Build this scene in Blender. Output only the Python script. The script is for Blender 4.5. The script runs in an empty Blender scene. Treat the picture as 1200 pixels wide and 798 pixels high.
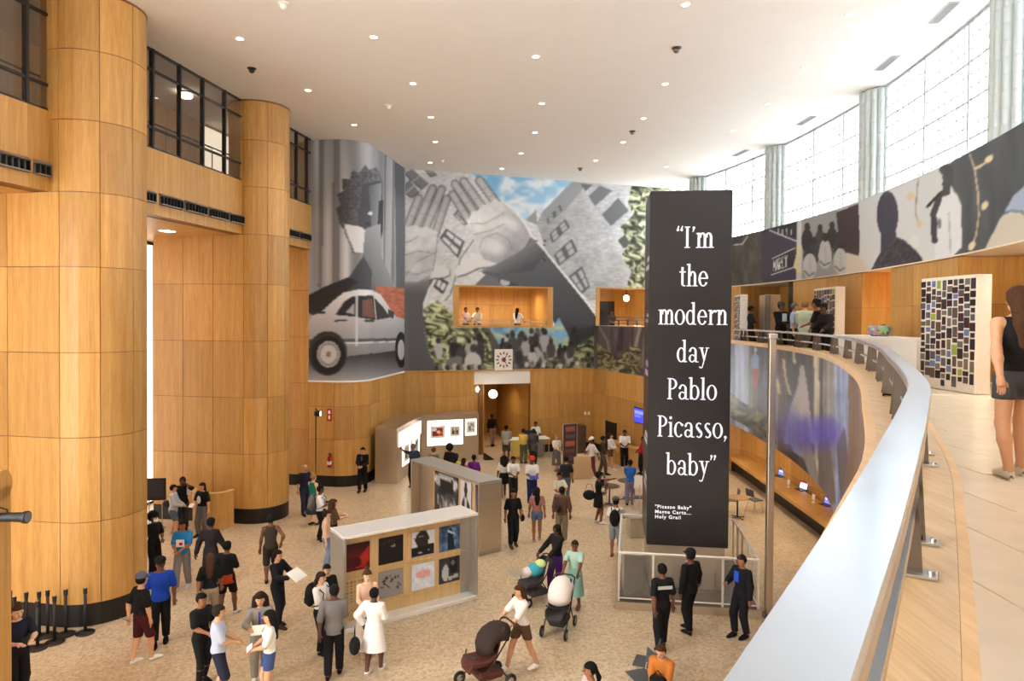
import bpy, math, random
import numpy as np
from mathutils import Vector, Matrix
random.seed(7)
SC = bpy.context.scene
COL = SC.collection
# ------------------------------------------------------------------ camera
FPX, PITCH, ROLL, CAMZ = 800.0, math.radians(1.0), 0.008, 7.0
FW = np.array([0, math.cos(PITCH), -math.sin(PITCH)])
UP0 = np.array([0, math.sin(PITCH), math.cos(PITCH)])
RT = np.array([1., 0, 0]) * math.cos(ROLL) + UP0 * math.sin(ROLL)
UPV = UP0 * math.cos(ROLL) - np.array([1., 0, 0]) * math.sin(ROLL)
YPR = 372.5 + math.tan(PITCH) * FPX
CAMP = np.array([0, 0, CAMZ])
cam_d = bpy.data.cameras.new('camera'); cam = bpy.data.objects.new('camera', cam_d); COL.objects.link(cam)
cam.matrix_world = Matrix(((RT[0], UPV[0], -FW[0], 0), (RT[1], UPV[1], -FW[1], 0), (RT[2], UPV[2], -FW[2], CAMZ), (0, 0, 0, 1)))
cam_d.sensor_width = 36; cam_d.lens = FPX / 1200 * 36; cam_d.shift_y = -(399 - YPR) / 1200
cam_d.clip_start = 0.05; cam_d.clip_end = 300
SC.camera = cam
# ------------------------------------------------------------------ world and exposure
wd = bpy.data.worlds.new('World'); SC.world = wd; wd.use_nodes = True
wd.node_tree.nodes['Background'].inputs[0].default_value = (0.93, 0.97, 1.0, 1)
wd.node_tree.nodes['Background'].inputs[1].default_value = 8.0
vs = SC.view_settings
vs.view_transform = 'Standard'; vs.look = 'None'; vs.gamma = 1.0; vs.use_curve_mapping = False
vs.exposure = 0.5
SC.cycles.use_denoising = True
SC.cycles.max_bounces = 8; SC.cycles.diffuse_bounces = 5; SC.cycles.glossy_bounces = 3
SC.cycles.transparent_max_bounces = 12; SC.cycles.caustics_reflective = False; SC.cycles.caustics_refractive = False
SC.cycles.sample_clamp_indirect = 6.0

# ------------------------------------------------------------------ measuring helpers (photograph pixel -> place in the hall)
def ray(x, y):
    return FW + RT * ((x - 600) / FPX) + UPV * ((YPR - y) / FPX)
def atz(x, y, z):
    r = ray(x, y); return CAMP + r * ((z - CAMZ) / r[2])
def aty(x, y, Y):
    r = ray(x, y); return CAMP + r * (Y / r[1])
def proj(p):
    d = np.asarray(p, float) - CAMP
    a = d @ FW
    return 600 + FPX * (d @ RT) / a, YPR - FPX * (d @ UPV) / a

# ------------------------------------------------------------------ materials
MATS = {}
def lin(c):
    return tuple(((v / 12.92) if v <= 0.04045 else ((v + 0.055) / 1.055) ** 2.4) for v in c)
def hexc(r, g, b):
    return lin((r / 255, g / 255, b / 255))
def newmat(name):
    m = bpy.data.materials.new(name); m.use_nodes = True
    nt = m.node_tree; b = nt.nodes['Principled BSDF']
    return m, nt, b
def N(nt, t, **kw):
    n = nt.nodes.new(t)
    for k, v in kw.items():
        setattr(n, k, v)
    return n
def plain(name, rgb, rough=0.6, metal=0.0, emit=None, es=0.0, var=0.06, scale=30.0, alpha=None, spec=0.5):
    """a colour with a fine procedural mottling"""
    if name in MATS: return MATS[name]
    m, nt, b = newmat(name)
    c = hexc(*rgb)
    if var > 0:
        tc = N(nt, 'ShaderNodeTexCoord'); nz = N(nt, 'ShaderNodeTexNoise'); nz.inputs['Scale'].default_value = scale
        mx = N(nt, 'ShaderNodeMix', data_type='RGBA')
        nt.links.new(tc.outputs['Object'], nz.inputs['Vector'])
        mx.inputs['A'].default_value = (*[max(0, v * (1 - var * 2)) for v in c], 1)
        mx.inputs['B'].default_value = (*[min(1, v * (1 + var * 2)) for v in c], 1)
        nt.links.new(nz.outputs['Fac'], mx.inputs['Factor'])
        nt.links.new(mx.outputs['Result'], b.inputs['Base Color'])
    else:
        b.inputs['Base Color'].default_value = (*c, 1)
    b.inputs['Roughness'].default_value = rough; b.inputs['Metallic'].default_value = metal
    b.inputs['Specular IOR Level'].default_value = spec
    if emit:
        b.inputs['Emission Color'].default_value = (*hexc(*emit), 1); b.inputs['Emission Strength'].default_value = es
    if alpha is not None:
        b.inputs['Alpha'].default_value = alpha
    MATS[name] = m
    return m
def wood(name, rgb, rgb2, rough=0.42, along='Z', rnd=0.16, sc=1.0):
    if name in MATS: return MATS[name]
    m, nt, b = newmat(name)
    tc = N(nt, 'ShaderNodeTexCoord'); mp = N(nt, 'ShaderNodeMapping')
    s = {'Z': (7, 7, 0.35), 'X': (0.5, 9, 9), 'Y': (9, 0.5, 9)}[along]
    mp.inputs['Scale'].default_value = tuple(v * sc for v in s)
    nt.links.new(tc.outputs['Object'], mp.inputs['Vector'])
    n1 = N(nt, 'ShaderNodeTexNoise'); n1.inputs['Scale'].default_value = 1.0; n1.inputs['Detail'].default_value = 4
    n2 = N(nt, 'ShaderNodeTexNoise'); n2.inputs['Scale'].default_value = 6.0; n2.inputs['Detail'].default_value = 3
    nt.links.new(mp.outputs['Vector'], n1.inputs['Vector']); nt.links.new(mp.outputs['Vector'], n2.inputs['Vector'])
    ad = N(nt, 'ShaderNodeMath', operation='ADD'); nt.links.new(n1.outputs['Fac'], ad.inputs[0]); nt.links.new(n2.outputs['Fac'], ad.inputs[1])
    mr = N(nt, 'ShaderNodeMapRange'); mr.inputs['From Min'].default_value = 0.7; mr.inputs['From Max'].default_value = 1.3
    nt.links.new(ad.outputs[0], mr.inputs['Value'])
    mx = N(nt, 'ShaderNodeMix', data_type='RGBA'); nt.links.new(mr.outputs['Result'], mx.inputs['Factor'])
    mx.inputs['A'].default_value = (*hexc(*rgb), 1); mx.inputs['B'].default_value = (*hexc(*rgb2), 1)
    oi = N(nt, 'ShaderNodeObjectInfo'); hs = N(nt, 'ShaderNodeHueSaturation')
    mv = N(nt, 'ShaderNodeMapRange'); mv.inputs['To Min'].default_value = 1 - rnd; mv.inputs['To Max'].default_value = 1 + rnd * 0.6
    nt.links.new(oi.outputs['Random'], mv.inputs['Value']); nt.links.new(mv.outputs['Result'], hs.inputs['Value'])
    nt.links.new(mx.outputs['Result'], hs.inputs['Color']); nt.links.new(hs.outputs['Color'], b.inputs['Base Color'])
    b.inputs['Roughness'].default_value = rough
    MATS[name] = m
    return m
def emitter(name, rgb, es):
    if name in MATS: return MATS[name]
    m, nt, b = newmat(name)
    b.inputs['Base Color'].default_value = (*hexc(*rgb), 1)
    b.inputs['Emission Color'].default_value = (*hexc(*rgb), 1); b.inputs['Emission Strength'].default_value = es
    MATS[name] = m
    return m
def painted(name, rough=0.55, es=0.0):
    """print on a surface: colour stored on the mesh"""
    if name in MATS: return MATS[name]
    m, nt, b = newmat(name)
    a = N(nt, 'ShaderNodeVertexColor', layer_name='print'); nt.links.new(a.outputs['Color'], b.inputs['Base Color'])
    b.inputs['Roughness'].default_value = rough; b.inputs['Specular IOR Level'].default_value = 0.3
    if es:
        nt.links.new(a.outputs['Color'], b.inputs['Emission Color']); b.inputs['Emission Strength'].default_value = es
    MATS[name] = m
    return m
def seethrough(name, rgb, mixf, rough=0.1, gloss=0.06):
    """glazing that lets light straight through, tinted, with a sheen"""
    if name in MATS: return MATS[name]
    m = bpy.data.materials.new(name); m.use_nodes = True; nt = m.node_tree
    nt.nodes.remove(nt.nodes['Principled BSDF']); out = nt.nodes['Material Output']
    tr = N(nt, 'ShaderNodeBsdfTransparent'); tr.inputs['Color'].default_value = (*rgb, 1)
    df = N(nt, 'ShaderNodeBsdfDiffuse'); df.inputs['Color'].default_value = (*rgb, 1)
    gl = N(nt, 'ShaderNodeBsdfGlossy'); gl.inputs['Roughness'].default_value = rough
    m1 = N(nt, 'ShaderNodeMixShader'); m1.inputs[0].default_value = mixf
    m2 = N(nt, 'ShaderNodeMixShader'); m2.inputs[0].default_value = gloss
    nt.links.new(tr.outputs[0], m1.inputs[1]); nt.links.new(df.outputs[0], m1.inputs[2])
    nt.links.new(m1.outputs[0], m2.inputs[1]); nt.links.new(gl.outputs[0], m2.inputs[2])
    nt.links.new(m2.outputs[0], out.inputs['Surface'])
    MATS[name] = m
    return m
def frosted(name, rgb, mixf, gloss=0.05):
    """glass block: part of the daylight passes straight, the rest is spread"""
    if name in MATS: return MATS[name]
    m = bpy.data.materials.new(name); m.use_nodes = True; nt = m.node_tree
    nt.nodes.remove(nt.nodes['Principled BSDF']); out = nt.nodes['Material Output']
    tr = N(nt, 'ShaderNodeBsdfTransparent'); tr.inputs['Color'].default_value = (*rgb, 1)
    df = N(nt, 'ShaderNodeBsdfTranslucent'); df.inputs['Color'].default_value = (*rgb, 1)
    gl = N(nt, 'ShaderNodeBsdfGlossy'); gl.inputs['Roughness'].default_value = .25
    m1 = N(nt, 'ShaderNodeMixShader'); m1.inputs[0].default_value = mixf
    m2 = N(nt, 'ShaderNodeMixShader'); m2.inputs[0].default_value = gloss
    nt.links.new(tr.outputs[0], m1.inputs[1]); nt.links.new(df.outputs[0], m1.inputs[2])
    nt.links.new(m1.outputs[0], m2.inputs[1]); nt.links.new(gl.outputs[0], m2.inputs[2])
    nt.links.new(m2.outputs[0], out.inputs['Surface'])
    MATS[name] = m
    return m
def terrazzo():
    m, nt, b = newmat('terrazzo')
    tc = N(nt, 'ShaderNodeTexCoord')
    v1 = N(nt, 'ShaderNodeTexVoronoi'); v1.inputs['Scale'].default_value = 17
    v2 = N(nt, 'ShaderNodeTexVoronoi'); v2.inputs['Scale'].default_value = 42
    n1 = N(nt, 'ShaderNodeTexNoise'); n1.inputs['Scale'].default_value = 0.35
    for n in (v1, v2, n1): nt.links.new(tc.outputs['Object'], n.inputs['Vector'])
    r1 = N(nt, 'ShaderNodeValToRGB'); nt.links.new(v1.outputs['Color'], r1.inputs['Fac'])
    e = r1.color_ramp.elements
    e[0].position = 0.0; e[0].color = (*hexc(150, 120, 84), 1); e[1].position = 1.0; e[1].color = (*hexc(230, 211, 182), 1)
    q = r1.color_ramp.elements.new(0.35); q.color = (*hexc(191, 163, 126), 1)
    q = r1.color_ramp.elements.new(0.6); q.color = (*hexc(210, 186, 150), 1)
    r2 = N(nt, 'ShaderNodeValToRGB'); nt.links.new(v2.outputs['Color'], r2.inputs['Fac'])
    e = r2.color_ramp.elements; e[0].color = (*hexc(168, 142, 110), 1); e[1].color = (*hexc(228, 210, 184), 1)
    mx = N(nt, 'ShaderNodeMix', data_type='RGBA'); mx.inputs['Factor'].default_value = 0.45
    nt.links.new(r1.outputs['Color'], mx.inputs['A']); nt.links.new(r2.outputs['Color'], mx.inputs['B'])
    hs = N(nt, 'ShaderNodeHueSaturation'); mv = N(nt, 'ShaderNodeMapRange'); mv.inputs['To Min'].default_value = 0.86; mv.inputs['To Max'].default_value = 1.1
    nt.links.new(n1.outputs['Fac'], mv.inputs['Value']); nt.links.new(mv.outputs['Result'], hs.inputs['Value'])
    nt.links.new(mx.outputs['Result'], hs.inputs['Color']); nt.links.new(hs.outputs['Color'], b.inputs['Base Color'])
    b.inputs['Roughness'].default_value = 0.28; b.inputs['Specular IOR Level'].default_value = 0.45
    return m
def brushed(name, rgb, rough=0.32):
    if name in MATS: return MATS[name]
    m, nt, b = newmat(name)
    tc = N(nt, 'ShaderNodeTexCoord'); mp = N(nt, 'ShaderNodeMapping'); mp.inputs['Scale'].default_value = (1.2, 1.2, 60)
    nz = N(nt, 'ShaderNodeTexNoise'); nz.inputs['Scale'].default_value = 2.0; nz.inputs['Detail'].default_value = 4
    nt.links.new(tc.outputs['Object'], mp.inputs['Vector']); nt.links.new(mp.outputs['Vector'], nz.inputs['Vector'])
    c = hexc(*rgb)
    mx = N(nt, 'ShaderNodeMix', data_type='RGBA'); nt.links.new(nz.outputs['Fac'], mx.inputs['Factor'])
    mx.inputs['A'].default_value = (*[v * 0.82 for v in c], 1); mx.inputs['B'].default_value = (*[min(1, v * 1.15) for v in c], 1)
    nt.links.new(mx.outputs['Result'], b.inputs['Base Color'])
    b.inputs['Metallic'].default_value = 0.85; b.inputs['Roughness'].default_value = rough
    MATS[name] = m
    return m
WOOD = wood('oak_panel', (183, 132, 66), (208, 162, 93))
WOODD = wood('oak_joint', (112, 70, 30), (130, 84, 40))
WOODL = wood('oak_ledge', (196, 160, 112), (222, 190, 146), along='Y', rnd=0.05, sc=1.6)
NOSE = wood('ash_edge', (214, 168, 108), (232, 192, 136), along='Y', rnd=0.03)
PLY = wood('pale_plywood', (206, 170, 116), (224, 192, 142), rnd=0.04)
BLACK = plain('black_base', (16, 15, 15), 0.45)
BLK = plain('black_paint', (22, 22, 23), 0.5)
CHAR = plain('dark_frame', (48, 45, 44), 0.4, 0.3)
WHITE = plain('white_paint', (236, 234, 230), 0.6, var=0.02)
CEIL = plain('ceiling_plaster', (236, 232, 228), 0.8, var=0.012, scale=2.0)
STEEL = brushed('brushed_steel', (190, 186, 180))
STEELB = brushed('brushed_rail', (200, 212, 226), 0.26)
STEELD = brushed('dark_steel', (120, 112, 104), 0.38)
STEELW = brushed('warm_steel', (200, 186, 166), 0.32)
TERR = terrazzo()
STONE = plain('limestone_tile', (246, 234, 214), 0.22, var=0.05, scale=3.0)
GROUT = plain('stone_grout', (190, 170, 144), 0.7)

# ------------------------------------------------------------------ mesh helpers
class MB:
    def __init__(s):
        s.v = []; s.f = []; s.m = []; s.cur = 0; s.mats = []
    def mat(s, m):
        if m not in s.mats: s.mats.append(m)
        s.cur = s.mats.index(m); return s
    def add(s, vs, fs):
        o = len(s.v); s.v += [tuple(map(float, p)) for p in vs]
        for f in fs:
            s.f.append(tuple(o + i for i in f)); s.m.append(s.cur)
        return s
    def box(s, c, d, rz=0.0, tilt=None):
        x, y, z = d[0] / 2, d[1] / 2, d[2] / 2
        pts = [Vector((sx * x, sy * y, sz * z)) for sz in (-1, 1) for sx, sy in ((-1, -1), (1, -1), (1, 1), (-1, 1))]
        R = Matrix.Rotation(rz, 3, 'Z')
        if tilt is not None: R = R @ Matrix.Rotation(tilt[1], 3, tilt[0])
        c = Vector(c)
        return s.add([R @ p + c for p in pts], [(3, 2, 1, 0), (4, 5, 6, 7), (0, 1, 5, 4), (1, 2, 6, 5), (2, 3, 7, 6), (3, 0, 4, 7)])
    def bev(s, c, d, b=0.01, rz=0.0, tilt=None):
        """box with chamfered edges"""
        x, y, z = d[0] / 2, d[1] / 2, d[2] / 2; b = min(b, x * .9, y * .9, z * .9)
        V = {}; vs = []
        for sx in (-1, 1):
            for sy in (-1, 1):
                for sz in (-1, 1):
                    for ax, p in enumerate(((sx * x, sy * (y - b), sz * (z - b)), (sx * (x - b), sy * y, sz * (z - b)), (sx * (x - b), sy * (y - b), sz * z))):
                        V[(sx, sy, sz, ax)] = len(vs); vs.append(Vector(p))
        fs = []
        for ax in range(3):
            o1, o2 = [(1, 2), (2, 0), (0, 1)][ax]
            for sg in (-1, 1):
                q = []
                for a, bb in ((-1, -1), (1, -1), (1, 1), (-1, 1)):
                    k = [0, 0, 0]; k[ax] = sg; k[o1] = a; k[o2] = bb; q.append(V[(*k, ax)])
                fs.append(tuple(q if sg > 0 else q[::-1]))
        for ax in range(3):
            o1, o2 = [(1, 2), (2, 0), (0, 1)][ax]
            for a in (-1, 1):
                for bb in (-1, 1):
                    def g(t, w):
                        k = [0, 0, 0]; k[ax] = t; k[o1] = a; k[o2] = bb; return V[(*k, w)]
                    fs.append((g(-1, o1), g(1, o1), g(1, o2), g(-1, o2)) if a * bb > 0 else (g(-1, o2), g(1, o2), g(1, o1), g(-1, o1)))
        for sx in (-1, 1):
            for sy in (-1, 1):
                for sz in (-1, 1):
                    t = (V[(sx, sy, sz, 0)], V[(sx, sy, sz, 1)], V[(sx, sy, sz, 2)])
                    fs.append(t if sx * sy * sz > 0 else t[::-1])
        R = Matrix.Rotation(rz, 3, 'Z')
        if tilt is not None: R = R @ Matrix.Rotation(tilt[1], 3, tilt[0])
        c = Vector(c)
        return s.add([R @ p + c for p in vs], fs)
    def prism(s, poly, z0, z1):
        n = len(poly)
        a = sum(poly[i][0] * poly[(i + 1) % n][1] - poly[(i + 1) % n][0] * poly[i][1] for i in range(n))
        if a < 0: poly = poly[::-1]
        vs = [(p[0], p[1], z0) for p in poly] + [(p[0], p[1], z1) for p in poly]
        return s.add(vs, [tuple(range(n))[::-1], tuple(range(n, 2 * n))] + [(i, (i + 1) % n, n + (i + 1) % n, n + i) for i in range(n)])
    def lathe(s, prof, c=(0, 0, 0), n=16, axis='Z', cap=True):
        vs = []; fs = []; c = Vector(c)
        for r, h in prof:
            for i in range(n):
                a = 2 * math.pi * i / n
                p = (r * math.cos(a), r * math.sin(a), h)
                if axis == 'X': p = (p[2], p[0], p[1])
                if axis == 'Y': p = (p[1], p[2], p[0])
                vs.append(Vector(p) + c)
        for k in range(len(prof) - 1):
            for i in range(n):
                j = (i + 1) % n
                fs.append((k * n + i, k * n + j, (k + 1) * n + j, (k + 1) * n + i))
        if cap:
            fs.append(tuple(range(n))[::-1]); fs.append(tuple(range((len(prof) - 1) * n, len(prof) * n)))
        return s.add(vs, fs)
    def tube(s, pts, r, n=8, cap=True):
        pts = [Vector(p) for p in pts]; rs = r if isinstance(r, (list, tuple)) else [r] * len(pts)
        vs = []; fs = []; u = None
        for i, p in enumerate(pts):
            t = (pts[min(i + 1, len(pts) - 1)] - pts[max(i - 1, 0)]).normalized()
            if u is None:
                u = t.orthogonal().normalized()
            else:
                u = (u - t * u.dot(t)).normalized()
            w = t.cross(u)
            for k in range(n):
                a = 2 * math.pi * k / n
                vs.append(p + (u * math.cos(a) + w * math.sin(a)) * rs[i])
        for i in range(len(pts) - 1):
            for k in range(n):
                j = (k + 1) % n
                fs.append((i * n + k, i * n + j, (i + 1) * n + j, (i + 1) * n + k))
        if cap:
            fs.append(tuple(range(n))[::-1]); fs.append(tuple(range((len(pts) - 1) * n, len(pts) * n)))
        return s.add(vs, fs)
    def ell(s, c, r, n=10, m=7, rot=None):
        vs = []; fs = []; c = Vector(c)
        for j in range(m + 1):
            th = math.pi * j / m
            for i in range(n):
                a = 2 * math.pi * i / n
                p = Vector((r[0] * math.sin(th) * math.cos(a), r[1] * math.sin(th) * math.sin(a), r[2] * math.cos(th)))
                if rot is not None: p = rot @ p
                vs.append(p + c)
        for j in range(m):
            for i in range(n):
                k = (i + 1) % n
                fs.append((j * n + i, (j + 1) * n + i, (j + 1) * n + k, j * n + k))
        return s.add(vs, fs)
    def build(s, name, mat=None, parent=None, smooth=False, **props):
        me = bpy.data.meshes.new(name)
        me.from_pydata(s.v, [], s.f)
        mats = s.mats if s.mats else [mat]
        for m in mats: me.materials.append(m)
        if len(mats) > 1: me.polygons.foreach_set('material_index', s.m)
        if smooth: me.polygons.foreach_set('use_smooth', [True] * len(me.polygons))
        me.update()
        return link(name, me, parent, **props)
def link(name, me, parent=None, **props):
    o = bpy.data.objects.new(name, me); COL.objects.link(o)
    if parent is not None: o.parent = parent
    for k, v in props.items():
        if v is not None: o[k] = v
    return o
def thing(name, label, cat, loc=(0, 0, 0), rz=0.0, group=None, kind=None):
    o = bpy.data.objects.new(name, None); COL.objects.link(o)
    o.empty_display_size = 0.2
    o.location = loc; o.rotation_euler = (0, 0, rz); o['label'] = label; o['category'] = cat
    if group: o['group'] = group
    if kind: o['kind'] = kind
    return o
def tag(o, label, cat, group=None, kind=None):
    o['label'] = label; o['category'] = cat
    if group: o['group'] = group
    if kind: o['kind'] = kind
    return o
def copy_tree(o, parent=None):
    c = o.copy(); COL.objects.link(c); c.parent = parent
    for ch in [q for q in bpy.data.objects if q.parent == o]:
        copy_tree(ch, c)
    return c
def struct(name, mb, mat=None, label=None, parent=None, smooth=False):
    o = mb.build(name, mat, parent, smooth)
    if parent is None:
        o['kind'] = 'structure'
        if label: o['label'] = label
    return o

class Path:
    """a plan line that walls, rails and ledges follow"""
    def __init__(s, pts, smooth=False, step=0.35):
        P = np.array(pts, float)
        if smooth:
            n = len(P); out = []
            E = np.vstack([2 * P[0] - P[1], P, 2 * P[-1] - P[-2]])
            for i in range(n - 1):
                p0, p1, p2, p3 = E[i], E[i + 1], E[i + 2], E[i + 3]
                k = max(2, int(np.linalg.norm(p2 - p1) / step))
                for t in np.linspace(0, 1, k, endpoint=False):
                    out.append(0.5 * ((2 * p1) + (p2 - p0) * t + (2 * p0 - 5 * p1 + 4 * p2 - p3) * t * t + (3 * p1 - p0 - 3 * p2 + p3) * t ** 3))
            out.append(P[-1]); P = np.array(out)
        s.P = P; s.d = np.r_[0, np.cumsum(np.linalg.norm(np.diff(P, axis=0), axis=1))]; s.L = s.d[-1]
    def at(s, t):
        return np.array([np.interp(t, s.d, s.P[:, 0]), np.interp(t, s.d, s.P[:, 1])])
    def nrm(s, t):
        """unit normal to the right of travel"""
        e = 0.05; a = s.at(max(0, t - e)); b = s.at(min(s.L, t + e)); v = b - a; v /= np.linalg.norm(v)
        return np.array([v[1], -v[0]])
    def off(s, t, o):
        return s.at(t) + s.nrm(t) * o
    def ts(s, a, b, step=None):
        k = [t for t in s.d if a + 1e-4 < t < b - 1e-4]
        if step: k = list(np.linspace(a, b, max(2, int((b - a) / step) + 1))[1:-1])
        return [a] + k + [b]
    def near(s, x, y):
        q = np.linspace(0, s.L, 800); p = np.array([s.at(t) for t in q])
        return q[np.argmin((p[:, 0] - x) ** 2 + (p[:, 1] - y) ** 2)]
def strip(mb, path, a, b, z0, z1, o0, o1, step=None):
    """solid strip along a path from offset o0 to o1 (o1 is the show face)"""
    ts = path.ts(a, b, step); n = len(ts); vs = []
    for t in ts:
        i = path.off(t, o0); o = path.off(t, o1)
        vs += [(i[0], i[1], z0), (o[0], o[1], z0), (o[0], o[1], z1), (i[0], i[1], z1)]
    fs = []
    for k in range(n - 1):
        q = 4 * k; r = q + 4
        for u in range(4):
            w = (u + 1) % 4
            fs.append((q + u, q + w, r + w, r + u) if o1 > o0 else (q + w, q + u, r + u, r + w))
    fs += [(0, 3, 2, 1), (4 * n - 4, 4 * n - 3, 4 * n - 2, 4 * n - 1)]
    return mb.add(vs, fs)
def panel_wall(name, path, rows, cols, side=1, thick=0.25, gap=0.014, mat=None, joint=None, label=None, holes=(), parent=None, pname='panel', proud=0.02):
    """wall with separate wood panels: rows are heights, cols distances along the path"""
    mat = mat or WOOD; joint = joint or WOODD
    mb = MB()
    def cut(a, b, z0, z1):
        for h in holes:
            if a >= h[0] - 1e-3 and b <= h[1] + 1e-3 and z0 >= h[2] - 1e-3 and z1 <= h[3] + 1e-3: return True
        return False
    w = None
    cells = [(cols[i], cols[i + 1], rows[j], rows[j + 1]) for i in range(len(cols) - 1) for j in range(len(rows) - 1)]
    cells = [c for c in cells if not cut(*c)]
    for a, b, z0, z1 in cells: strip(mb, path, a, b, z0, z1, -thick * side, 0)
    w = struct(name, mb, joint, label, parent)
    for a, b, z0, z1 in cells:
        m = MB(); strip(m, path, a + gap / 2, b - gap / 2, z0 + gap / 2, z1 - gap / 2, 0, proud * side)
        m.build(pname, mat, w)
    return w
# ================================================================== the hall
CEILZ, SOFF, SILL = 14.2, 9.72, 11.51
D = np.array([0.1637, 0.9865]); E_ = np.array([0.9865, -0.1637])      # along the hall / to the right of it
GP = np.array([-9.05, 22.97])                                          # a point on the glazed gallery line
def gal(Y): return GP + D * ((Y - GP[1]) / D[1])
struct('floor', MB().box((-1.5, 19.5, -0.1), (31, 45, 0.2)), TERR, 'speckled beige terrazzo floor of the hall')
m = MB().box((-1.2, -5.1, 7.0), (32, .2, 14.4)); struct('wall_rear_added', m, plain('rear_plaster', (214, 200, 182), .8), 'plain unseen rear wall behind the camera, added to cut daylight')  # unseen wall added to hold back daylight from the rear
cl = MB().box((-1.2, 18.5, CEILZ + 0.15), (32, 47, 0.3))
struct('ceiling', cl, CEIL, 'white flat plaster ceiling with recessed lights')
ROWS = [0.5, 2.345, 4.245, 6.145, 8.06, SOFF]
UROWS = [SOFF, 11.31, 12.86, CEILZ]
def arc(c, r, a0, a1, n=10):
    out = []
    for k in range(n + 1):
        a = math.radians(a0 + (a1 - a0) * k / n)
        out.append(np.array(c) + r * (-D * math.cos(a) + E_ * math.sin(a)))
    return out
def pier(c, r, left, label):
    c = np.array(c)
    lo = [c - D * r - E_ * left] + arc(c, r, 0, 180, 16) + [c + D * r - E_ * left]
    p = Path(lo)
    s0 = left; s1 = left + math.pi * r
    cols = list(np.linspace(0, s0, max(2, round(left / 1.25)) + 1)) + [s0 + (s1 - s0) * f for f in (0.25, 0.47, 0.72, 1.0)] + [p.L]
    w = panel_wall('column', p, ROWS, cols, label=label, gap=0.016)
    b = MB(); strip(b, p, 0, p.L, 0, 0.5, -0.25, 0.02); b.build('baseboard', BLACK, w)
    q = Path(arc(c, r, -180, 180, 40))
    panel_wall('shaft', q, UROWS, [q.L * f for f in (0, .125, .25, .375, .5, .625, .735, .86, 1)], parent=w, gap=0.016)
    tr = MB(); strip(tr, q, 0, q.L, CEILZ - 0.05, CEILZ - 0.001, 0, 0.03); tr.build('ceiling_ring', WOODD, w)
    return w
C1, C2, C3 = np.array([-9.87, 16.2]), np.array([-8.82, 23.82]), np.array([-7.1, 29.05])
pier(C1, 1.05, 4.0, 'wide round oak-panelled column nearest the camera, behind the queue posts')
pier(C2, 0.98, 3.35, 'round oak-panelled column standing behind the curved oak desk')
# ---- beams, gallery glazing and diffusers between the columns
def bay(Y0, Y1, mull, vents, idx, where, label):
    a, b = gal(Y0), gal(Y1); p = Path([a, b]); f = lambda Y: (Y - Y0) / D[1]
    cols = [0] + [f(y) for y in mull if Y0 + .2 < y < Y1 - .2] + [p.L]
    panel_wall('beam', p, [SOFF, SILL], cols, thick=0.3, label=label, gap=0.008)
    w = MB(); strip(w, p, 0, p.L, SILL, SILL + 0.05, -0.1, 0.0)
    win = struct('window_%d' % idx, w, CHAR, 'dark framed gallery glazing ' + where)
    for z in (12.08, 13.63, CEILZ - 0.03):
        m = MB(); strip(m, p, 0, p.L, z - 0.03, z + 0.03, -0.07, 0.0); m.build('transom', CHAR, win)
    ys = [y for y in mull if Y0 <= y <= Y1]
    for y in ys:
        m = MB(); strip(m, p, max(0, f(y) - 0.035), min(p.L, f(y) + 0.035), SILL, CEILZ, -0.09, 0.025); m.build('mullion', CHAR, win)
    ed = sorted(set([0, p.L] + [f(y) for y in ys]))
    for i in range(len(ed) - 1):
        if ed[i + 1] - ed[i] < .2: continue
        for z0, z1 in ((SILL + .05, 12.05), (12.11, 13.6), (13.66, CEILZ - .06)):
            m = MB(); strip(m, p, ed[i] + .035, ed[i + 1] - .035, z0, z1, -0.05, -0.04); m.build('pane', seethrough('gallery_glass', (0.86, 0.85, 0.83), 0.03, 0.05, 0.07), win)
    for k, (v0, v1) in enumerate(vents):
        c = (gal(v0) + gal(v1)) / 2; L = (v1 - v0) / D[1]; rz = math.atan2(D[1], D[0])
        t = thing('air_diffuser', 'black slotted air vent, %s along the oak beam %s' % (['first', 'second', 'third', 'fourth', 'fifth', 'sixth'][k], where), 'air vent', (c[0], c[1], 10.03), rz, 'black air vents along the oak beams')
        h = MB(); w_ = L / 2
        h.add([(-w_, 0, .34), (w_, 0, .34), (w_ - .03, -.15, .25), (-w_ + .03, -.15, .25), (-w_, 0, .22), (w_, 0, .22)], [(0, 1, 2, 3), (3, 2, 5, 4), (0, 3, 4), (1, 5, 2)])
        h.box((0, -.02, .11), (L, .04, .22)); h.box((0, -.07, .015), (L - .02, .13, .03))
        h.build('housing', plain('vent_metal', (128, 124, 120), .45, .2), t)
        for i in range(7):
            MB().box((-w_ + .06 + i * (L - .12) / 6, -.085, .13), (.022, .1, .2)).build('slat', BLK, t)
bay(9.0, 16.2, [9.2, 10.3, 11.4, 12.5, 13.6, 14.7, 15.72], [(12.6, 13.58), (13.7, 14.7), (14.82, 15.76)], 1, 'in front of the wide column', 'oak fascia beam in front of the wide column')
bay(16.2, 23.82, [17.5, 18.6, 19.73, 20.8, 21.93, 22.98], [(17.7, 18.62), (18.8, 19.75), (19.88, 20.87), (21.0, 21.98), (22.1, 23.02)], 2, 'between the two round columns', 'oak fascia beam between the two round columns')
bay(23.82, 27.88, [24.6, 25.65, 26.7, 27.55], [(24.8, 25.65), (25.9, 26.76), (26.88, 27.74)], 3, 'beside the mural', 'oak fascia beam beside the mural')
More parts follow.
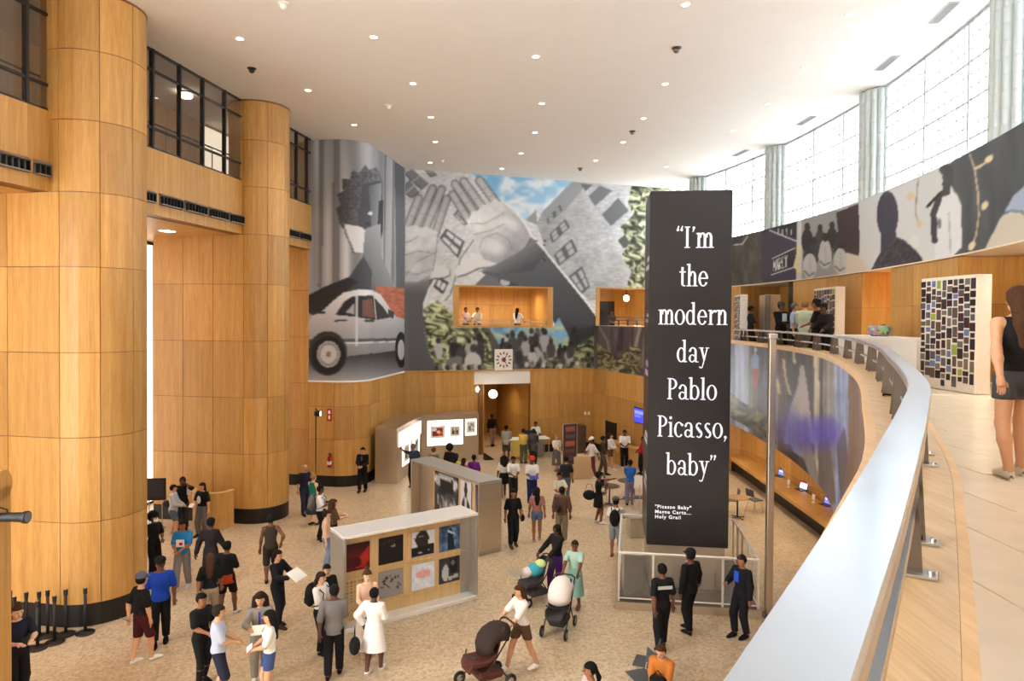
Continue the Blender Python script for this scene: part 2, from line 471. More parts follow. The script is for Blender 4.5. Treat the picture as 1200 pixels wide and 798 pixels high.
# gallery room behind the glazing, soffit under it and the wall behind the columns
rp = Path([gal(8.5) - E_ * 3.0, gal(28.3) - E_ * 3.0])
panel_wall('wall_gallery', rp, [11.4, CEILZ - 0.01], list(np.linspace(0, 16.1, 9)) + [17.2, 17.95, 18.9, rp.L], label='oak wall at the back of the gallery', mat=WOOD)
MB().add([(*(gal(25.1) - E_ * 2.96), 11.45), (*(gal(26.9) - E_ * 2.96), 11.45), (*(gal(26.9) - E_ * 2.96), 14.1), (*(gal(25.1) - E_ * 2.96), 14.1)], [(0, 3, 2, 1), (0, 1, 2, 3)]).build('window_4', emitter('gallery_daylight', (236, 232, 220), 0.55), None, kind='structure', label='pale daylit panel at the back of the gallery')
g = Path([gal(8.5), gal(28.2)])
m = MB(); strip(m, g, 0, g.L, 11.25, 11.45, -3.0, -0.05); struct('floor_gallery', m, plain('gallery_floor', (150, 120, 84), .5), 'gallery floor behind the glazing')
m = MB(); strip(m, g, 0, g.L, SOFF - 0.02, SOFF + 0.1, -5.2, -0.31); struct('soffit', m, WOOD, 'oak soffit over the recess between the columns')
for Y in (8.6, 28.35):
    ep = Path([gal(Y) - E_ * 3.2, gal(Y)]); m = MB(); strip(m, ep, 0, ep.L, 11.4, CEILZ - .01, -.1, 0); struct('wall_gallery', m, WOOD, 'oak end wall of the gallery ' + ('near the camera' if Y < 10 else 'beside the car mural'))
hr = thing('gallery_handrail', 'thin dark handrail running behind the gallery glazing', 'handrail')
m = MB(); strip(m, g, .2, g.L - .2, 12.42, 12.46, -0.62, -0.58); m.build('rail', CHAR, hr)
for i in range(18):
    c = g.off(.4 + i * 1.12, -0.6); MB().box((c[0], c[1], 11.94), (.03, .03, .98)).build('post', STEELW, hr)
lw = Path([gal(4) - E_ * 5.1, gal(29.5) - E_ * 5.1])
panel_wall('wall_left', lw, [0, 2.345, 4.245, 6.145, 8.06, SOFF], list(np.arange(0, lw.L, 2.0)) + [lw.L], label='dim oak wall behind the round columns')
# daylit glazed doors seen as a bright sliver beside the wide column
wp = Path([gal(18.6) - E_ * 4.6, gal(26.6) - E_ * 4.6])
m = MB(); strip(m, wp, 0, wp.L, 0, SOFF - .05, -0.1, 0.0)
wn = struct('window_5', m, CHAR, 'tall daylit entrance glazing behind the round columns')
for i in range(4):
    m = MB(); strip(m, wp, .06 + i * wp.L / 4, (i + 1) * wp.L / 4 - .06, .1, SOFF - .15, 0.0, 0.02)
    m.build('pane', emitter('entrance_daylight', (255, 248, 240), 1.3), wn)
# ---- the third pier carries the first mural; flank, round corner, side wall
p3 = Path([C3 - D * 1.15 - E_ * 5.0] + arc(C3, 1.15, 0, 90, 12) + [np.array([-5.27, 33.3])])
S3 = 5.0 - 1.08                                     # where the mural begins along it
w3 = panel_wall('wall_side', p3, [0.45, 1.95, 3.3, 4.33], [S3, S3 + 1.1, S3 + 1.9, S3 + 2.9, S3 + 3.9, S3 + 5.3, p3.L], label='oak wainscot curving below the car mural')
panel_wall('wall_side', p3, [0.45, 2.345, 4.245, 6.145, 8.06, SOFF], [0, 1.3, 2.0, 2.75, S3], holes=[(2.0, 2.75, 0.45, 2.345)], label='narrow oak wall beside the car mural')
m = MB(); strip(m, p3, S3 - .22, S3, SOFF, CEILZ, -.1, .03); struct('trim_1', m, WOOD, 'oak edge strip beside the car mural')
m = MB(); strip(m, p3, 1.95, 2.8, 0, 2.4, -.6, -.3); struct('door_5', m, BLK, 'dark doorway in the narrow oak wall beside the car mural')
m = MB(); strip(m, p3, 2.75, p3.L, 0, .45, -.25, .0); struct('baseboard_side', m, BLACK, 'black curved baseboard below the car mural')
m = MB(); strip(m, p3, S3, p3.L, 4.30, 4.37, 0, .06); struct('trim_2', m, WHITE, 'thin pale ledge under the car mural')
# ---- back wall: wainscot with a portal, murals above with two openings
BW0, BW1 = np.array([-5.27, 33.3]), np.array([11.2, 38.63])
bw = Path([BW0, BW1])
def bws(px):
    """distance along the back wall seen at a photograph column"""
    u = (px - 600) / FPX; k = (BW1 - BW0) / bw.L
    return (u * BW0[1] - BW0[0]) / (k[0] - u * k[1])
PO0, PO1 = bws(556), bws(622)
PL = bws(700)
panel_wall('wall_back', bw, [0.40, 1.75, 3.05, 4.33], [0, 1.55, 3.0, PO0, PO1, PO1 + 1.6, PL], holes=[(PO0, PO1, 0.40, 4.33)], label='oak wainscot below the hands mural', gap=0.010)
m = MB(); strip(m, bw, 0, PO0, 0, .4, -.25, 0); strip(m, bw, PO1, PL, 0, .4, -.25, 0); struct('baseboard_back', m, BLACK, 'black baseboard along the back wall')
m = MB(); strip(m, bw, 0, PL, 4.30, 4.37, 0, .06); struct('trim_3', m, WOOD, 'thin oak ledge under the hands mural')
m = MB(); strip(m, bw, PO0, PO1, 3.62, 4.3, -.25, -.02); struct('trim_4', m, WHITE, 'white lintel over the portal')
m = MB(); strip(m, bw, PO0, PO0 + .62, 0, 3.62, -.55, -.3); struct('trim_5', m, WOOD, 'oak inner jamb at the left of the portal')
# corridor behind the portal
k1 = Path([bw.off(PO0 + .55, -.25), bw.off(PO0 + .5, -6)]); k2 = Path([bw.off(PO1, -6), bw.off(PO1, -.25)]); k3 = Path([bw.off(PO0 + .5, -6), bw.off(PO1, -6)])
panel_wall('wall_corridor', k3, [0, 1.75, 3.6], [0, .7, k3.L], label='oak end wall of the corridor past the portal')
panel_wall('wall_corridor', k2, [0, 1.75, 3.6], [0, 2.8, k2.L], side=1, label='oak right side wall of the corridor past the portal')
panel_wall('wall_corridor', k1, [0, 1.75, 3.6], [0, 2.8, k1.L], side=1, label='oak left side wall of the corridor past the portal')
m = MB(); strip(m, bw, PO0 - .1, PO1 + .1, 3.6, 3.7, -6.2, -.25); struct('ceiling_corridor', m, WHITE, 'corridor ceiling past the portal')
m = MB(); c = bw.off(PO0 + 1.6, -5.9); m.box((c[0], c[1], 1.1), (.95, .06, 2.2), math.atan2(*(BW1 - BW0)[::-1])); struct('door_1', m, BLK, 'dark door at the end of the corridor')
# openings in the mural wall
OP = [(bws(531), bws(647), 6.62, 8.6), (bws(698), bws(764), 6.62, 8.66)]
def niche(a, b, z0, z1, depth, floor_z, label, jambs):
    m = MB(); strip(m, bw, a - .3, b + .3, z0 - .8, z1 + .6, -depth - .2, -depth)
    w = struct('wall_niche', m, WOODD, 'oak back wall of ' + label)
    n = max(3, round((b - a) / 1.3)); ed = np.linspace(a, b, n + 1)
    for i in range(n):
        for q0, q1 in ((z0 - .75, z0 + 1.1), (z0 + 1.1, z1 + .3)):
            q = MB(); strip(q, bw, ed[i] + .006, ed[i + 1] - .006, q0 + .006, q1 - .006, -depth, -depth + .02); q.build('panel', WOOD, w)
    m = MB(); strip(m, bw, a - .3, b + .3, floor_z - .15, floor_z, -depth, -.02); struct('floor_niche', m, plain('niche_floor', (170, 140, 100), .5), 'floor of ' + label)
    m = MB(); strip(m, bw, a - .3, b + .3, z1 + .02, z1 + .2, -depth, -.02); struct('ceiling_niche', m, WHITE, 'ceiling of ' + label)
    m = MB()
    strip(m, bw, a - .02, a + jambs, z0, z1, -depth, .05); strip(m, bw, b - jambs, b + .02, z0, z1, -depth, .05); strip(m, bw, a, b, z1 - .04, z1 + .02, -depth * .3, .05); strip(m, bw, a, b, z0 - .1, z0, -.25, .05)
    struct('trim_niche', m, WOOD, 'oak lining of ' + label)
niche(*OP[0], 2.6, 5.75, 'the wide balcony opening in the hands mural', .28)
niche(*OP[1], 2.6, 5.75, 'the small balcony opening beside the black tower', .2)
# ---- wall that comes forward beside the black tower, and on under the upper floor
pw = Path([np.array([4.4, 36.42]), np.array([6.3, 31.5])])
panel_wall('wall_right', pw, [0.4, 1.75, 3.05, 4.33], [0, 1.3, 2.5, 4.2, pw.L], label='bright oak wainscot coming forward beside the black tower', holes=[(1.3, 2.5, .4, 1.75)])
m = MB(); strip(m, pw, 0, pw.L, 0, .4, -.25, .0); struct('baseboard_right', m, BLACK, 'black baseboard beside the service desk')
m = MB(); strip(m, pw, 1.35, 2.45, 0, 2.1, -.3, .012); struct('door_2', m, BLK, 'narrow black doorway in the oak wall by the tower')
uw = Path([(6.3, 31.5), (9.9, 31.8), (10.55, 31.4), (10.85, 30.6), (10.85, 22), (10.7, 16), (10.2, 10), (8.5, 4)])
panel_wall('wall_under', uw, [0.0, 1.0, 2.75], [0, 1.9] + list(np.linspace(3.9, uw.L, 16)), label='oak wall below the upper floor behind the laptop counter')
# ---- upper floor on the right: slab, ledge, printed fascia, railing
ZU, ZL = 5.62, 6.15
RP = Path([(-3.2, -4.6), (-2.0, -2.7), (-.85, -1.0), (.28, .69), (.88, 1.6), (1.86, 3.14), (2.6, 4.38), (3.92, 6.97), (5.95, 11.18), (7.92, 16.4), (8.75, 20.0), (9.15, 23.5), (9.3, 27.0), (9.15, 31.2)], smooth=True)
W0 = Path([(8.9, 36.9), (9.4, 35.4), (10.22, 32.77), (10.9, 29.85), (11.2, 27.6), (11.37, 25.8), (11.5, 22.95), (11.40, 20.44), (11.23, 18.62), (10.96, 16.43), (10.55, 14.3), (9.95, 12), (9.0, 9.3), (7.3, 5.5), (5.0, 1.6), (2.6, -1.8), (-.4, -5.0)], smooth=True, step=.5)
BO = 0.62
outer = [RP.off(t, .2) for t in np.linspace(0, RP.L, 60)]
poly = [tuple(p) for p in outer] + [(10.4, 37.5), (15, 37.5), (15, -6), (0, -6)]
struct('floor_upper', MB().prism(poly, 2.75, ZU - .03), GROUT, 'upper floor slab behind the railing')
m = MB(); strip(m, RP, 0, RP.L, 2.72, ZL - .06, -.22, .20); lg = struct('ledge', m, WOODL, 'broad oak ledge under the steel railing')
m = MB(); strip(m, RP, 0, RP.L, ZL - .06, ZL, -.22, .16); m.build('ledge_top', WOODL, lg)
m = MB(); strip(m, RP, 0, RP.L, ZL - .05, ZL + .002, .161, .20); m.build('edge_strip', NOSE, lg)
m = MB(); strip(m, RP, 0, RP.L, ZL - .12, ZL + .004, -.22, -.29); m.build('nosing', NOSE, lg, smooth=False)
# limestone tiles of the upper floor, one by one
TL = MB().bev((0, 0, -.02), (.602, .602, .03), .003); tme = None
fl = bpy.data.objects['floor_upper']
for i in range(0, 26):
    for j in range(-1, 24):
        x, y = 0.35 + i * .61 * 1.0, -.2 + j * .61
        c = np.array([x, y])
        t = RP.near(x, y); dlt = (c - RP.at(t)) @ RP.nrm(t)
        if dlt < .28 or x > 11.5 or y < .2: continue
        u = (x + .3) / max(y, .1)
        if x / max(y, .1) > 1.15 or W0.nrm(W0.near(x, y)) @ (c - W0.at(W0.near(x, y))) < -.1: continue
        if dlt < .52:
            continue
        if tme is None:
            o = TL.build('tile', STONE, fl); tme = o.data
        else:
            o = link('tile', tme, fl)
        o.location = (x, y, ZU - .005); NT = globals().get('NT', 0) + 1
m = MB(); strip(m, RP, 4.0, RP.L, ZU - .03, ZU - .016, .2, 1.0); m.build('border_paving', STONE, fl)
# steel railing
rl = thing('railing', 'curved brushed steel railing along the oak ledge', 'railing', kind='structure')
m = MB(); strip(m, RP, 0, RP.L, 6.60, 6.63, -.052, .056, .25); m.build('top_rail', STEELB, rl)
m = MB(); strip(m, RP, 0, RP.L, 6.565, 6.599, .042, .056, .25); strip(m, RP, 0, RP.L, 6.565, 6.599, -.052, -.04, .25); m.build('rail_lip', STEELW, rl)
m = MB(); strip(m, RP, 0, RP.L, 6.36, 6.375, -.02, .035, .25); m.build('lower_rail', STEELB, rl)
m = MB(); strip(m, RP, 0, RP.L, 6.33, 6.36, .025, .035, .25); strip(m, RP, 0, RP.L, 6.33, 6.36, -.02, -.01, .25); m.build('lower_lip', STEELW, rl)
tp = RP.near(1.38, 2.29); pm = None; k = -2
while tp + k * 2.04 < RP.L - .3:
    for g_ in (0, .40):
        t = tp + k * 2.04 + g_
        if t < .3: continue
        c = RP.at(t); n = RP.nrm(t); rz = math.atan2(n[1], n[0])
        if pm is None:
            b = MB().prism([(-.085, -.009), (.05, -.009), (.05, .009), (-.085, .009)], 0, .03)
            b.add([(-.085, -.009, .0), (.06, -.009, .0), (.035, -.009, .42), (-.05, -.009, .42), (-.085, .009, .0), (.06, .009, .0), (.035, .009, .42), (-.05, .009, .42)], [(0, 1, 2, 3), (7, 6, 5, 4), (0, 4, 5, 1), (1, 5, 6, 2), (2, 6, 7, 3), (3, 7, 4, 0)])
            o = b.build('post', STEELD, rl); pm = o.data
            f = MB().bev((0.02, 0, .006), (.17, .09, .012), .003); f.lathe([(.011, .012), (.011, .022), (.004, .024)], (.085, 0, 0), 8)
            bp = f.build('base_plate', STEEL, o); bm_ = bp.data
        else:
            o = link('post', pm, rl); link('base_plate', bm_, o)
        o.location = (c[0], c[1], ZL); o.rotation_euler = (0, 0, rz)
    k += 1
# ---- glass block windows above the upper floor
GB = frosted('glass_block', (0.97, 0.985, 0.99), 0.35)
def w0t(Y):
    q = np.linspace(0, W0.L, 1500); p = np.array([W0.at(t)[1] for t in q]); return q[np.argmin(abs(p - Y))]
FR = plain('window_grey', (168, 174, 178), .45, .1)
colY = [34.9, 28.55, 21.5, 14.25]
bays = [(28.55, 34.9, [30.6, 32.77], 'far', 6), (21.5, 28.55, [23.72, 25.81], 'middle', 7), (14.25, 21.5, [16.43, 18.62], 'near', 8), (9.3, 14.25, [-.5, 2.0, 4.2, 6.4, 8.4, 10.2, 12.2], 'nearest', 9)]
bme = None
ZB0 = 10.45
for Y0, Y1, ml, nm, idx in bays:
    t0, t1 = w0t(Y1) + .5, w0t(Y0) - .5
    if nm == 'nearest': t1 = W0.L
    m = MB(); strip(m, W0, t0, t1, CEILZ - .07, CEILZ - .002, -.06, .06); strip(m, W0, t0, t1, ZB0 - .05, ZB0, -.06, .06)
    win = struct('window_%d' % idx, m, FR, '%s bay of the curved glass block window' % nm)
    tm = sorted(w0t(y) for y in ml)
    for t in tm:
        q = MB(); strip(q, W0, t - .035, t + .035, ZB0, CEILZ - .07, -.05, .09); q.build('mullion', FR, win)
    ed = [t0] + tm + [t1]; nr = 12; hh = (CEILZ - .07 - ZB0) / nr
    for r in range(1, nr):
        q = MB(); zz = ZB0 + r * hh; th = .022 if r % 3 == 0 else .009
        strip(q, W0, t0, t1, zz - th, zz + th, -.045, .05); q.build('joint_bar', FR, win)
    st = MB(); mg = MB()
    for i in range(len(ed) - 1):
        a, b = ed[i] + .04, ed[i + 1] - .04; nc = max(1, round((b - a) / .31)); w_ = (b - a) / nc
        for j in range(nc):
            if j: strip(mg, W0, a + j * w_ - .009, a + j * w_ + .009, ZB0, CEILZ - .07, -.035, .045)
            t = a + (j + .5) * w_; c = W0.at(t); n = W0.nrm(t); rz = math.atan2(n[1], n[0])
            for r in range(nr):
                z = ZB0 + (r + .5) * hh
                if nm == 'near':
                    if bme is None:
                        bme = MB().bev((0, 0, 0), (.08, .272, hh - .03), .02).build('glass_block', GB, win).data
                        o = bpy.data.objects['glass_block']
                    else:
                        o = link('glass_block', bme, win)
                    o.location = (c[0], c[1], z); o.rotation_euler = (0, 0, rz); o.scale = (1, w_ / .31, 1)
                else:
                    st.bev((c[0], c[1], z), (.08, w_ - .03, hh - .03), .02, rz)
    mg.build('mortar_joints', FR, win)
    if nm != 'near': st.build('glass_blocks', GB, win, kind='stuff')
# fluted glass columns
FL = seethrough('fluted_glass', (0.70, 0.76, 0.75), 0.62, 0.25, 0.10)
fme = None
for k, Y in enumerate(colY):
    c = W0.at(w0t(Y))
    m = MB().lathe([(.42, 10.35), (.42, CEILZ - .002)], (c[0], c[1], 0), 20)
    o = struct('column', m, plain('column_core', (196, 204, 204), .5), '%s fluted glass column in front of the glass block window' % ['farthest', 'third nearest', 'second nearest', 'nearest'][k], smooth=True)
    for i in range(16):
        a = 2 * math.pi * i / 16
        if fme is None:
            f = MB(); vs = []; fs = []; zs = []
            z = 10.35
            while z < CEILZ - .1:
                zs += [(z + .008, 1.0), (min(z + .33, CEILZ - .02), 1.0), (min(z + .337, CEILZ - .01), .93)]; z += .345
            na = 7
            for zz, sc_ in zs:
                for q in range(na):
                    an = math.pi * q / (na - 1)
                    vs.append((.44 + .145 * math.sin(an) * sc_, -.098 * math.cos(an), zz))
            for r in range(len(zs) - 1):
                for q in range(na - 1):
                    fs.append((r * na + q, r * na + q + 1, (r + 1) * na + q + 1, (r + 1) * na + q))
            f.add(vs, fs); q = f.build('flute', FL, o, smooth=True); fme = q.data
        else:
            q = link('flute', fme, o)
        q.location = (c[0], c[1], 0); q.rotation_euler = (0, 0, a)
# bulkhead that carries the band mural, and the oak rooms below it
m = MB(); strip(m, W0, 0, W0.L, 8.52, 10.75, -.1 + .0, BO - .02); struct('bulkhead', m, WHITE, 'curved bulkhead carrying the band mural over the upper floor')
m = MB(); strip(m, W0, 0, W0.L, 8.50, 8.535, -3.0, BO + .01); struct('ceiling_upper', m, plain('cream_soffit', (226, 210, 186), .6), 'cream soffit under the band mural')
tA0, tA1 = w0t(19.3), w0t(15.6)
def uwall(t0, t1, o, cols, label, ret0=0, ret1=0):
    pts = [tuple(W0.off(t, o)) for t in np.linspace(t0, t1, 14)]
    if ret0: pts = [tuple(W0.off(t0, o - ret0))] + pts
    if ret1: pts = pts + [tuple(W0.off(t1, o - ret1))]
    p = Path(pts); L = p.L
    cs = sorted(set([0] + ([ret0] if ret0 else []) + [ret0 + (L - ret0 - ret1) * f for f in cols] + ([L - ret1] if ret1 else []) + [L]))
    return panel_wall('wall_upper', p, [ZU, 7.4, 8.49], cs, label=label, gap=.008)
uwall(tA0, tA1, BO - .05, (.36, .7), 'oak volume behind the nearest photo board', 2.0, 2.6)
uwall(w0t(26.2), w0t(21.2), BO - .05, (.5,), 'oak volume between two photo boards', 2.0, 2.0)
uwall(w0t(34.5), w0t(30.6), BO - .05, (.5,), 'oak volume beyond the steel display unit', .5, 2.0)
uwall(w0t(31), w0t(26), BO - 2.0, (.3, .6), 'oak wall at the back of the upper recess')
uwall(w0t(21.5), w0t(19), BO - 1.6, (.5,), 'oak wall behind the lit bookshelf')
uwall(w0t(15.7), W0.L - .5, BO - 2.6, (.3, .6), 'oak wall beyond the walking woman')
m = MB(); t = w0t(26.6); c = W0.off(t, BO - .3); m.box((c[0], c[1], 7.05), (.3, .5, 2.9), 0); struct('door_3', m, BLK, 'narrow dark opening beside the middle photo board')
# ================================================================== printed murals (colour stored on fine wall meshes)
def vnoise(x, y, seed=0):
    xi = np.floor(x).astype(np.int64); yi = np.floor(y).astype(np.int64); fx = x - xi; fy = y - yi
    def h(a, b):
        n = (a * 374761393 + b * 668265263 + seed * 1442695041) & 0x7fffffff
        n = ((n ^ (n >> 13)) * 1274126177) & 0x7fffffff
        return ((n ^ (n >> 16)) & 0xffff) / 65535.0
    sx = fx * fx * (3 - 2 * fx); sy = fy * fy * (3 - 2 * fy)
    return (h(xi, yi) * (1 - sx) + h(xi + 1, yi) * sx) * (1 - sy) + (h(xi, yi + 1) * (1 - sx) + h(xi + 1, yi + 1) * sx) * sy
class Print:
    """a sheet on a path; artwork is traced in photograph pixels and kept on the sheet's own points"""
    def __init__(s, path, t0, t1, z0, z1, off, nu, nv):
        s.nu, s.nv = nu, nv
        T = np.linspace(t0, t1, nu); Z = np.linspace(z0, z1, nv); s.T, s.Z = T, Z
        P = np.array([path.off(t, off) for t in T]); s.back = np.array([path.off(t, off * .2) for t in T])
        s.P3 = np.dstack([np.repeat(P[:, :1], nv, 1), np.repeat(P[:, 1:], nv, 1), np.repeat(Z[None], nu, 0)])
        X, Y = proj(s.P3.reshape(-1, 3)); s.X, s.Y = np.asarray(X), np.asarray(Y)
        s.C = np.full((nu * nv, 3), 180.0)
    def inside(s, pts):
        pts = np.array(pts, float); x0, y0 = pts.min(0); x1, y1 = pts.max(0)
        idx = np.nonzero((s.X >= x0) & (s.X <= x1) & (s.Y >= y0) & (s.Y <= y1))[0]
        if len(idx) == 0: return idx
        x, y = s.X[idx], s.Y[idx]; c = np.zeros(len(idx), bool); n = len(pts); j = n - 1
        for i in range(n):
            xi, yi = pts[i]; xj, yj = pts[j]
            if yi != yj:
                c ^= ((yi > y) != (yj > y)) & (x < (xj - xi) * (y - yi) / (yj - yi) + xi)
            j = i
        return idx[c]
    def put(s, idx, rgb, a=1.0):
        s.C[idx] = s.C[idx] * (1 - a) + np.array(rgb, float) * a
        return s
    def fill(s, rgb): s.C[:] = rgb; return s
    def poly(s, pts, rgb, a=1.0): return s.put(s.inside(pts), rgb, a)
    def grad(s, pts, p0, p1, c0, c1, a=1.0):
        i = s.inside(pts); d = np.array(p1, float) - np.array(p0, float)
        t = np.clip(((s.X[i] - p0[0]) * d[0] + (s.Y[i] - p0[1]) * d[1]) / (d @ d), 0, 1)[:, None]
        s.C[i] = s.C[i] * (1 - a) + (np.array(c0, float) * (1 - t) + np.array(c1, float) * t) * a; return s
    def ell(s, x, y, rx, ry, rgb, a=1.0, rot=0.0, soft=0.0):
        dx, dy = s.X - x, s.Y - y; c, q = math.cos(rot), math.sin(rot)
        r = ((dx * c + dy * q) / rx) ** 2 + ((-dx * q + dy * c) / ry) ** 2
        i = np.nonzero(r < 1)[0]
        w = a * (np.clip((1 - r[i]) / soft, 0, 1)[:, None] if soft else 1.0)
        s.C[i] = s.C[i] * (1 - w) + np.array(rgb, float) * w; return s
    def line(s, pts, w, rgb, a=1.0, shade=0.0):
        for (x0, y0), (x1, y1) in zip(pts[:-1], pts[1:]):
            dx, dy = x1 - x0, y1 - y0; L = dx * dx + dy * dy + 1e-9
            t = np.clip(((s.X - x0) * dx + (s.Y - y0) * dy) / L, 0, 1)
            d = np.hypot(s.X - x0 - t * dx, s.Y - y0 - t * dy); i = np.nonzero(d < w / 2)[0]
            k = (1 - shade * (d[i] / (w / 2)) ** 2)[:, None]
            s.C[i] = s.C[i] * (1 - a) + np.array(rgb, float) * k * a
        return s
    def mul(s, idx, k): s.C[idx] *= np.asarray(k)[:, None] if np.ndim(k) else k; return s
    def grain(s, idx, sx, sy, amt, seed=0):
        n = vnoise(s.X[idx] / sx, s.Y[idx] / sy, seed) * .6 + vnoise(s.X[idx] / sx * 2.3, s.Y[idx] / sy * 2.3, seed + 5) * .4
        s.C[idx] *= (1 + amt * (n - .5) * 2)[:, None]; return s
    def soften(s, n=1):
        G = s.C.reshape(s.nu, s.nv, 3)
        for _ in range(n):
            E = np.pad(G, ((1, 1), (1, 1), (0, 0)), 'edge')
            G = (E[:-2, 1:-1] + E[2:, 1:-1] + E[1:-1, :-2] + E[1:-1, 2:] + 2 * E[1:-1, 1:-1]) / 6
        s.C = G.reshape(-1, 3); return s
    def mottle(s, idx, cols, sx, sy, seed=0, ang=.6):
        x, y = s.X[idx], s.Y[idx]; c, q = math.cos(ang), math.sin(ang)
        w = vnoise(x / (sx * 2.2), y / (sy * 2.2), seed + 9) * 3
        u, v = (x * c + y * q) / sx + w, (-x * q + y * c) / sy - w
        n = vnoise(u, v, seed) * .62 + vnoise(u * 2.4, v * 2.4, seed + 3) * .38
        n = np.clip((n - .22) / .56, 0, .999) * (len(cols) - 1); i = n.astype(int); f = (np.clip((n - i - .5) * 2.4 + .5, 0, 1))[:, None]; K = np.array(cols, float)
        s.C[idx] = K[i] * (1 - f) + K[np.minimum(i + 1, len(cols) - 1)] * f; return s
    def build(s, name, parent=None, holes=(), rough=.55, **props):
        s.soften(1); nu, nv = s.nu, s.nv
        v = s.P3.reshape(-1, 3)
        I = np.arange(nu * nv).reshape(nu, nv)
        q = np.stack([I[:-1, :-1], I[1:, :-1], I[1:, 1:], I[:-1, 1:]], -1)
        keep = np.ones((nu - 1, nv - 1), bool)
        tm = (s.T[:-1] + s.T[1:]) / 2; zm = (s.Z[:-1] + s.Z[1:]) / 2
        for a, b, z0, z1 in holes:
            keep &= ~(((tm > a) & (tm < b))[:, None] & ((zm > z0) & (zm < z1))[None])
        q = q[keep]
        me = bpy.data.meshes.new(name); me.vertices.add(len(v)); me.vertices.foreach_set('co', v.ravel())
        me.loops.add(q.size); me.loops.foreach_set('vertex_index', q.ravel().astype(np.int32))
        me.polygons.add(len(q)); me.polygons.foreach_set('loop_start', np.arange(0, q.size, 4, dtype=np.int32))
        me.update(); me.validate()
        at = me.color_attributes.new('print', 'FLOAT_COLOR', 'POINT')
        c = np.clip(s.C / 255, 0, 1); c = np.where(c <= .04045, c / 12.92, ((c + .055) / 1.055) ** 2.4)
        at.data.foreach_set('color', np.c_[c, np.ones(len(c))].astype(np.float32).ravel())
        me.materials.append(painted('printed_vinyl', rough))
        o = link(name, me, parent, **props)
        return o
def blobs(p, box, n, cols, r, seed):
    rg = random.Random(seed)
    for _ in range(n):
        x, y = rg.uniform(box[0], box[2]), rg.uniform(box[1], box[3])
        p.ell(x, y, r * rg.uniform(.5, 1.3), r * rg.uniform(.35, .9), cols[rg.randrange(len(cols))], .9, rg.uniform(0, 3.1))
    return p
def figures(p, box, n, seed, h=24):
    rg = random.Random(seed)
    for _ in range(n):
        x, y = rg.uniform(box[0], box[2]), rg.uniform(box[1], box[3]); s_ = rg.uniform(.7, 1.2)
        g_ = rg.choice((40, 55, 70, 120, 170, 190))
        p.ell(x, y + h * .42 * s_, 5.5 * s_, h * .36 * s_, (g_, g_, g_ + 3), .95)
        k = rg.choice((45, 60, 95)); p.ell(x, y, 2.6 * s_, 3.4 * s_, (k, k - 3, k - 4), 1)
        p.line([(x - 5 * s_, y + 12 * s_), (x - 3 * s_, y + 20 * s_)], 2, (90, 88, 88))
W8 = (232, 234, 236)
# ---- the mural on the rounded pier: curtain, turned head, silver car
m1 = Print(p3, S3, p3.L, 4.36, CEILZ - .003, .03, 150, 300)
m1.fill((188, 190, 195))
allm = np.arange(len(m1.X))
st_ = .5 + .5 * np.sin((m1.X + 3 * np.sin(m1.Y / 60)) / 4.2); st2 = vnoise(m1.X / 7.0, m1.Y / 160 + 3, 3)
m1.mul(allm, .62 + .30 * st2 + .2 * st_)
for x, w, k in ((377, 5, .45), (395, 8, .6), (462, 3, .6), (452, 2, .75)): m1.line([(x, 150), (x - 2, 335)], w, (92, 92, 98), .55, .3)
m1.poly([(462, 150), (474, 190), (474, 440), (465, 440), (464, 300)], (92, 96, 104))
hair = [(398, 262), (394, 245), (399, 240), (395, 228), (402, 224), (401, 210), (410, 210), (413, 199), (421, 203), (428, 193), (433, 199), (441, 196), (446, 205), (449, 216), (448, 240), (445, 262), (438, 275), (420, 270), (402, 268)]
m1.grad(hair, (398, 230), (450, 230), (66, 68, 74), (118, 122, 130))
m1.grain(m1.inside(hair), 2.2, 2.2, .35, 51)
m1.poly([(425, 215), (446, 212), (447, 250), (440, 275), (430, 285), (420, 262)], (74, 76, 84)); m1.grad([(432, 218), (447, 214), (446, 262), (436, 280)], (430, 240), (448, 240), (88, 92, 100), (168, 172, 178))
m1.poly([(402, 262), (424, 266), (430, 272), (426, 296), (414, 296), (410, 288), (405, 276)], (214, 217, 221)); m1.line([(402, 262), (406, 276), (411, 287), (415, 297)], 1.6, (70, 72, 78))
m1.poly([(444, 236), (449, 234), (449, 270), (444, 290), (442, 270)], (58, 60, 66))
m1.ell(434, 250, 3, 2.5, (215, 216, 220)); m1.ell(431, 262, 3, 1.6, (52, 52, 58))
m1.grad([(428, 268), (446, 262), (447, 300), (458, 325), (466, 344), (440, 346), (400, 346), (408, 326), (424, 312)], (405, 330), (466, 300), (60, 62, 68), (176, 180, 186))
m1.poly([(408, 326), (426, 300), (436, 318), (434, 346), (404, 346)], (66, 70, 76))
m1.poly([(360, 366), (360, 347), (380, 336), (408, 325), (420, 330), (400, 346), (384, 362), (372, 372)], (44, 44, 48))
m1.poly([(440, 334), (474, 338), (474, 380), (440, 376)], (178, 108, 86)); i = m1.inside([(440, 334), (474, 338), (474, 380), (440, 376)]); m1.grain(i, 4, 1.6, .22, 9)
m1.grad([(355, 412), (474, 404), (474, 450), (355, 450)], (400, 415), (400, 448), (58, 58, 62), (170, 172, 176))
body = [(360, 378), (366, 370), (378, 364), (392, 351), (402, 343), (420, 339), (436, 340), (446, 345), (456, 360), (464, 371), (474, 374), (474, 404), (462, 411), (404, 418), (360, 424)]
m1.grad(body, (400, 345), (402, 416), (226, 227, 230), (132, 134, 139))
m1.poly([(360, 398), (474, 396), (474, 400), (360, 403)], (88, 90, 95)); m1.line([(404, 402), (474, 400)], 1.4, (220, 222, 225))
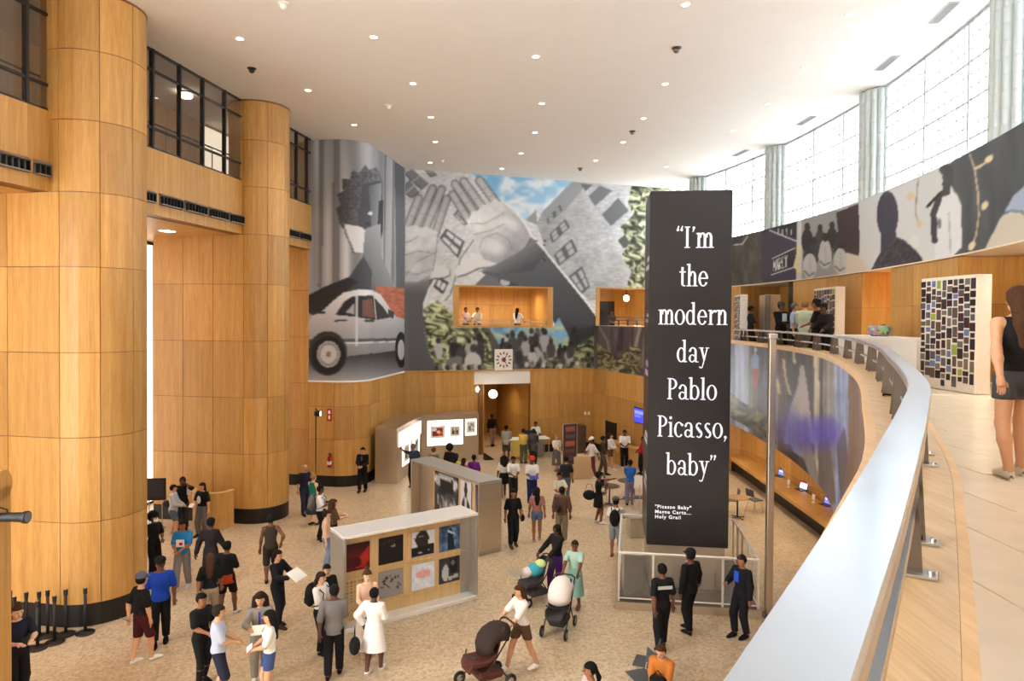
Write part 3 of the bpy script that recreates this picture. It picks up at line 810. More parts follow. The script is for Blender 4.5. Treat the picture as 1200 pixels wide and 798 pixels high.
m1.poly([(393, 369), (404, 353), (414, 347), (417, 347), (417, 371)], (42, 43, 48)); m1.poly([(419, 347), (436, 346), (449, 360), (457, 372), (440, 375), (420, 372)], (48, 48, 54))
m1.poly([(405, 366), (415, 355), (416, 369)], (170, 172, 178)); m1.poly([(424, 352), (436, 350), (441, 372), (425, 371)], (150, 98, 82), .7); m1.line([(418, 345), (418, 405)], 1.6, (208, 210, 214)); m1.line([(438, 346), (441, 374)], 1.3, (200, 202, 206))
m1.line([(364, 366), (380, 366)], 2.6, (52, 52, 56)); m1.line([(393, 376), (406, 375)], 2, (60, 60, 66)); m1.line([(428, 376), (438, 376)], 2, (60, 60, 66)); m1.poly([(455, 362), (462, 366), (461, 373), (455, 371)], (60, 62, 68))
m1.ell(384, 414, 23, 26, (52, 53, 57)); m1.ell(384.5, 416, 20, 22, (30, 30, 33)); m1.ell(385, 415, 13.5, 15.5, (186, 187, 190)); m1.ell(385, 415, 12, 14, (140, 141, 145)); m1.ell(385, 415, 9.5, 11, (196, 197, 200)); m1.ell(385, 415, 3, 3.4, (120, 120, 124))
m1.ell(470, 410, 7, 21, (34, 34, 37)); m1.ell(470, 410, 4, 12, (180, 182, 186))
m1.build('mural', None, label='black and white mural of a silver saloon car before a curtain', category='mural')
# ---- the great mural on the back wall: two raised hands, sky, leaning brick building
m2 = Print(bw, 0.03, bws(800), 4.37, CEILZ - .003, .03, 390, 262)
m2.fill((208, 210, 213)); al = np.arange(len(m2.X)); m2.grain(al, 3.2, 1.8, .13, 1); m2.grain(al, 40, 40, .10, 2)
def win(p, q, c0=(96, 99, 104), c1=(176, 180, 186), n=2):
    q = np.array(q, float); p.poly(q, c0); c = q.mean(0)
    for k in range(n):
        a, b = (k + .14) / n, (k + .86) / n
        e = [q[0] + (q[1] - q[0]) * a, q[0] + (q[1] - q[0]) * b, q[3] + (q[2] - q[3]) * b, q[3] + (q[2] - q[3]) * a]
        e = [c_ + (np.mean(e, 0) - c_) * .22 for c_ in e]; p.poly(e, c1)
        mid = np.mean(e, 0); p.line([(e[0] + e[3]) / 2, (e[1] + e[2]) / 2], .9, c0)
for q in ([(473, 203), (483, 198), (502, 215), (494, 222)], [(468, 221), (480, 210), (491, 225), (482, 232)], [(495, 196), (506, 197), (512, 205), (505, 207)]): m2.poly(q, (128, 132, 138)); m2.line([q[0], q[3], q[2]], 1.2, (84, 86, 92)); m2.line([((q[0][0] + q[3][0]) / 2, (q[0][1] + q[3][1]) / 2), ((q[1][0] + q[2][0]) / 2, (q[1][1] + q[2][1]) / 2)], 1, (190, 194, 198))
win(m2, [(515, 279), (523, 267.7), (544.6, 283), (537, 303)], (92, 96, 102), (208, 211, 215), 2); win(m2, [(508, 336), (514, 324), (526, 331), (519, 345)], (70, 72, 78), (214, 216, 219), 1); win(m2, [(531, 252), (536, 246), (549, 258), (545, 265)], (120, 124, 130), (196, 199, 203), 2)
m2.line([(556, 280), (540, 302), (528, 345), (522, 352)], 1.4, (120, 124, 130))
m2.poly([(545, 352), (560, 330), (576, 316), (600, 312), (650, 318), (665, 345), (660, 352)], (108, 112, 118)); m2.ell(600, 327, 16, 9, (66, 68, 74)); m2.ell(592, 330, 6, 5, (186, 189, 194)); m2.ell(625, 332, 12, 8, (150, 162, 178)); m2.ell(641, 340, 9, 8, (196, 208, 220))
sky = [(530, 200), (670, 212), (636, 248), (629, 244), (616, 257), (613, 262), (592, 240), (577, 226), (556, 205)]
m2.grad(sky, (600, 205), (620, 255), (128, 184, 224), (168, 208, 234)); ids = m2.inside(sky); cn = np.clip((vnoise(m2.X[ids] / 17, m2.Y[ids] / 9, 4) + .5 * vnoise(m2.X[ids] / 6, m2.Y[ids] / 4, 6) - .62) * 2.2, 0, .85)[:, None]
m2.C[ids] = m2.C[ids] * (1 - cn) + np.array([236, 242, 246]) * cn
m2.poly([(628, 246), (630, 264), (616, 258)], (150, 155, 160))
bld = [(635, 249), (670, 213), (810, 222), (810, 345), (690, 352), (641, 297), (629, 262)]
m2.grad(bld, (640, 280), (740, 240), (168, 172, 176), (196, 199, 203)); ids = m2.inside(bld); m2.grain(ids, 4.5, 1.7, .16, 7); m2.grain(ids, 22, 22, .12, 8)
m2.poly([(635, 249), (670, 213), (689, 214), (664, 245), (641, 262)], (150, 155, 160)); m2.line([(664, 245), (690, 345)], 1.3, (176, 180, 184), .7)
m2.poly([(689.6, 230), (703, 217.5), (717.8, 223.3), (697.4, 241.7)], (112, 117, 120)); m2.poly([(705, 251.5), (724.6, 232), (737, 246.6), (715.8, 265)], (104, 109, 112)); m2.poly([(680, 215), (695, 216), (686, 224)], (104, 108, 112))
for q in ([(641, 256), (656.6, 240), (659, 247), (642, 263)], [(644, 274.8), (662.4, 257), (668, 266), (647, 285.4)], [(648.8, 299), (670, 279.6), (677, 295), (654.7, 311.7)], [(666, 324), (682, 311.7), (691.6, 336), (681.8, 344.7)]): win(m2, q, (98, 101, 106), (176, 180, 185))
m2.poly([(724, 282), (733, 274), (745, 278), (745, 292), (730, 290)], (84, 86, 84))
LV = [(40, 42, 36), (64, 66, 54), (118, 124, 96), (176, 182, 148), (214, 218, 192)]; m2.mottle(m2.inside([(741, 214), (810, 216), (810, 340), (733, 340), (740, 318), (728, 300), (738, 284), (727, 266), (742, 252), (736, 238)]), LV, 5, 3, 3)
# forearms and hands
m2.grad([(466, 322), (513, 320), (503, 340), (496, 356), (497, 385), (503, 412), (514, 437), (466, 437)], (480, 325), (480, 437), (96, 98, 103), (84, 86, 92)); m2.grad([(466, 330), (480, 330), (480, 437), (466, 437)], (466, 380), (482, 380), (120, 122, 128), (88, 90, 96), .8)
m2.line([(513, 321), (503, 338), (496.5, 356), (497.5, 385), (503.5, 412), (514, 437)], 1.6, W8)
fa = [(564, 320), (598, 300), (624, 277), (641, 297), (672, 334), (698, 368), (703, 386), (690, 408), (667, 408), (648, 376), (622, 338)]
m2.grad(fa, (610, 290), (680, 395), (96, 100, 106), (58, 59, 64)); m2.line([(592, 240), (614, 260), (624, 277.5), (641, 297), (688, 355), (699, 370)], 2.2, W8)
for k in range(26): m2.ell(622 + random.Random(k).uniform(-12, 18), 292 + random.Random(k + 50).uniform(-12, 14), 1.3, 1.0, (188, 190, 194) if k % 3 == 0 else (52, 54, 58))
def hand(fingers, palm, thumb, c0, c1, g0, g1, fg):
    for x0, y0, x1, y1, w in fingers:                              # separate fingers, thin dark gaps between them
        dx, dy = x1 - x0, y1 - y0; L = math.hypot(dx, dy); ux, uy = -dy / L, dx / L
        m2.line([(x0, y0), (x1, y1)], w + 1.9, (84, 87, 93), .9); m2.line([(x0, y0), (x1, y1)], w, fg, 1, .10)
        m2.line([(x0 - ux * w * .1, y0 - uy * w * .1), (x1, y1)], w * .45, tuple(min(255, v * 1.1) for v in fg), .5)
        for f in (.36, .68): px, py = x0 + dx * f, y0 + dy * f; m2.line([(px - ux * w * .3, py - uy * w * .3), (px + ux * w * .3, py + uy * w * .3)], .9, tuple(v * .7 for v in fg), .6)
    m2.poly([(x + 1.2, y + 1.4) for x, y in thumb], (80, 83, 89), .8); m2.poly(thumb, tuple(v * .98 for v in g0))
    m2.grad(palm, c0, c1, g0, g1); i = m2.inside(palm); m2.grain(i, 6, 5, .06, 17); m2.grain(i, 15, 12, .08, 18)
hand([(477.5, 265, 490.5, 232, 8.0), (487.5, 267, 507, 221, 8.2), (498, 270, 517.5, 222, 8.2), (508.5, 278, 523.5, 233, 8.0)],
     [(471, 263), (478, 266), (486, 263), (494, 267), (500, 265), (508, 270), (513.5, 272), (512, 290), (509.7, 306.5), (505, 322), (490, 333), (468, 336), (468, 300)],
     [(498, 306), (508, 309), (518, 311), (526, 316), (527, 322), (520, 325), (508, 326), (496, 330)], (474, 270), (505, 330), (216, 218, 221), (176, 179, 184), (172, 175, 180))
for l in ([(471, 285), (480, 283), (490, 277)], [(471, 300), (490, 294), (510, 297)], [(473, 326), (486, 308), (506, 298)], [(474, 318), (488, 322), (504, 316)], [(513, 274), (511, 296), (507, 318)]): m2.line(l, 1.3, (118, 121, 127), .6)
m2.ell(482, 290, 9, 6, (226, 227, 229), .6, .2, .8); m2.ell(486, 314, 10, 8, (224, 225, 228), .55, -.5, .8)
m2.grad([(505, 322), (490, 330), (468, 331), (468, 345), (500, 345)], (490, 322), (490, 345), (150, 153, 158), (92, 95, 100), .85)
hand([(549, 258, 530.5, 228, 7.8), (556.5, 250, 533, 215.5, 8.2), (566, 244, 543.5, 212.5, 8.4), (583, 240, 562, 211.5, 8.6)],
     [(546.5, 258), (550, 256), (553, 247), (559, 248), (566, 239), (572, 240), (580, 233), (591, 239), (604, 250), (614, 262), (622, 279), (613, 292), (598, 304), (583, 309), (567, 304), (559, 291), (553, 274)],
     [(578, 294), (566, 293), (550, 302), (537, 311), (532, 318), (535, 324), (546, 321), (560, 314), (584, 311)], (560, 250), (612, 300), (222, 223, 226), (150, 153, 159), (186, 189, 193))
for l in ([(552, 262), (568, 262), (590, 250)], [(556, 275), (575, 270), (592, 262)], [(562, 290), (566, 279), (582, 273), (596, 281), (600, 292)]): m2.line(l, 1.3, (124, 127, 133), .55)
m2.ell(580, 290, 15, 11, (232, 233, 235), .65, .3, .9); m2.ell(600, 262, 12, 8, (228, 229, 232), .55, .6, .9); m2.ell(566, 254, 8, 5, (226, 227, 230), .4, 0, .9)
m2.grad([(583, 309), (613, 292), (624, 279), (640, 297), (625, 318), (590, 320), (560, 318)], (600, 296), (612, 316), (128, 131, 137), (74, 76, 82), .9)
# crowd and leaves along the foot of the mural
ft = [(498, 384), (650, 384), (668, 408), (700, 392), (770, 385), (770, 440), (514, 440), (503, 412)]
m2.poly([(497, 362), (512, 352), (531, 366), (531, 384), (648, 384), (655, 372), (668, 408), (704, 388), (704, 440), (514, 440), (503, 412), (497, 385)], (82, 84, 80))
m2.mottle(m2.inside([(496, 362), (512, 352), (531, 366), (531, 384), (572, 384), (580, 440), (514, 440), (503, 412)]), [(44, 46, 40), (78, 82, 62), (142, 150, 108), (196, 202, 160), (218, 222, 194)], 5.5, 3, 11); m2.mottle(m2.inside([(572, 383), (648, 383), (655, 372), (672, 404), (668, 420), (590, 412)]), [(78, 84, 84), (112, 150, 184), (128, 180, 220), (168, 184, 160), (196, 204, 178)], 12, 8, 12); m2.mottle(m2.inside([(650, 420), (668, 402), (680, 405), (704, 386), (704, 440), (600, 440), (640, 425)]), [(40, 41, 38), (62, 62, 56), (120, 124, 92), (182, 186, 146)], 4.5, 3, 14)
figures(m2, (588, 386, 676, 410), 34, 15, 26); figures(m2, (512, 396, 585, 416), 10, 16, 28)
m2.ell(562, 396, 4, 6, (44, 42, 42)); m2.ell(563, 413, 5, 14, (60, 60, 62)); m2.ell(555, 408, 4, 5, (66, 62, 60)); m2.ell(554, 424, 10, 11, (196, 198, 200)); m2.ell(531, 425, 12, 6, (118, 118, 118), 1, -.5)
for h_ in range(14): m2.ell(512 + 4.2 * h_, 431 - (h_ % 3), 3, 3.4, ((58, 56, 56), (120, 118, 118), (190, 190, 190))[h_ % 3]); m2.ell(604 + 6.6 * h_, 429 - (h_ % 4), 2.6, 3.2, ((120, 118, 116), (62, 60, 60), (196, 196, 196))[h_ % 3])
m2.soften(1)
m2.build('mural', None, holes=[(a + .01, b - .01, z0, z1) for a, b, z0, z1 in OP], label='giant mural of two raised hands against sky and a leaning brick building', category='mural')
# backing behind the two wall murals, with the openings cut
m = MB()
for a, b, z0, z1 in [(0, OP[0][0], 4.33, CEILZ), (OP[0][0], OP[0][1], 4.33, OP[0][2]), (OP[0][0], OP[0][1], OP[0][3], CEILZ), (OP[0][1], OP[1][0], 4.33, CEILZ), (OP[1][0], OP[1][1], 4.33, OP[1][2]), (OP[1][0], OP[1][1], OP[1][3], CEILZ), (OP[1][1], bw.L, 0, CEILZ)]: strip(m, bw, a, b, z0, z1 - .002, -.25, 0)
struct('wall_back', m, plain('backing_grey', (120, 120, 122), .7), 'upper back wall behind the hands mural')
m = MB(); strip(m, p3, S3, p3.L, 4.33, CEILZ - .002, -.25, 0); struct('wall_side', m, MATS['backing_grey'], 'upper pier wall behind the car mural')
# ---- parapet print beside the tower
m = MB(); strip(m, pw, 0, pw.L, 4.33, 6.62, -.25, 0); struct('wall_parapet', m, MATS['backing_grey'], 'parapet of the small balcony beside the tower')
m3 = Print(pw, 0, pw.L, 4.33, 6.62, .02, 70, 60); m3.fill((92, 84, 88)); al = np.arange(len(m3.X)); m3.grain(al, 3, 30, .35, 21)
for l, c in (([(703, 384), (712, 400), (718, 440)], (150, 142, 134)), ([(750, 384), (745, 405), (727, 440)], (176, 168, 154)), ([(728, 386), (726, 410)], (66, 58, 66)), ([(757, 390), (752, 430)], (140, 134, 120))): m3.line(l, 5, c, .8, .4)
m3.mottle(m3.inside([(700, 402), (712, 412), (726, 420), (740, 404), (752, 410), (748, 440), (700, 440)]), [(52, 48, 46), (84, 78, 66), (146, 140, 98), (178, 172, 124)], 4, 2.6, 22)
m3.build('mural', None, label='dim print of drapery and leaves on the parapet beside the black tower', category='mural')
# ---- band mural over the upper floor
BT0, BT1 = w0t(35.2), w0t(8.5)
m4 = Print(W0, BT0, BT1, 8.53, 10.75, BO, 500, 96); m4.fill((188, 191, 194)); al = np.arange(len(m4.X)); m4.grain(al, 30, 20, .06, 31)
q = [(840, 255), (894, 255), (894, 345), (840, 345)]; m4.poly(q, (84, 80, 74)); m4.grain(m4.inside(q), 5, 12, .25, 32); m4.poly([(840, 280), (872, 274), (868, 284), (855, 288), (840, 288)], (62, 60, 72)); m4.line([(860, 287), (870, 286), (876, 277)], 1.6, (186, 186, 180))
m4.poly([(892, 262), (935, 258), (935, 345), (893, 345)], (66, 62, 78)); m4.poly([(904, 268), (934, 260), (934, 280)], (44, 42, 50)); m4.line([(902, 270), (934, 283), (934, 286)], 1.6, (206, 206, 210)); m4.poly([(905, 303), (930, 291), (930, 313), (905, 322)], (48, 46, 54)); m4.line([(905, 303), (931, 291)], 1.3, (206, 206, 210)); m4.line([(904, 322), (931, 313)], 1.3, (206, 206, 210))
for k, gl in enumerate('MARCY'):
    x = 907.5 + k * 3.4; y0, y1 = 305 - k * 1.5, 318 - k * 1.2; w = (214, 214, 216)
    seg = {'M': [[(-1, 1), (-1, 0), (0, .6), (1, 0), (1, 1)]], 'A': [[(-1, 1), (0, 0), (1, 1)], [(-.5, .65), (.5, .65)]], 'R': [[(-1, 1), (-1, 0), (.8, .1), (.8, .4), (-1, .5), (1, 1)]], 'C': [[(1, .1), (-.6, 0), (-1, .5), (-.6, 1), (1, .9)]], 'Y': [[(-1, 0), (0, .5), (1, 0)], [(0, .5), (0, 1)]]}[gl]
    for s_ in seg: m4.line([(x + a * 1.25, y0 + (y1 - y0) * b) for a, b in s_], 1.0, w)
for k, x in enumerate((912, 917, 922, 927)): m4.line([(x, 268 + k % 2), (x, 275)], 1.4, (188, 186, 190))
m4.poly([(934, 258), (941, 256), (940, 330), (933, 330)], (196, 196, 198)); m4.line([(936, 290), (935, 300), (932, 312), (937, 318)], 4.5, (208, 202, 150)); m4.ell(946, 322, 4, 5, (206, 200, 150))
q = [(940, 255), (981, 246), (984, 325), (939, 332)]; m4.poly(q, (150, 152, 155))
for x, y, s_, b in ((946, 266, 1.1, 48), (961, 267, .9, 70), (975, 264, 1, 48), (954, 282, 1, 66), (983, 276, 1, 62), (971, 284, .9, 70), (947, 287, .9, 58), (967, 278, 1.1, 190), (949, 298, 1, 180), (985, 288, 1, 186)):
    m4.ell(x, y + 15 * s_, 6.2 * s_, 13 * s_, (b, b, b + 2)); m4.ell(x, y, 3 * s_, 4.6 * s_, (52, 48, 48))
for x, y in ((967, 300), (949, 312), (985, 306)): m4.ell(x, y, 8, 15, (188, 190, 192)); m4.line([(x - 6, y + 6), (x - 1, y + 11), (x + 5, y + 8)], 2.2, (96, 90, 88), .7); m4.line([(x, y - 10), (x + 1, y + 10)], 2, (160, 162, 166), .5)
m4.poly([(980, 249), (1008, 238), (1009, 262), (1006, 304), (996, 304), (986, 288), (982, 270)], (64, 50, 54)); m4.poly([(992, 296), (1008, 300), (1022, 316), (990, 323)], (206, 194, 180)); m4.grad([(1006, 238), (1030, 228), (1120, 190), (1120, 330), (1022, 322), (1008, 300)], (1015, 240), (1090, 300), (196, 199, 202), (206, 208, 208))
m4.ell(1040, 252, 12.5, 28, (62, 60, 74)); m4.poly([(1033, 272), (1050, 272), (1052, 290), (1032, 294)], (60, 58, 72)); sh = [(1018, 322), (1026, 306), (1034, 292), (1050, 277), (1060, 282), (1072, 292), (1080, 302), (1083, 312)]; m4.poly(sh, (62, 58, 66)); m4.grain(m4.inside(sh), 1.6, 1.6, .7, 33)
m4.line([(1076, 210), (1074, 232), (1073, 250), (1077, 263)], 1.5, (150, 134, 108)); m4.ell(1067, 230, 4, 5.5, (206, 190, 156), 1, .5); m4.ell(1077, 262, 3, 4.5, (204, 186, 150)); m4.ell(1072, 283, 6, 8, (214, 214, 212), .8)
dk = [(1106, 198), (1120, 186), (1137, 176), (1220, 130), (1220, 205), (1187, 230), (1172, 258), (1160, 282), (1152, 296), (1112, 305), (1127, 290), (1127, 240), (1117, 222)]; m4.poly(dk, (74, 78, 82)); m4.grain(m4.inside(dk), 9, 60, .16, 34)
m4.poly([(1187, 230), (1220, 200), (1220, 262), (1172, 258)], (158, 174, 198)); m4.poly([(1172, 256), (1182, 247), (1198, 248), (1230, 262), (1230, 300), (1150, 300)], (196, 190, 174)); m4.line([(1176, 251), (1184, 247), (1196, 248), (1215, 258)], 2.2, (86, 104, 122))
m4.poly([(1096, 246), (1104, 230), (1114, 221), (1122, 228), (1127, 242), (1127, 290), (1116, 300), (1096, 306), (1095, 268)], (218, 220, 223)); m4.line([(1112, 250), (1114, 296)], 2, (176, 178, 184)); m4.ell(1111, 208, 6.5, 12, (70, 72, 76)); m4.ell(1109, 199, 8, 7, (66, 67, 71)); m4.poly([(1104, 214), (1114, 216), (1113, 228), (1106, 231)], (66, 66, 70)); m4.line([(1095, 282), (1094, 250), (1100, 234)], 7, (62, 61, 64)); m4.line([(1100, 234), (1104, 226)], 5, (58, 56, 58)); m4.line([(1087, 242), (1101, 227)], 3, (34, 34, 36)); m4.ell(1101, 262, 2.5, 6, (120, 120, 126))
m4.line([(1136, 180), (1142, 197), (1146, 225), (1147, 252), (1144, 275), (1139, 288)], 2.2, (190, 172, 140)); m4.line([(1142, 198), (1152, 193), (1159, 186)], 2.4, (204, 186, 152))
for x, y, a in ((1159, 186, .9), (1154, 241, .5), (1139, 288, .6)): m4.ell(x, y, 3.6, 6, (222, 206, 168), 1, a)
m4.build('mural', None, label='curved black and white band mural with a singer above the upper floor', category='mural')
# ---- print on the fascia of the upper floor
FT0 = RP.near(.9, 1.6)
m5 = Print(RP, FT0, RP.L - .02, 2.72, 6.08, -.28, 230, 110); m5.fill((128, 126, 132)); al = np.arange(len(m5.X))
u = (m5.X - 858) / 160
def vband(x0, x1, c, y0=380, y1=640, a=1.0): m5.poly([(x0, y0), (x1, y0), (x1, y1), (x0, y1)], c, a)
for x0, x1, c in ((840, 862, (120, 126, 142)), (862, 877, (156, 166, 186)), (877, 882, (110, 104, 104)), (882, 895, (84, 78, 82)), (895, 902, (96, 100, 112)), (902, 912, (136, 136, 148)), (912, 922, (92, 74, 66)), (922, 931, (74, 68, 72)), (931, 936, (64, 60, 66)), (936, 950, (80, 70, 72)), (950, 954, (92, 76, 66)), (954, 960, (190, 178, 150)), (960, 964, (88, 76, 74)), (964, 978, (150, 142, 134)), (978, 994, (134, 146, 176)), (994, 1004, (108, 92, 82)), (1004, 1012, (124, 118, 126)), (1012, 1040, (118, 100, 92))): vband(x0, x1, c)
m5.grain(al, 2.2, 90, .22, 41); m5.grain(al, 7, 14, .12, 42)
m5.ell(885, 425, 5, 11, (120, 140, 166)); m5.poly([(882, 432), (889, 432), (888, 453), (882, 453)], (150, 66, 62)); m5.ell(885, 410, 1.4, 4, (196, 198, 200)); m5.poly([(882, 453), (888, 453), (887, 480), (883, 480)], (100, 78, 66))
m5.poly([(938, 428), (942, 428), (947, 460), (950, 490), (956, 520), (918, 520), (925, 480), (934, 455)], (194, 184, 184)); m5.poly([(918, 500), (945, 490), (955, 545), (930, 530)], (150, 158, 196)); m5.line([(918, 422), (921, 445), (926, 462)], 3, (196, 182, 140)); m5.line([(911, 446), (913, 460)], 3.4, (204, 190, 140)); m5.line([(930, 408), (931, 425)], 3, (196, 186, 150)); m5.poly([(935, 520), (948, 510), (962, 570), (955, 575)], (146, 138, 136)); m5.poly([(980, 520), (990, 500), (996, 560), (985, 590)], (92, 86, 92)); m5.poly([(958, 520), (972, 515), (980, 590), (960, 590)], (112, 100, 96))
m5.poly([(994, 447), (1002, 445), (1004, 520), (994, 530)], (122, 100, 84)); m5.poly([(1000, 455), (1020, 450), (1020, 600), (985, 600), (990, 560)], (128, 98, 78), .6)
m5.ell(948, 508, 46, 26, (92, 76, 196), .75, .1, .9); m5.ell(925, 500, 14, 34, (120, 120, 220), .6, 0, .8); m5.ell(968, 504, 18, 22, (84, 62, 180), .6, 0, .8)  # glow of purple light painted into the print colour
m5.poly([(850, 455), (868, 470), (885, 480), (900, 490), (910, 520), (850, 486)], (84, 86, 66)); m5.mottle(m5.inside([(850, 458), (868, 470), (885, 480), (900, 490), (910, 520), (850, 486)]), [(44, 44, 38), (84, 84, 60), (130, 126, 88)], 6, 4, 43)
m5.grain(al, 1.5, 60, .12, 44)
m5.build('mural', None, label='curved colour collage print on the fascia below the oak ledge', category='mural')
# ================================================================== things in the hall
class Pic(Print):
    """small flat print, artwork in 0..100 units, y down"""
    def __init__(s, n=22, m=None):
        m = m or n; s.n, s.m_ = n, m
        gx, gy = np.meshgrid(np.linspace(0, 100, n), np.linspace(0, 100, m), indexing='ij'); s.X = gx.ravel(); s.Y = gy.ravel(); s.C = np.full((n * m, 3), 200.0)
    def make(s, name, w, h, loc, parent, rz=0.0, tilt=0.0, es=0.0, t=.012):
        """upright sheet facing -Y of its parent"""
        n, m = s.n, s.m_
        v = [((x / 100 - .5) * w, 0, (.5 - y / 100) * h) for x, y in zip(s.X, s.Y)]; k = len(v)
        I = np.arange(k).reshape(n, m); f = [(int(I[a, b]), int(I[a, b + 1]), int(I[a + 1, b + 1]), int(I[a + 1, b])) for a in range(n - 1) for b in range(m - 1)]
        v += [(-w / 2, t, h / 2), (w / 2, t, h / 2), (w / 2, t, -h / 2), (-w / 2, t, -h / 2)]
        c = [int(I[0, 0]), int(I[-1, 0]), int(I[-1, -1]), int(I[0, -1])]
        f += [(k, k + 1, k + 2, k + 3)] + [(c[i], c[(i + 1) % 4], k + (i + 1) % 4, k + i) for i in range(4)]
        me = bpy.data.meshes.new(name); me.from_pydata(v, [], f)
        at = me.color_attributes.new('print', 'FLOAT_COLOR', 'POINT'); q = np.clip(np.vstack([s.C, np.full((4, 3), 60.)]) / 255, 0, 1); q = np.where(q <= .04045, q / 12.92, ((q + .055) / 1.055) ** 2.4)
        at.data.foreach_set('color', np.c_[q, np.ones(len(q))].astype(np.float32).ravel())
        me.materials.append(painted('printed_glow' if es else 'printed_vinyl', .4, es)); me.update()
        o = link(name, me, parent); o.location = loc; o.rotation_euler = (tilt, 0, rz); return o
# ---- ceiling fittings
LT = emitter('lamp_lens', (255, 244, 226), 9.0)
first = None
DL = [(281, 45), (438, 43), (361, 105.5), (484, 97.5), (505, 137), (415, 146), (510, 166), (504, 190.5), (628, 66), (635, 121), (627, 155), (610.5, 179.5), (588, 197.5), (803, 5), (779.5, 98), (754, 138.5), (730, 166.5), (698, 188), (781, 195), (996, 16.5), (944, 78.5), (900, 121.5), (859, 153)]
where = ['above the gallery glazing between the columns', 'at the near end of the second row', 'just in front of the second round column', 'second along the row over the hands mural', 'third along the row over the hands mural', 'just in front of the car mural', 'fourth along the row over the hands mural', 'nearest the top of the car mural', 'nearest of the middle ceiling row', 'second of the middle ceiling row', 'third of the middle ceiling row', 'fourth of the middle ceiling row', 'fifth of the middle ceiling row, by the hands mural', 'nearest of the row above the black tower', 'second of the row above the black tower', 'third of the row above the black tower', 'fourth of the row above the black tower', 'closest to the leaning building in the mural', 'in the ceiling right above the black tower', 'nearest of the row by the glass block window', 'second of the row by the glass block window', 'third of the row by the glass block window', 'farthest of the row by the glass block window']
spot = bpy.data.lights.new('downlight_beam', 'SPOT'); spot.energy = 185; spot.color = (1.0, .90, .76); spot.spot_size = math.radians(110); spot.spot_blend = .8; spot.shadow_soft_size = .12
for (x, y), wh in zip(DL, where):
    c = atz(x, y, CEILZ)
    t = thing('downlight', 'small round recessed ceiling light ' + wh, 'ceiling light', (c[0], c[1], CEILZ), 0, 'recessed ceiling lights')
    if first is None:
        a = MB().lathe([(.125, -.001), (.125, -.012), (.095, -.02), (.09, -.004)], (0, 0, 0), 20, cap=False).build('trim_ring', WHITE, t, smooth=True)
        b = MB().lathe([(.09, -.003), (.09, -.012), (.02, -.014)], (0, 0, 0), 16).build('lens', LT, t); first = (a.data, b.data)
    else:
        link('trim_ring', first[0], t); link('lens', first[1], t)
    l = bpy.data.objects.new('beam', spot); COL.objects.link(l); l.parent = t; l.location = (0, 0, -.05)
for (x, y), lb, dark in (((332, 4), 'white ceiling sprinkler nearest the wide column', 0), ((295, 80), 'black dome camera on the ceiling by the second column', 1), ((455, 123.5), 'white ceiling sprinkler before the car mural', 0), ((793, 56), 'grey ceiling sprinkler near the top of the black tower', 2), ((741, 153.5), 'grey ceiling sprinkler over the middle of the hall', 2), ((680, 197), 'grey ceiling sprinkler by the hands mural', 2), ((518, 187), 'white ceiling sprinkler above the left hand of the mural', 0)):
    c = atz(x, y, CEILZ); t = thing('ceiling_camera' if dark == 1 else 'sprinkler', lb, 'camera' if dark == 1 else 'sprinkler', (c[0], c[1], CEILZ))
    mt = (WHITE, BLK, STEELD)[dark]
    MB().lathe([(.13, -.001), (.13, -.02), (.09, -.03)], (0, 0, 0), 14).build('rose', mt, t)
    MB().lathe([(.085, -.03), (.08, -.09), (.05, -.13), (.01, -.145)], (0, 0, 0), 12).build('head', mt, t, smooth=True)
for (x, y), lb in (((1106, 15), 'nearest'), ((1040, 73.5), 'second'), ((945, 141), 'third'), ((868, 179), 'farthest')):
    c = atz(x, y, CEILZ); tq = w0t(c[1]); n = W0.nrm(tq)
    t = thing('ceiling_grille', lb + ' grey linear air grille in the ceiling by the glass block window', 'air grille', (c[0], c[1], CEILZ), math.atan2(n[1], n[0]), 'linear ceiling grilles')
    MB().box((0, 0, -.008), (.26, 1.15, .014)).build('frame', plain('grille_grey', (190, 192, 194), .5), t)
    for i in range(4): MB().box((-.08 + i * .053, 0, -.02), (.012, 1.08, .014)).build('slat', plain('grille_slat', (120, 124, 128), .5), t)
c = atz(218, 108, CEILZ)
t = thing('ceiling_lamp', 'glowing drum lamp on the ceiling behind the gallery glazing', 'ceiling light', (c[0], c[1], CEILZ))
MB().lathe([(.2, -.001), (.2, -.05)], n=20).build('canopy', CHAR, t); MB().lathe([(.19, -.05), (.2, -.13), (.16, -.18), (.02, -.2)], n=20).build('shade', emitter('gallery_lamp', (255, 240, 214), 10), t, smooth=True)
SPL = spot.copy(); SPL.energy = 60
for Y in (19.0, 21.6, 13.4):
    pt = gal(Y) - E_ * 1.8
    t = thing('soffit_light', 'square downlight in the oak soffit %s' % {19.0: 'beside the wide column', 21.6: 'between the two round columns', 13.4: 'before the wide column'}[Y], 'ceiling light', (pt[0], pt[1], SOFF - .02), math.atan2(D[1], D[0]), 'oak soffit lights')
    MB().box((0, 0, -.008), (.42, .42, .012)).build('frame', WHITE, t); MB().box((0, 0, -.018), (.34, .34, .012)).build('lens', LT, t)
    l = bpy.data.objects.new('beam', spot); COL.objects.link(l); l.parent = t; l.location = (0, 0, -.06); l.data = SPL
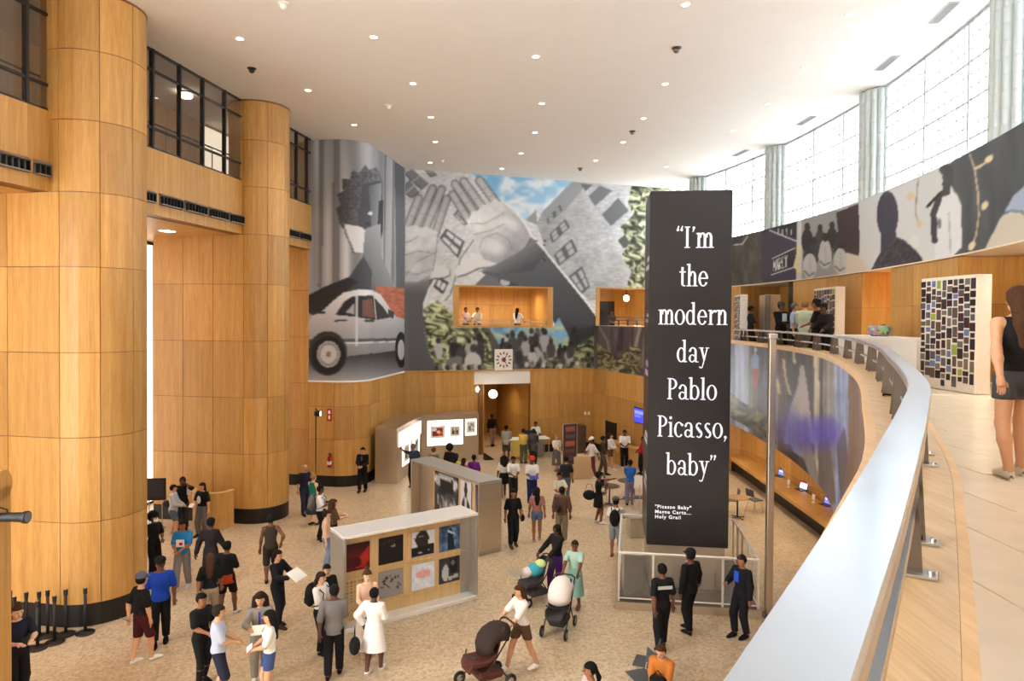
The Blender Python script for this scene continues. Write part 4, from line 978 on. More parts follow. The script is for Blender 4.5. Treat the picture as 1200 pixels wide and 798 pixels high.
def room_lamp(label, loc, energy, col=(1.0, .80, .52), r=.1):
    t = thing('downlight', label, 'ceiling light', loc, 0, 'recessed lights in the side rooms'); MB().lathe([(r + .03, -.001), (r + .03, -.012), (r, -.016)], n=16, cap=False).build('trim_ring', WHITE, t); MB().lathe([(r, -.003), (r, -.012), (.02, -.014)], n=16).build('lens', LT, t)
    d_ = bpy.data.lights.new('room_beam', 'SPOT'); d_.energy = energy; d_.color = col; d_.spot_size = math.radians(150); d_.spot_blend = 1; d_.shadow_soft_size = .1
    l = bpy.data.objects.new('beam', d_); COL.objects.link(l); l.parent = t; l.location = (0, 0, -.04)
for k, f in enumerate((.2, .5, .8)):
    a, b, z0, z1 = OP[0]; q = bw.off(a + (b - a) * f, -1.3); room_lamp('ceiling light inside the wide balcony opening, %s of three' % ('first', 'second', 'third')[k], (q[0], q[1], z1 + .02), 170)
a, b, z0, z1 = OP[1]; q = bw.off(a + (b - a) * .35, -1.2); room_lamp('ceiling light inside the small balcony by the tower', (q[0], q[1], z1 + .02), 140)
q = bw.off((PO0 + PO1) / 2 + .3, -2.5); room_lamp('ceiling light in the corridor beyond the portal', (q[0], q[1], 3.6), 130)
for k, (x, y) in enumerate(((9.6, 29.5), (9.4, 26.5), (9.2, 23.5), (8.9, 20.5))): room_lamp('recessed light over the laptop counter, %s from the tower' % ('first', 'second', 'third', 'fourth')[k], (x, y, 2.72), 90)
for k, Y in enumerate((26.5, 23.0, 19.5, 16.0, 12.5, 9.0, 5.5)):
    q = W0.off(w0t(Y), BO - .35); room_lamp('recessed light in the cream soffit over the upper floor, %s from the tower' % ('first', 'second', 'third', 'fourth', 'fifth', 'sixth', 'seventh')[k], (q[0], q[1], 8.5), 190, (1.0, .88, .7))
# ---- black tower with the quotation
e_t = np.array([.991, -.132]); e_t /= np.linalg.norm(e_t); n_t = np.array([-e_t[1], e_t[0]])
FLp = np.array([3.46, 17.25]); TW = 2.01; TZ0, TZ1 = 1.27, 10.22; TD = 1.95
rzT = math.atan2(e_t[1], e_t[0])
ZP = .18
tw = thing('display_tower', 'tall black square tower printed with a white quotation', 'display tower', (FLp[0], FLp[1], ZP), rzT)
TBK = plain('tower_black', (30, 28, 30), .38, var=.03)
MB().bev((TW / 2, TD / 2, (TZ0 + TZ1) / 2 - ZP), (TW, TD, TZ1 - TZ0), .012).build('black_cladding', TBK, tw)
MB().box((TW / 2, TD / 2, (TZ0 - ZP) / 2), (TW - .14, TD - .14, TZ0 - ZP)).build('steel_plinth', STEELW, tw)
for zz in (4.3, 7.3): MB().box((TW / 2, TD / 2, zz - ZP), (TW + .004, TD + .004, .006)).build('panel_joint', plain('joint_black', (14, 14, 15), .5), tw)
LW = emitter('letter_white', (232, 234, 244), .25)
class Gl:
    def __init__(s): s.P = []
    def q(s, *pts): s.P.append(list(pts)); return s
    def r(s, x0, y0, x1, y1): return s.q((x0, y0), (x1, y0), (x1, y1), (x0, y1))
    def ring(s, cx, cy, rx, ry, tx, ty, a0=0, a1=360, n=20):
        for i in range(n):
            a, b = math.radians(a0 + (a1 - a0) * i / n), math.radians(a0 + (a1 - a0) * (i + 1) / n)
            s.q((cx + rx * math.cos(a), cy + ry * math.sin(a)), (cx + rx * math.cos(b), cy + ry * math.sin(b)), (cx + (rx - tx) * math.cos(b), cy + (ry - ty) * math.sin(b)), (cx + (rx - tx) * math.cos(a), cy + (ry - ty) * math.sin(a)))
        return s
    def dot(s, cx, cy, r, n=12): return s.q(*[(cx + r * math.cos(2 * math.pi * i / n), cy + r * math.sin(2 * math.pi * i / n)) for i in range(n)])
def serif(g, x, y, w=.34, h=.06): return g.r(x - w / 2, y, x + w / 2, y + h)
def glyph(ch):
    g = Gl(); T = .15; A = 1.5; C = 1.42
    def stem(x, y0, y1, top='flag', bot=True):
        g.r(x - T / 2, y0, x + T / 2, y1)
        if bot: serif(g, x, y0)
        if top == 'flag': g.q((x - T / 2, y1), (x - T / 2 - .1, y1 - .02), (x - T / 2 - .1, y1 - .07), (x - T / 2, y1 - .1))
        if top == 'serif': serif(g, x, y1 - .06)
    def arch(x0, x1):
        cx = (x0 + x1) / 2 + T / 4; rx = (x1 - x0) / 2 + T / 4; g.ring(cx, .68, rx, .34, T, .1, 0, 180, 14); g.r(x1 - T / 2, 0, x1 + T / 2, .7); serif(g, x1, 0)
    if ch == 'I': stem(.24, 0, C, 'serif'); w = .5
    elif ch == 'm': stem(.2, 0, 1); arch(.2, .58); arch(.58, .96); w = 1.14
    elif ch == 'n': stem(.2, 0, 1); arch(.2, .6); w = .8
    elif ch == 'h': stem(.2, 0, A); arch(.2, .6); w = .8
    elif ch == 'r': stem(.2, 0, 1); g.ring(.48, .68, .26, .31, .1, .12, 70, 165, 8); g.dot(.52, .9, .085); w = .58
    elif ch == 't': g.r(.16, .12, .16 + T, 1.28); g.r(.03, .92, .46, 1.0); g.ring(.36, .16, .2, .16, .13, .07, 180, 300, 8); w = .5
    elif ch == 'e': g.ring(.36, .5, .33, .51, .15, .07, 20, 330, 24); g.r(.1, .5, .68, .57); g.ring(.36, .5, .33, .51, .13, .07, 5, 30, 4); w = .74
    elif ch == 'o': g.ring(.38, .5, .35, .52, .15, .06, 0, 360, 26); w = .76
    elif ch == 'c': g.ring(.36, .5, .33, .52, .15, .07, 45, 320, 22); g.dot(.58, .82, .085); w = .68
    elif ch == 'd': g.ring(.34, .49, .31, .5, .14, .07, 40, 320, 22); stem(.56, 0, A, 'flag', False); g.r(.56, 0, .74, .06); w = .8
    elif ch == 'b': stem(.17, .02, A, 'flag', False); g.ring(.4, .49, .33, .5, .15, .07, -140, 140, 22); w = .78
    elif ch == 'l': stem(.2, 0, A); w = .4
    elif ch == 'i': stem(.2, 0, 1); g.dot(.19, 1.28, .1); w = .4
    elif ch == 'a': g.r(.46, .1, .46 + T, .72); g.ring(.34, .7, .27, .31, .14, .08, 0, 160, 12); g.dot(.14, .76, .075); g.ring(.3, .26, .24, .27, .13, .06, 40, 330, 18); g.r(.54, 0, .74, .06); g.r(.5, .02, .61, .16); w = .74
    elif ch == 's': g.ring(.31, .75, .22, .26, .12, .08, 40, 270, 14); g.ring(.31, .25, .24, .27, .13, .08, -90, 130 - 360 + 0, 1) if 0 else g.ring(.31, .26, .24, .28, .13, .08, -140, 90, 14); g.q((.12, .62), (.26, .72), (.5, .4), (.36, .3)); w = .6
    elif ch == 'y': g.q((.1, 1), (.26, 1), (.46, .22), (.38, .02)); g.q((.56, 1), (.64, 1), (.36, -.12), (.28, -.3), (.24, -.3)); g.ring(.17, -.26, .14, .14, .09, .07, -170, 10, 8); serif(g, .18, .94, .32); serif(g, .6, .94, .26); w = .74
    elif ch == 'P': stem(.22, 0, C, 'serif'); g.ring(.3, 1.04, .42, .38, .15, .06, -90, 90, 16); g.r(.22, .66, .32, .72); g.r(.22, 1.36, .32, 1.42); w = .76
    elif ch == ',': g.dot(.14, .08, .1); g.q((.16, .16), (.25, .08), (.1, -.22), (.05, -.2)); w = .32
    elif ch in '“”’':
        sg = 1 if ch != '“' else -1
        for k in range(2 if ch != '’' else 1):
            x = .14 + .24 * k; g.dot(x, 1.34 if sg > 0 else 1.2, .085); g.q((x + .085 * sg, 1.34 if sg > 0 else 1.2), (x - .03 * sg, 1.36 if sg > 0 else 1.18), (x - .08 * sg, 1.08 if sg > 0 else 1.46), (x - .03 * sg, 1.06 if sg > 0 else 1.48))
        w = .5 if ch != '’' else .26
    return g, w
def textline(txt, x0, x1, base):
    wid = sum(glyph(c)[1] for c in txt); p0, p1 = [], []
    # place on the front face from photograph columns x0..x1 on its baseline
    def onface(px, py):
        r = ray(px, py); nn = np.array([n_t[0], n_t[1], 0]); p = CAMP + r * (((np.array([*FLp, 0]) - CAMP) @ nn) / (r @ nn)); return (p[:2] - FLp) @ e_t, p[2]
    a, za = onface(x0, base); b, zb = onface(x1, base); sx = (b - a) / wid; sy = .375; x = a; z = (za + zb) / 2 - ZP
    for ch in txt:
        g, w = glyph(ch); m = MB()
        for P in g.P:
            ar = sum(P[i][0] * P[(i + 1) % len(P)][1] - P[(i + 1) % len(P)][0] * P[i][1] for i in range(len(P)))
            if ar < 0: P = P[::-1]
            k = len(P); vs = [(x + u * sx, -.016, z + v * sy) for u, v in P] + [(x + u * sx, 0, z + v * sy) for u, v in P]
            m.add(vs, [tuple(range(k))] + [((i + 1) % k, i, k + i, k + (i + 1) % k) for i in range(k)])
        m.build('letter', LW, tw); x += w * sx
for tx, x0, x1, by in (('“I’m', 791.5, 836.5, 290.5), ('the', 795.5, 830.5, 335.5), ('modern', 771, 853, 380.5), ('day', 792.5, 831, 424.5), ('Pablo', 781, 840.5, 468.3), ('Picasso,', 769.5, 853, 512.5), ('baby”', 780, 839.5, 557)): textline(tx, x0, x1, by)
for tx, py in (('"Picasso Baby"', 597.2), ('Magna Carta...', 603.2), ('Holy Grail', 609.2)):
    fc = bpy.data.curves.new('caption', 'FONT'); fc.body = tx; fc.size = .118; fc.extrude = .004; fc.offset = .0035; fc.space_character = 1.22
    o = bpy.data.objects.new('caption', fc); COL.objects.link(o); bpy.context.view_layer.update()
    me = bpy.data.meshes.new_from_object(o.evaluated_get(bpy.context.evaluated_depsgraph_get())); bpy.data.objects.remove(o); me.materials.clear(); me.materials.append(LW)
    o = link('caption', me, tw, kind='stuff'); o.location = (.2, -.006, 7 - (py - 374) * 17.15 / 800 - ZP); o.rotation_euler = (math.pi / 2, 0, 0); o.scale = (1.05, 1, 1)
for k, (zz, hh, cl_) in enumerate(((8.55, .42, (210, 206, 216)), (7.1, .3, (160, 150, 176)), (5.85, .5, (168, 140, 190)), (4.0, .36, (205, 204, 210)), (2.9, .5, (180, 178, 190)))):
    MB().box((-.004, .55, zz - ZP), (.008, .7, hh * .28)).build('side_caption', plain('caption_%d' % k, cl_, .5), tw); MB().box((-.004, .75, zz - ZP - hh * .5), (.008, 1.0, hh * .28)).build('side_caption', plain('caption_%d' % k, cl_, .5), tw)
# platform, its rails and the tall pole
q4 = [(2.54, 16.33), (5.91, 15.88), (6.38, 19.25), (3.14, 19.68)]
pf = thing('tower_platform', 'low steel platform with pale rails around the black tower', 'platform')
MB().prism(q4, 0, ZP).build('deck', STEELW, pf)
MB().prism([tuple(np.array(p) * .97 + np.array([4.5, 17.8]) * .03) for p in q4], ZP, ZP + .006).build('deck_top', STEELD, pf)
RW = plain('pale_rail', (230, 224, 214), .35, .3)
qi = [tuple(np.array(p) * .955 + np.array([4.5, 17.8]) * .045) for p in q4]
for i in range(4):
    a, b = np.array(qi[i]), np.array(qi[(i + 1) % 4])
    for zz, r in ((1.36, .03), (.26, .018)): MB().tube([(*a, zz), (*b, zz)], r, 6).build('rail_bar', RW, pf)
    n = 5 if i in (1, 3) else 4
    for k in range(n): c = a + (b - a) * k / n; MB().box((c[0], c[1], (ZP + 1.36) / 2), (.045, .045, 1.36 - ZP)).build('rail_post', RW, pf)
    d_ = b - a; c = (a + b) / 2; MB().box((c[0], c[1], .8), (np.linalg.norm(d_) - .1, .008, .98), math.atan2(d_[1], d_[0])).build('glass_panel', seethrough('rail_glass', (.97, .98, .98), .03, .05, .05), pf)
m = MB(); a = np.array(qi[0]); m.add([(2.8, 16.6, .2), (3.38, 17.05, .2), (3.38, 17.1, .95), (2.8, 16.65, 1.2), (2.85, 17.3, .2), (2.85, 17.3, 1.2)], [(0, 1, 2, 3), (0, 3, 5, 4)]); m.build('steel_wedge', STEEL, pf)
c = atz(893, 727, 0)
t = thing('steel_pole', 'tall slim steel pole with a capped top beside the black tower', 'pole', (6.12, 16.05, 0))
MB().bev((0, 0, 3.3), (.15, .15, 6.56), .012).build('shaft', STEELW, t); MB().bev((0, 0, 6.62), (.2, .2, .12), .015).build('cap', STEEL, t); MB().box((0, 0, .02), (.3, .3, .04)).build('base', STEELD, t)
# ---- exhibition walls
def covers(k):
    p = Pic(20); R = random.Random(k)
    if k == 0: p.fill((92, 20, 18)); p.grad([(0, 0), (100, 0), (100, 50), (0, 50)], (0, 0), (0, 60), (40, 12, 12), (120, 26, 22)); p.poly([(40, 90), (70, 40), (95, 20), (100, 60), (80, 95)], (178, 40, 34)); p.ell(40, 70, 28, 20, (70, 14, 14))
    elif k == 1: p.fill((26, 22, 22)); p.poly([(48, 34), (66, 30), (66, 38), (48, 42)], (150, 148, 146)); p.line([(20, 20), (90, 10)], 4, (52, 46, 44))
    elif k == 2: p.fill((206, 208, 212)); p.ell(45, 32, 30, 34, (44, 38, 36)); p.poly([(0, 62), (100, 56), (100, 96), (0, 100)], (24, 22, 24)); p.line([(8, 26), (50, 20)], 4, (120, 110, 104)); p.line([(30, 84), (75, 80)], 3, (170, 170, 170))
    elif k == 3: p.fill((78, 104, 140)); p.grain(np.arange(len(p.X)), 18, 18, .6, k); p.poly([(42, 28), (66, 26), (72, 96), (38, 98)], (24, 30, 44)); p.ell(54, 20, 9, 10, (40, 36, 44)); p.line([(40, 20), (74, 36)], 6, (196, 210, 226))
    elif k == 4:
        p.fill((146, 142, 138))
        for _ in range(14): x, y = R.uniform(15, 85), R.uniform(20, 80); p.line([(x, y), (x + R.uniform(-16, 16), y + R.uniform(-12, 12))], 5, (34, 32, 34))
    elif k == 5: p.fill((212, 218, 228)); p.ell(50, 42, 32, 16, (222, 150, 148), .8); p.line([(50, 50), (50, 82)], 5, (190, 120, 124)); p.grain(np.arange(len(p.X)), 9, 9, .1, 2)
    elif k == 6: p.fill((54, 54, 58)); p.ell(30, 60, 16, 34, (180, 184, 190)); p.poly([(50, 8), (90, 4), (86, 60), (54, 66)], (22, 22, 24)); p.poly([(46, 78), (92, 70), (92, 84), (46, 92)], (176, 178, 182)); p.ell(66, 24, 9, 11, (110, 104, 100))
    elif k == 7:
        p.fill((212, 184, 136))
        for i in range(6):
            for j in range(7):
                p.poly([(8 + i * 15, 10 + j * 12), (17 + i * 15, 10 + j * 12), (17 + i * 15, 17 + j * 12), (8 + i * 15, 17 + j * 12)], (150, 124, 84))
    elif k == 8: p.fill((58, 60, 64)); p.ell(50, 18, 52, 16, (188, 190, 194)); p.poly([(25, 14), (80, 10), (84, 40), (20, 44)], (30, 30, 34)); figures(p, (8, 45, 92, 70), 22, 3, 40); p.grain(np.arange(len(p.X)), 8, 8, .3, 8)
    elif k == 9: p.fill((214, 216, 220)); p.poly([(10, 100), (14, 45), (40, 32), (60, 32), (86, 48), (90, 100)], (48, 48, 52)); p.ell(50, 20, 14, 18, (52, 48, 46)); p.poly([(40, 36), (60, 36), (56, 90), (46, 90)], (200, 202, 206))
    elif k == 10: p.fill((106, 130, 168)); p.grad([(0, 0), (100, 0), (100, 100), (0, 100)], (0, 0), (0, 100), (60, 70, 90), (180, 194, 214)); p.poly([(20, 30), (70, 20), (80, 100), (10, 100)], (70, 82, 110))
    return p
bA = thing('exhibit_wall', 'white-topped steel shadow box wall holding eight square pictures', 'exhibit wall', (-3.65, 14.9, 0), math.atan2(1.97, 2.84))
LA, DA, HA = 3.47, .86, 2.15
MB().bev((LA / 2, DA / 2, HA - .03), (LA, DA, .06), .006).build('top_panel', plain('satin_aluminium', (238, 238, 236), .26, .35), bA)
MB().bev((LA / 2, DA / 2, .05), (LA, DA, .1), .006).build('bottom_shelf', plain('satin_aluminium', (238, 238, 236), .26, .35), bA)
for x in (.03, LA - .03): MB().bev((x, DA / 2, HA / 2), (.06, DA, HA - .13), .006).build('side_panel', STEEL, bA)
MB().box((LA / 2, .36, HA / 2), (LA - .13, .03, HA - .18)).build('pegboard', PLY, bA); MB().box((LA / 2, DA - .03, HA / 2), (LA - .13, .03, HA - .18)).build('rear_panel', STEEL, bA)
MB().box((LA - .18, .34, HA / 2), (.24, .02, HA - .2)).build('steel_infill', STEEL, bA)
for i, (x0, x1) in enumerate(((.12, .74), (.96, 1.58), (1.8, 2.42), (2.55, 3.13))):
    for j, z in enumerate((1.55, .76)): k = (0, 1, 2, 3, 7, 4, 5, 6)[i + 4 * j]; covers(k).make('picture' if k != 7 else 'peg_label', x1 - x0, .62, ((x0 + x1) / 2, .315, z), bA)
for z in (.35, 1.16): MB().box((LA / 2, .33, z), (LA - .3, .02, .02)).build('batten', PLY, bA)
bB = thing('exhibit_wall', 'grey steel exhibition wall behind the shadow box wall', 'exhibit wall', (-3.4, 23.1, 0), math.atan2(-3.23, 2.48))
LB, DB, HB = 4.07, .83, 2.18
MB().bev((LB / 2, DB / 2, HB - .03), (LB, DB, .06), .006).build('top_panel', plain('grey_steel_top', (176, 174, 172), .38, .6), bB); MB().bev((LB / 2, DB / 2, .05), (LB, DB, .1), .006).build('bottom_shelf', STEEL, bB)
for x in (.03, LB - .03): MB().bev((x, DB / 2, HB / 2), (.06, DB, HB - .13), .006).build('side_panel', STEELW, bB)
MB().box((LB / 2, .36, HB / 2), (LB - .13, .03, HB - .18)).build('pegboard', PLY, bB); MB().box((LB / 2, DB - .03, HB / 2), (LB - .13, .03, HB - .18)).build('rear_panel', STEELW, bB); MB().box((.5, .33, HB / 2), (.85, .02, HB - .2)).build('steel_infill', STEELW, bB)
for k, x0, x1 in ((8, 1.05, 2.45), (9, 2.6, 3.2), (10, 3.42, 3.85)): covers(k).make('picture', x1 - x0, 1.5, ((x0 + x1) / 2, .31, 1.2), bB)
# long vitrine with lit recesses along the back corner
cs = thing('display_case', 'long angled steel display case with lit white recesses against the oak walls', 'display case')
pc = [(-5.72, 28.62), (-4.78, 28.5), (-4.27, 32.4), (-1.6, 33.4), (-1.85, 34.1), (-4.9, 33.1), (-5.55, 32.2)]
MB().prism(pc, 0, 2.3).build('case_body', STEELW, cs); MB().prism([(x, y) for x, y in pc], 2.3, 2.33).build('case_top', STEELW, cs)
def litpanel(a, b, f0, f1, z0, z1, pics, nm='lit_recess'):
    a, b = np.array(a), np.array(b); d_ = b - a; L = np.linalg.norm(d_); d_ = d_ / L; n = np.array([d_[1], -d_[0]]); rz = math.atan2(d_[1], d_[0]); c = a + d_ * L * (f0 + f1) / 2; w = L * (f1 - f0)
    o = MB().box((0, -.012, (z0 + z1) / 2), (w, .02, z1 - z0)).build(nm, emitter('lit_white', (255, 250, 240), 1.15), cs); o.location = (c[0], c[1], 0); o.rotation_euler = (0, 0, rz)
    for x, ww, z, h, col in pics:
        fr = MB().box((x * w, -.028, z), (ww + .14, .012, h + .14)).build('frame', plain('pale_mount', (238, 236, 232), .6), cs); fr.location = o.location; fr.rotation_euler = o.rotation_euler
        MB().box((x * w, -.03, z), (ww + .17, .006, h + .17)).build('frame_edge', CHAR, fr)
        pp = Pic(12); R = random.Random(col[0]); pp.fill(col)
        for _ in range(7): pp.ell(R.uniform(10, 90), R.uniform(10, 90), R.uniform(8, 22), R.uniform(8, 26), [tuple(min(255, v * 1.7 + 20) for v in col), (30, 24, 24), (230, 226, 220)][R.randrange(3)])
        pp.make('picture', ww, h, (x * w, -.036, z), fr)
litpanel(pc[2], pc[3], .1, .72, .85, 2.05, [(-.22, .52, 1.5, .4, (150, 52, 26)), (.27, .3, 1.5, .3, (84, 82, 80))])
litpanel(pc[2], pc[3], .76, .96, 1.25, 2.05, [(0, .24, 1.66, .36, (150, 150, 156))])
litpanel(pc[1], pc[2], .06, .96, 1.5, 2.1, []); litpanel(pc[1], pc[2], .2, .5, .55, 1.5, [(0, .5, 1.05, .5, (190, 186, 178))]); litpanel(pc[1], pc[2], .62, .9, .7, 1.5, [(0, .4, 1.1, .4, (170, 160, 150))])
# ---- queue posts by the wide column
so = None
for k, ((x, y), lb) in enumerate((((100, 742), 'standing apart at the end nearest the man in the blue polo'), ((77, 744), 'second from the open floor'), ((64, 753), 'third from the open floor'), ((44, 760), 'standing farthest forward of the cluster'), ((56, 745), 'against the column base behind the front pair'), ((46, 747), 'hidden behind the front one of the cluster'), ((27, 761), 'just behind the man with the phone'), ((31, 748), 'above the head of the man with the phone'), ((17, 754), 'partly hidden by the oak pylon'), ((12, 746), 'tallest at the far left of the cluster'))):
    c = atz(x, y, 0); t = thing('queue_post', 'black queue barrier post ' + lb, 'queue post', (c[0], c[1], 0), 0, 'black queue barrier posts')
    if so is None:
        b = MB().lathe([(.19, 0), (.19, .02), (.17, .035), (.05, .05), (.03, .06)], n=20).build('base', BLK, t, smooth=True); p = MB().lathe([(.032, .05), (.032, .88)], n=12).build('post', BLK, t, smooth=True); h = MB().lathe([(.04, .88), (.042, .99), (.036, 1.0)], n=12).build('belt_head', BLK, t); cpm = MB().lathe([(.03, 1.0), (.03, 1.008)], n=12).build('cap', STEEL, t)
        so = (b.data, p.data, h.data, cpm.data)
    else:
        for nm, d_ in zip(('base', 'post', 'belt_head', 'cap'), so): link(nm, d_, t)
# oak pylon at the left edge with a spotlight
t = thing('oak_pylon', 'rounded oak pylon cut by the left edge of the picture', 'pylon', (-9.18, 11.0, 0), .1)
MB().bev((0, 0, 2.1), (1.8, .5, 4.2), .05).build('body', WOOD, t); MB().lathe([(.25, -.9), (.25, .9)], (0, 0, 4.2), 20, 'X').build('rounded_top', WOOD, t); MB().box((-.1, -.26, .75), (1.75, .02, 1.5)).build('white_panel', WHITE, t)
c = aty(20, 606, 11.0)
t = thing('spotlight', 'black stage spotlight jutting from the oak pylon', 'spotlight', (c[0], c[1], c[2]), 0)
MB().lathe([(.07, -.28), (.075, -.1), (.075, .1), (.1, .12), (.1, .17)], n=14, axis='X').build('lamp_body', BLK, t, smooth=False); MB().lathe([(.085, .165), (.085, .172)], n=14, axis='X').build('lens', plain('lens_glass', (110, 112, 116), .1), t); MB().tube([(-.16, 0, -.08), (-.16, 0, .12), (-.3, 0, .16)], .014, 6).build('bracket', BLK, t)
for i in range(4): MB().lathe([(.08, -.02 + i * .03), (.08, -.012 + i * .03)], n=12, axis='X').build('cooling_fin', CHAR, t)
# ---- entrance desk, kiosk, light stand, wall fittings on the left
dk_ = thing('curved_desk', 'waist-high curved oak desk in front of the second column', 'desk')
dp = Path([(-10.6, 22.75), (-10.45, 22.35), (-10.1, 22.1), (-9.7, 22.08), (-9.35, 22.25), (-9.2, 22.6)], smooth=True, step=.12)
m = MB(); strip(m, dp, 0, dp.L, 0, 1.2, -.08, 0); m.build('front_shell', WOOD, dk_); m = MB(); strip(m, dp, 0, dp.L, 1.2, 1.23, -.1, .02); m.build('top_edge', NOSE, dk_); m = MB(); strip(m, dp, .2, dp.L - .2, .72, .75, -.45, -.08); m.build('inner_shelf', WOOD, dk_)
c = atz(180, 612, 0); t = thing('screen_kiosk', 'dark screen on thin legs beside the wide column', 'kiosk', (-11.62, 22.25, 0), .15)
MB().bev((0, 0, 1.3), (.62, .09, .72), .01).build('screen_case', BLK, t); MB().box((0, -.05, 1.32), (.54, .01, .56)).build('screen', plain('dark_screen', (58, 60, 66), .2), t)
for x in (-.2, .2): MB().tube([(x, 0, .02), (x, 0, .95)], .018, 6).build('leg', STEEL, t); MB().box((x, 0, .01), (.06, .4, .02)).build('foot', STEEL, t)
c = np.array([-7.85, 27.35]); t = thing('light_stand', 'tall black light stand by the car mural wainscot', 'light stand', (c[0], c[1], 0))
MB().tube([(0, 0, .05), (0, 0, 3.1)], .022, 8).build('pole', BLK, t)
for a in (0, 2.1, 4.2): MB().tube([(0, 0, .5), (.35 * math.cos(a), .35 * math.sin(a), .02)], .014, 6).build('leg', BLK, t)
MB().lathe([(.1, -.12), (.12, .0), (.13, .1)], (.1, -.06, 3.1), 12, 'X').build('lamp_head', BLK, t); MB().lathe([(.1, .1), (.1, .108)], (.1, -.06, 3.1), 12, 'X').build('lens', emitter('stage_lens', (255, 246, 230), 3), t); MB().tube([(0, 0, 3.05), (0, 0, 3.3), (.1, -.06, 3.2)], .02, 6).build('yoke', BLK, t)
def onp3(px, off):
    for t_ in np.linspace(0, p3.L, 900):
        p = p3.off(t_, off)
        if p[1] > 27 and abs(proj((p[0], p[1], 2))[0] - px) < .35 and t_ > S3: return p, p3.nrm(t_)
    return p3.off(S3 + .6, off), p3.nrm(S3 + .6)
p_, n_ = onp3(386, .09)
t = thing('fire_extinguisher', 'red fire extinguisher hung on the oak wainscot', 'fire extinguisher', (p_[0], p_[1], .82), math.atan2(n_[1], n_[0]))
RED = plain('extinguisher_red', (178, 26, 24), .35)
MB().lathe([(.07, 0), (.085, .03), (.085, .38), (.05, .45), (.025, .48)], n=14).build('cylinder', RED, t, smooth=True); MB().lathe([(.03, .48), (.03, .55)], n=10).build('valve', STEEL, t); MB().tube([(.03, 0, .54), (.12, .04, .5), (.12, .05, .2)], .014, 6).build('hose', BLK, t); MB().box((.0, 0, .57), (.14, .03, .03)).build('handle', BLK, t); MB().box((-.075, 0, .3), (.02, .1, .5)).build('bracket', CHAR, t); MB().lathe([(.087, .12), (.087, .26)], n=14, cap=False).build('label_band', WHITE, t)
p_, n_ = onp3(386, .04)
t = thing('wall_sign', 'narrow red and white sign high on the oak wainscot', 'sign', (p_[0], p_[1], 2.75), math.atan2(n_[1], n_[0]))
MB().box((0, 0, .22), (.02, .2, .5)).build('plate', RED, t); MB().box((.012, 0, .33), (.006, .1, .14)).build('pictogram', WHITE, t); MB().box((.012, 0, .12), (.006, .08, .16)).build('arrow', WHITE, t)
# ---- back of the hall
for k, (x, y, r) in enumerate(((559.5, 455.8, .2), (577.8, 461.7, .22))):
    Y = 34.9 - k * .7; c = aty(x, y, Y); t = thing('globe_pendant', ('smaller white globe lamp at the left of the portal', 'larger white globe lamp hanging in the portal')[k], 'pendant lamp', (c[0], c[1], c[2]), 0, 'globe lamps at the portal')
    MB().ell((0, 0, 0), (r, r, r), 18, 12).build('globe', emitter('globe_glow', (255, 240, 214), 4.5), t, smooth=True); MB().lathe([(.07, r - .02), (.07, r + .08)], n=12).build('collar', BLK, t); MB().tube([(0, 0, r + .06), (0, 0, 3.6 - c[2])], .012, 6).build('rod', BLK, t)
c = aty(734, 349, 38.2); t = thing('lantern_pendant', 'small glowing lantern in the balcony beside the tower', 'pendant lamp', (c[0], c[1], c[2])); MB().lathe([(.08, -.2), (.16, -.12), (.16, .08), (.06, .16)], n=12).build('shade', emitter('lantern_glow', (255, 214, 150), 4), t); MB().tube([(0, 0, .15), (0, 0, 8.66 - c[2])], .015, 6).build('rod', BLK, t)
a_ = math.atan2(*(BW1 - BW0)[::-1]); kb = (BW1 - BW0) / bw.L
tq = bws(735); c = bw.off(tq, -2.55); m = MB().box((c[0], c[1], 6.9), (.95, .06, 2.2), a_); struct('door_4', m, BLK, 'open dark doorway at the back of the small balcony')
for nm, (a, b, z0, z1), lb in (('balcony', OP[0], 'low rail across the wide balcony opening'), ('balcony', OP[1], 'dark rail across the small balcony by the tower')):
    t = thing('balcony_rail', lb, 'railing')
    dm = STEELW if b - a > 4 else CHAR
    for zz in ((.1, .28) if b - a > 4 else (.12, .3, .46)): m = MB(); strip(m, bw, a + .2, b - .2, z0 + zz - .02, z0 + zz + .02, -.14, -.1); m.build('rail_bar', dm, t)
    n = 5
    for k in range(n + 1): m = MB(); s_ = a + .3 + (b - a - .6) * k / n; strip(m, bw, s_ - .03, s_ + .03, z0, z0 + .3, -.16, -.08); m.build('post', dm, t)
c0 = bws(579.5); c1 = bws(600.5); cc = bw.off((c0 + c1) / 2, .05); cz = 7 - (421.5 - 372.4) * cc[1] / 800
t = thing('wall_clock', 'white square wall clock set low in the hands mural', 'clock', (cc[0], cc[1], cz), a_)
w = c1 - c0; MB().bev((0, 0, 0), (w, .06, w * 1.12), .01).build('panel', WHITE, t)
for k in range(12):
    an = k * math.pi / 6; o = MB().box((0, 0, 0), (.07, .012, .13)).build('hour_mark', plain('clock_bronze', (120, 84, 44), .4), t); o.location = (w * .36 * math.sin(an), -.035, w * .36 * math.cos(an)); o.rotation_euler = (0, an, 0)
MB().lathe([(.12, -.04), (.12, -.03)], n=14, axis='Y').build('hub', plain('clock_red', (168, 60, 40), .4), t)
for an, L in ((.6, .3), (2.6, .22)): o = MB().box((0, 0, L / 2), (.035, .01, L)).build('hand', BLK, t); o.location = (0, -.045, 0); o.rotation_euler = (0, an, 0)
c = aty(752, 494, 30.9); tt = pw.near(6.0, 31.4); pq = pw.off(pw.L - .55, .06); nn = pw.nrm(pw.L - .5)
t = thing('wall_screen', 'blue wall screen beside the black tower', 'screen', (pq[0], pq[1], 2.45), math.atan2(nn[1], nn[0]) + math.pi / 2)
MB().bev((0, 0, 0), (1.05, .06, .72), .01).build('bezel', BLK, t)
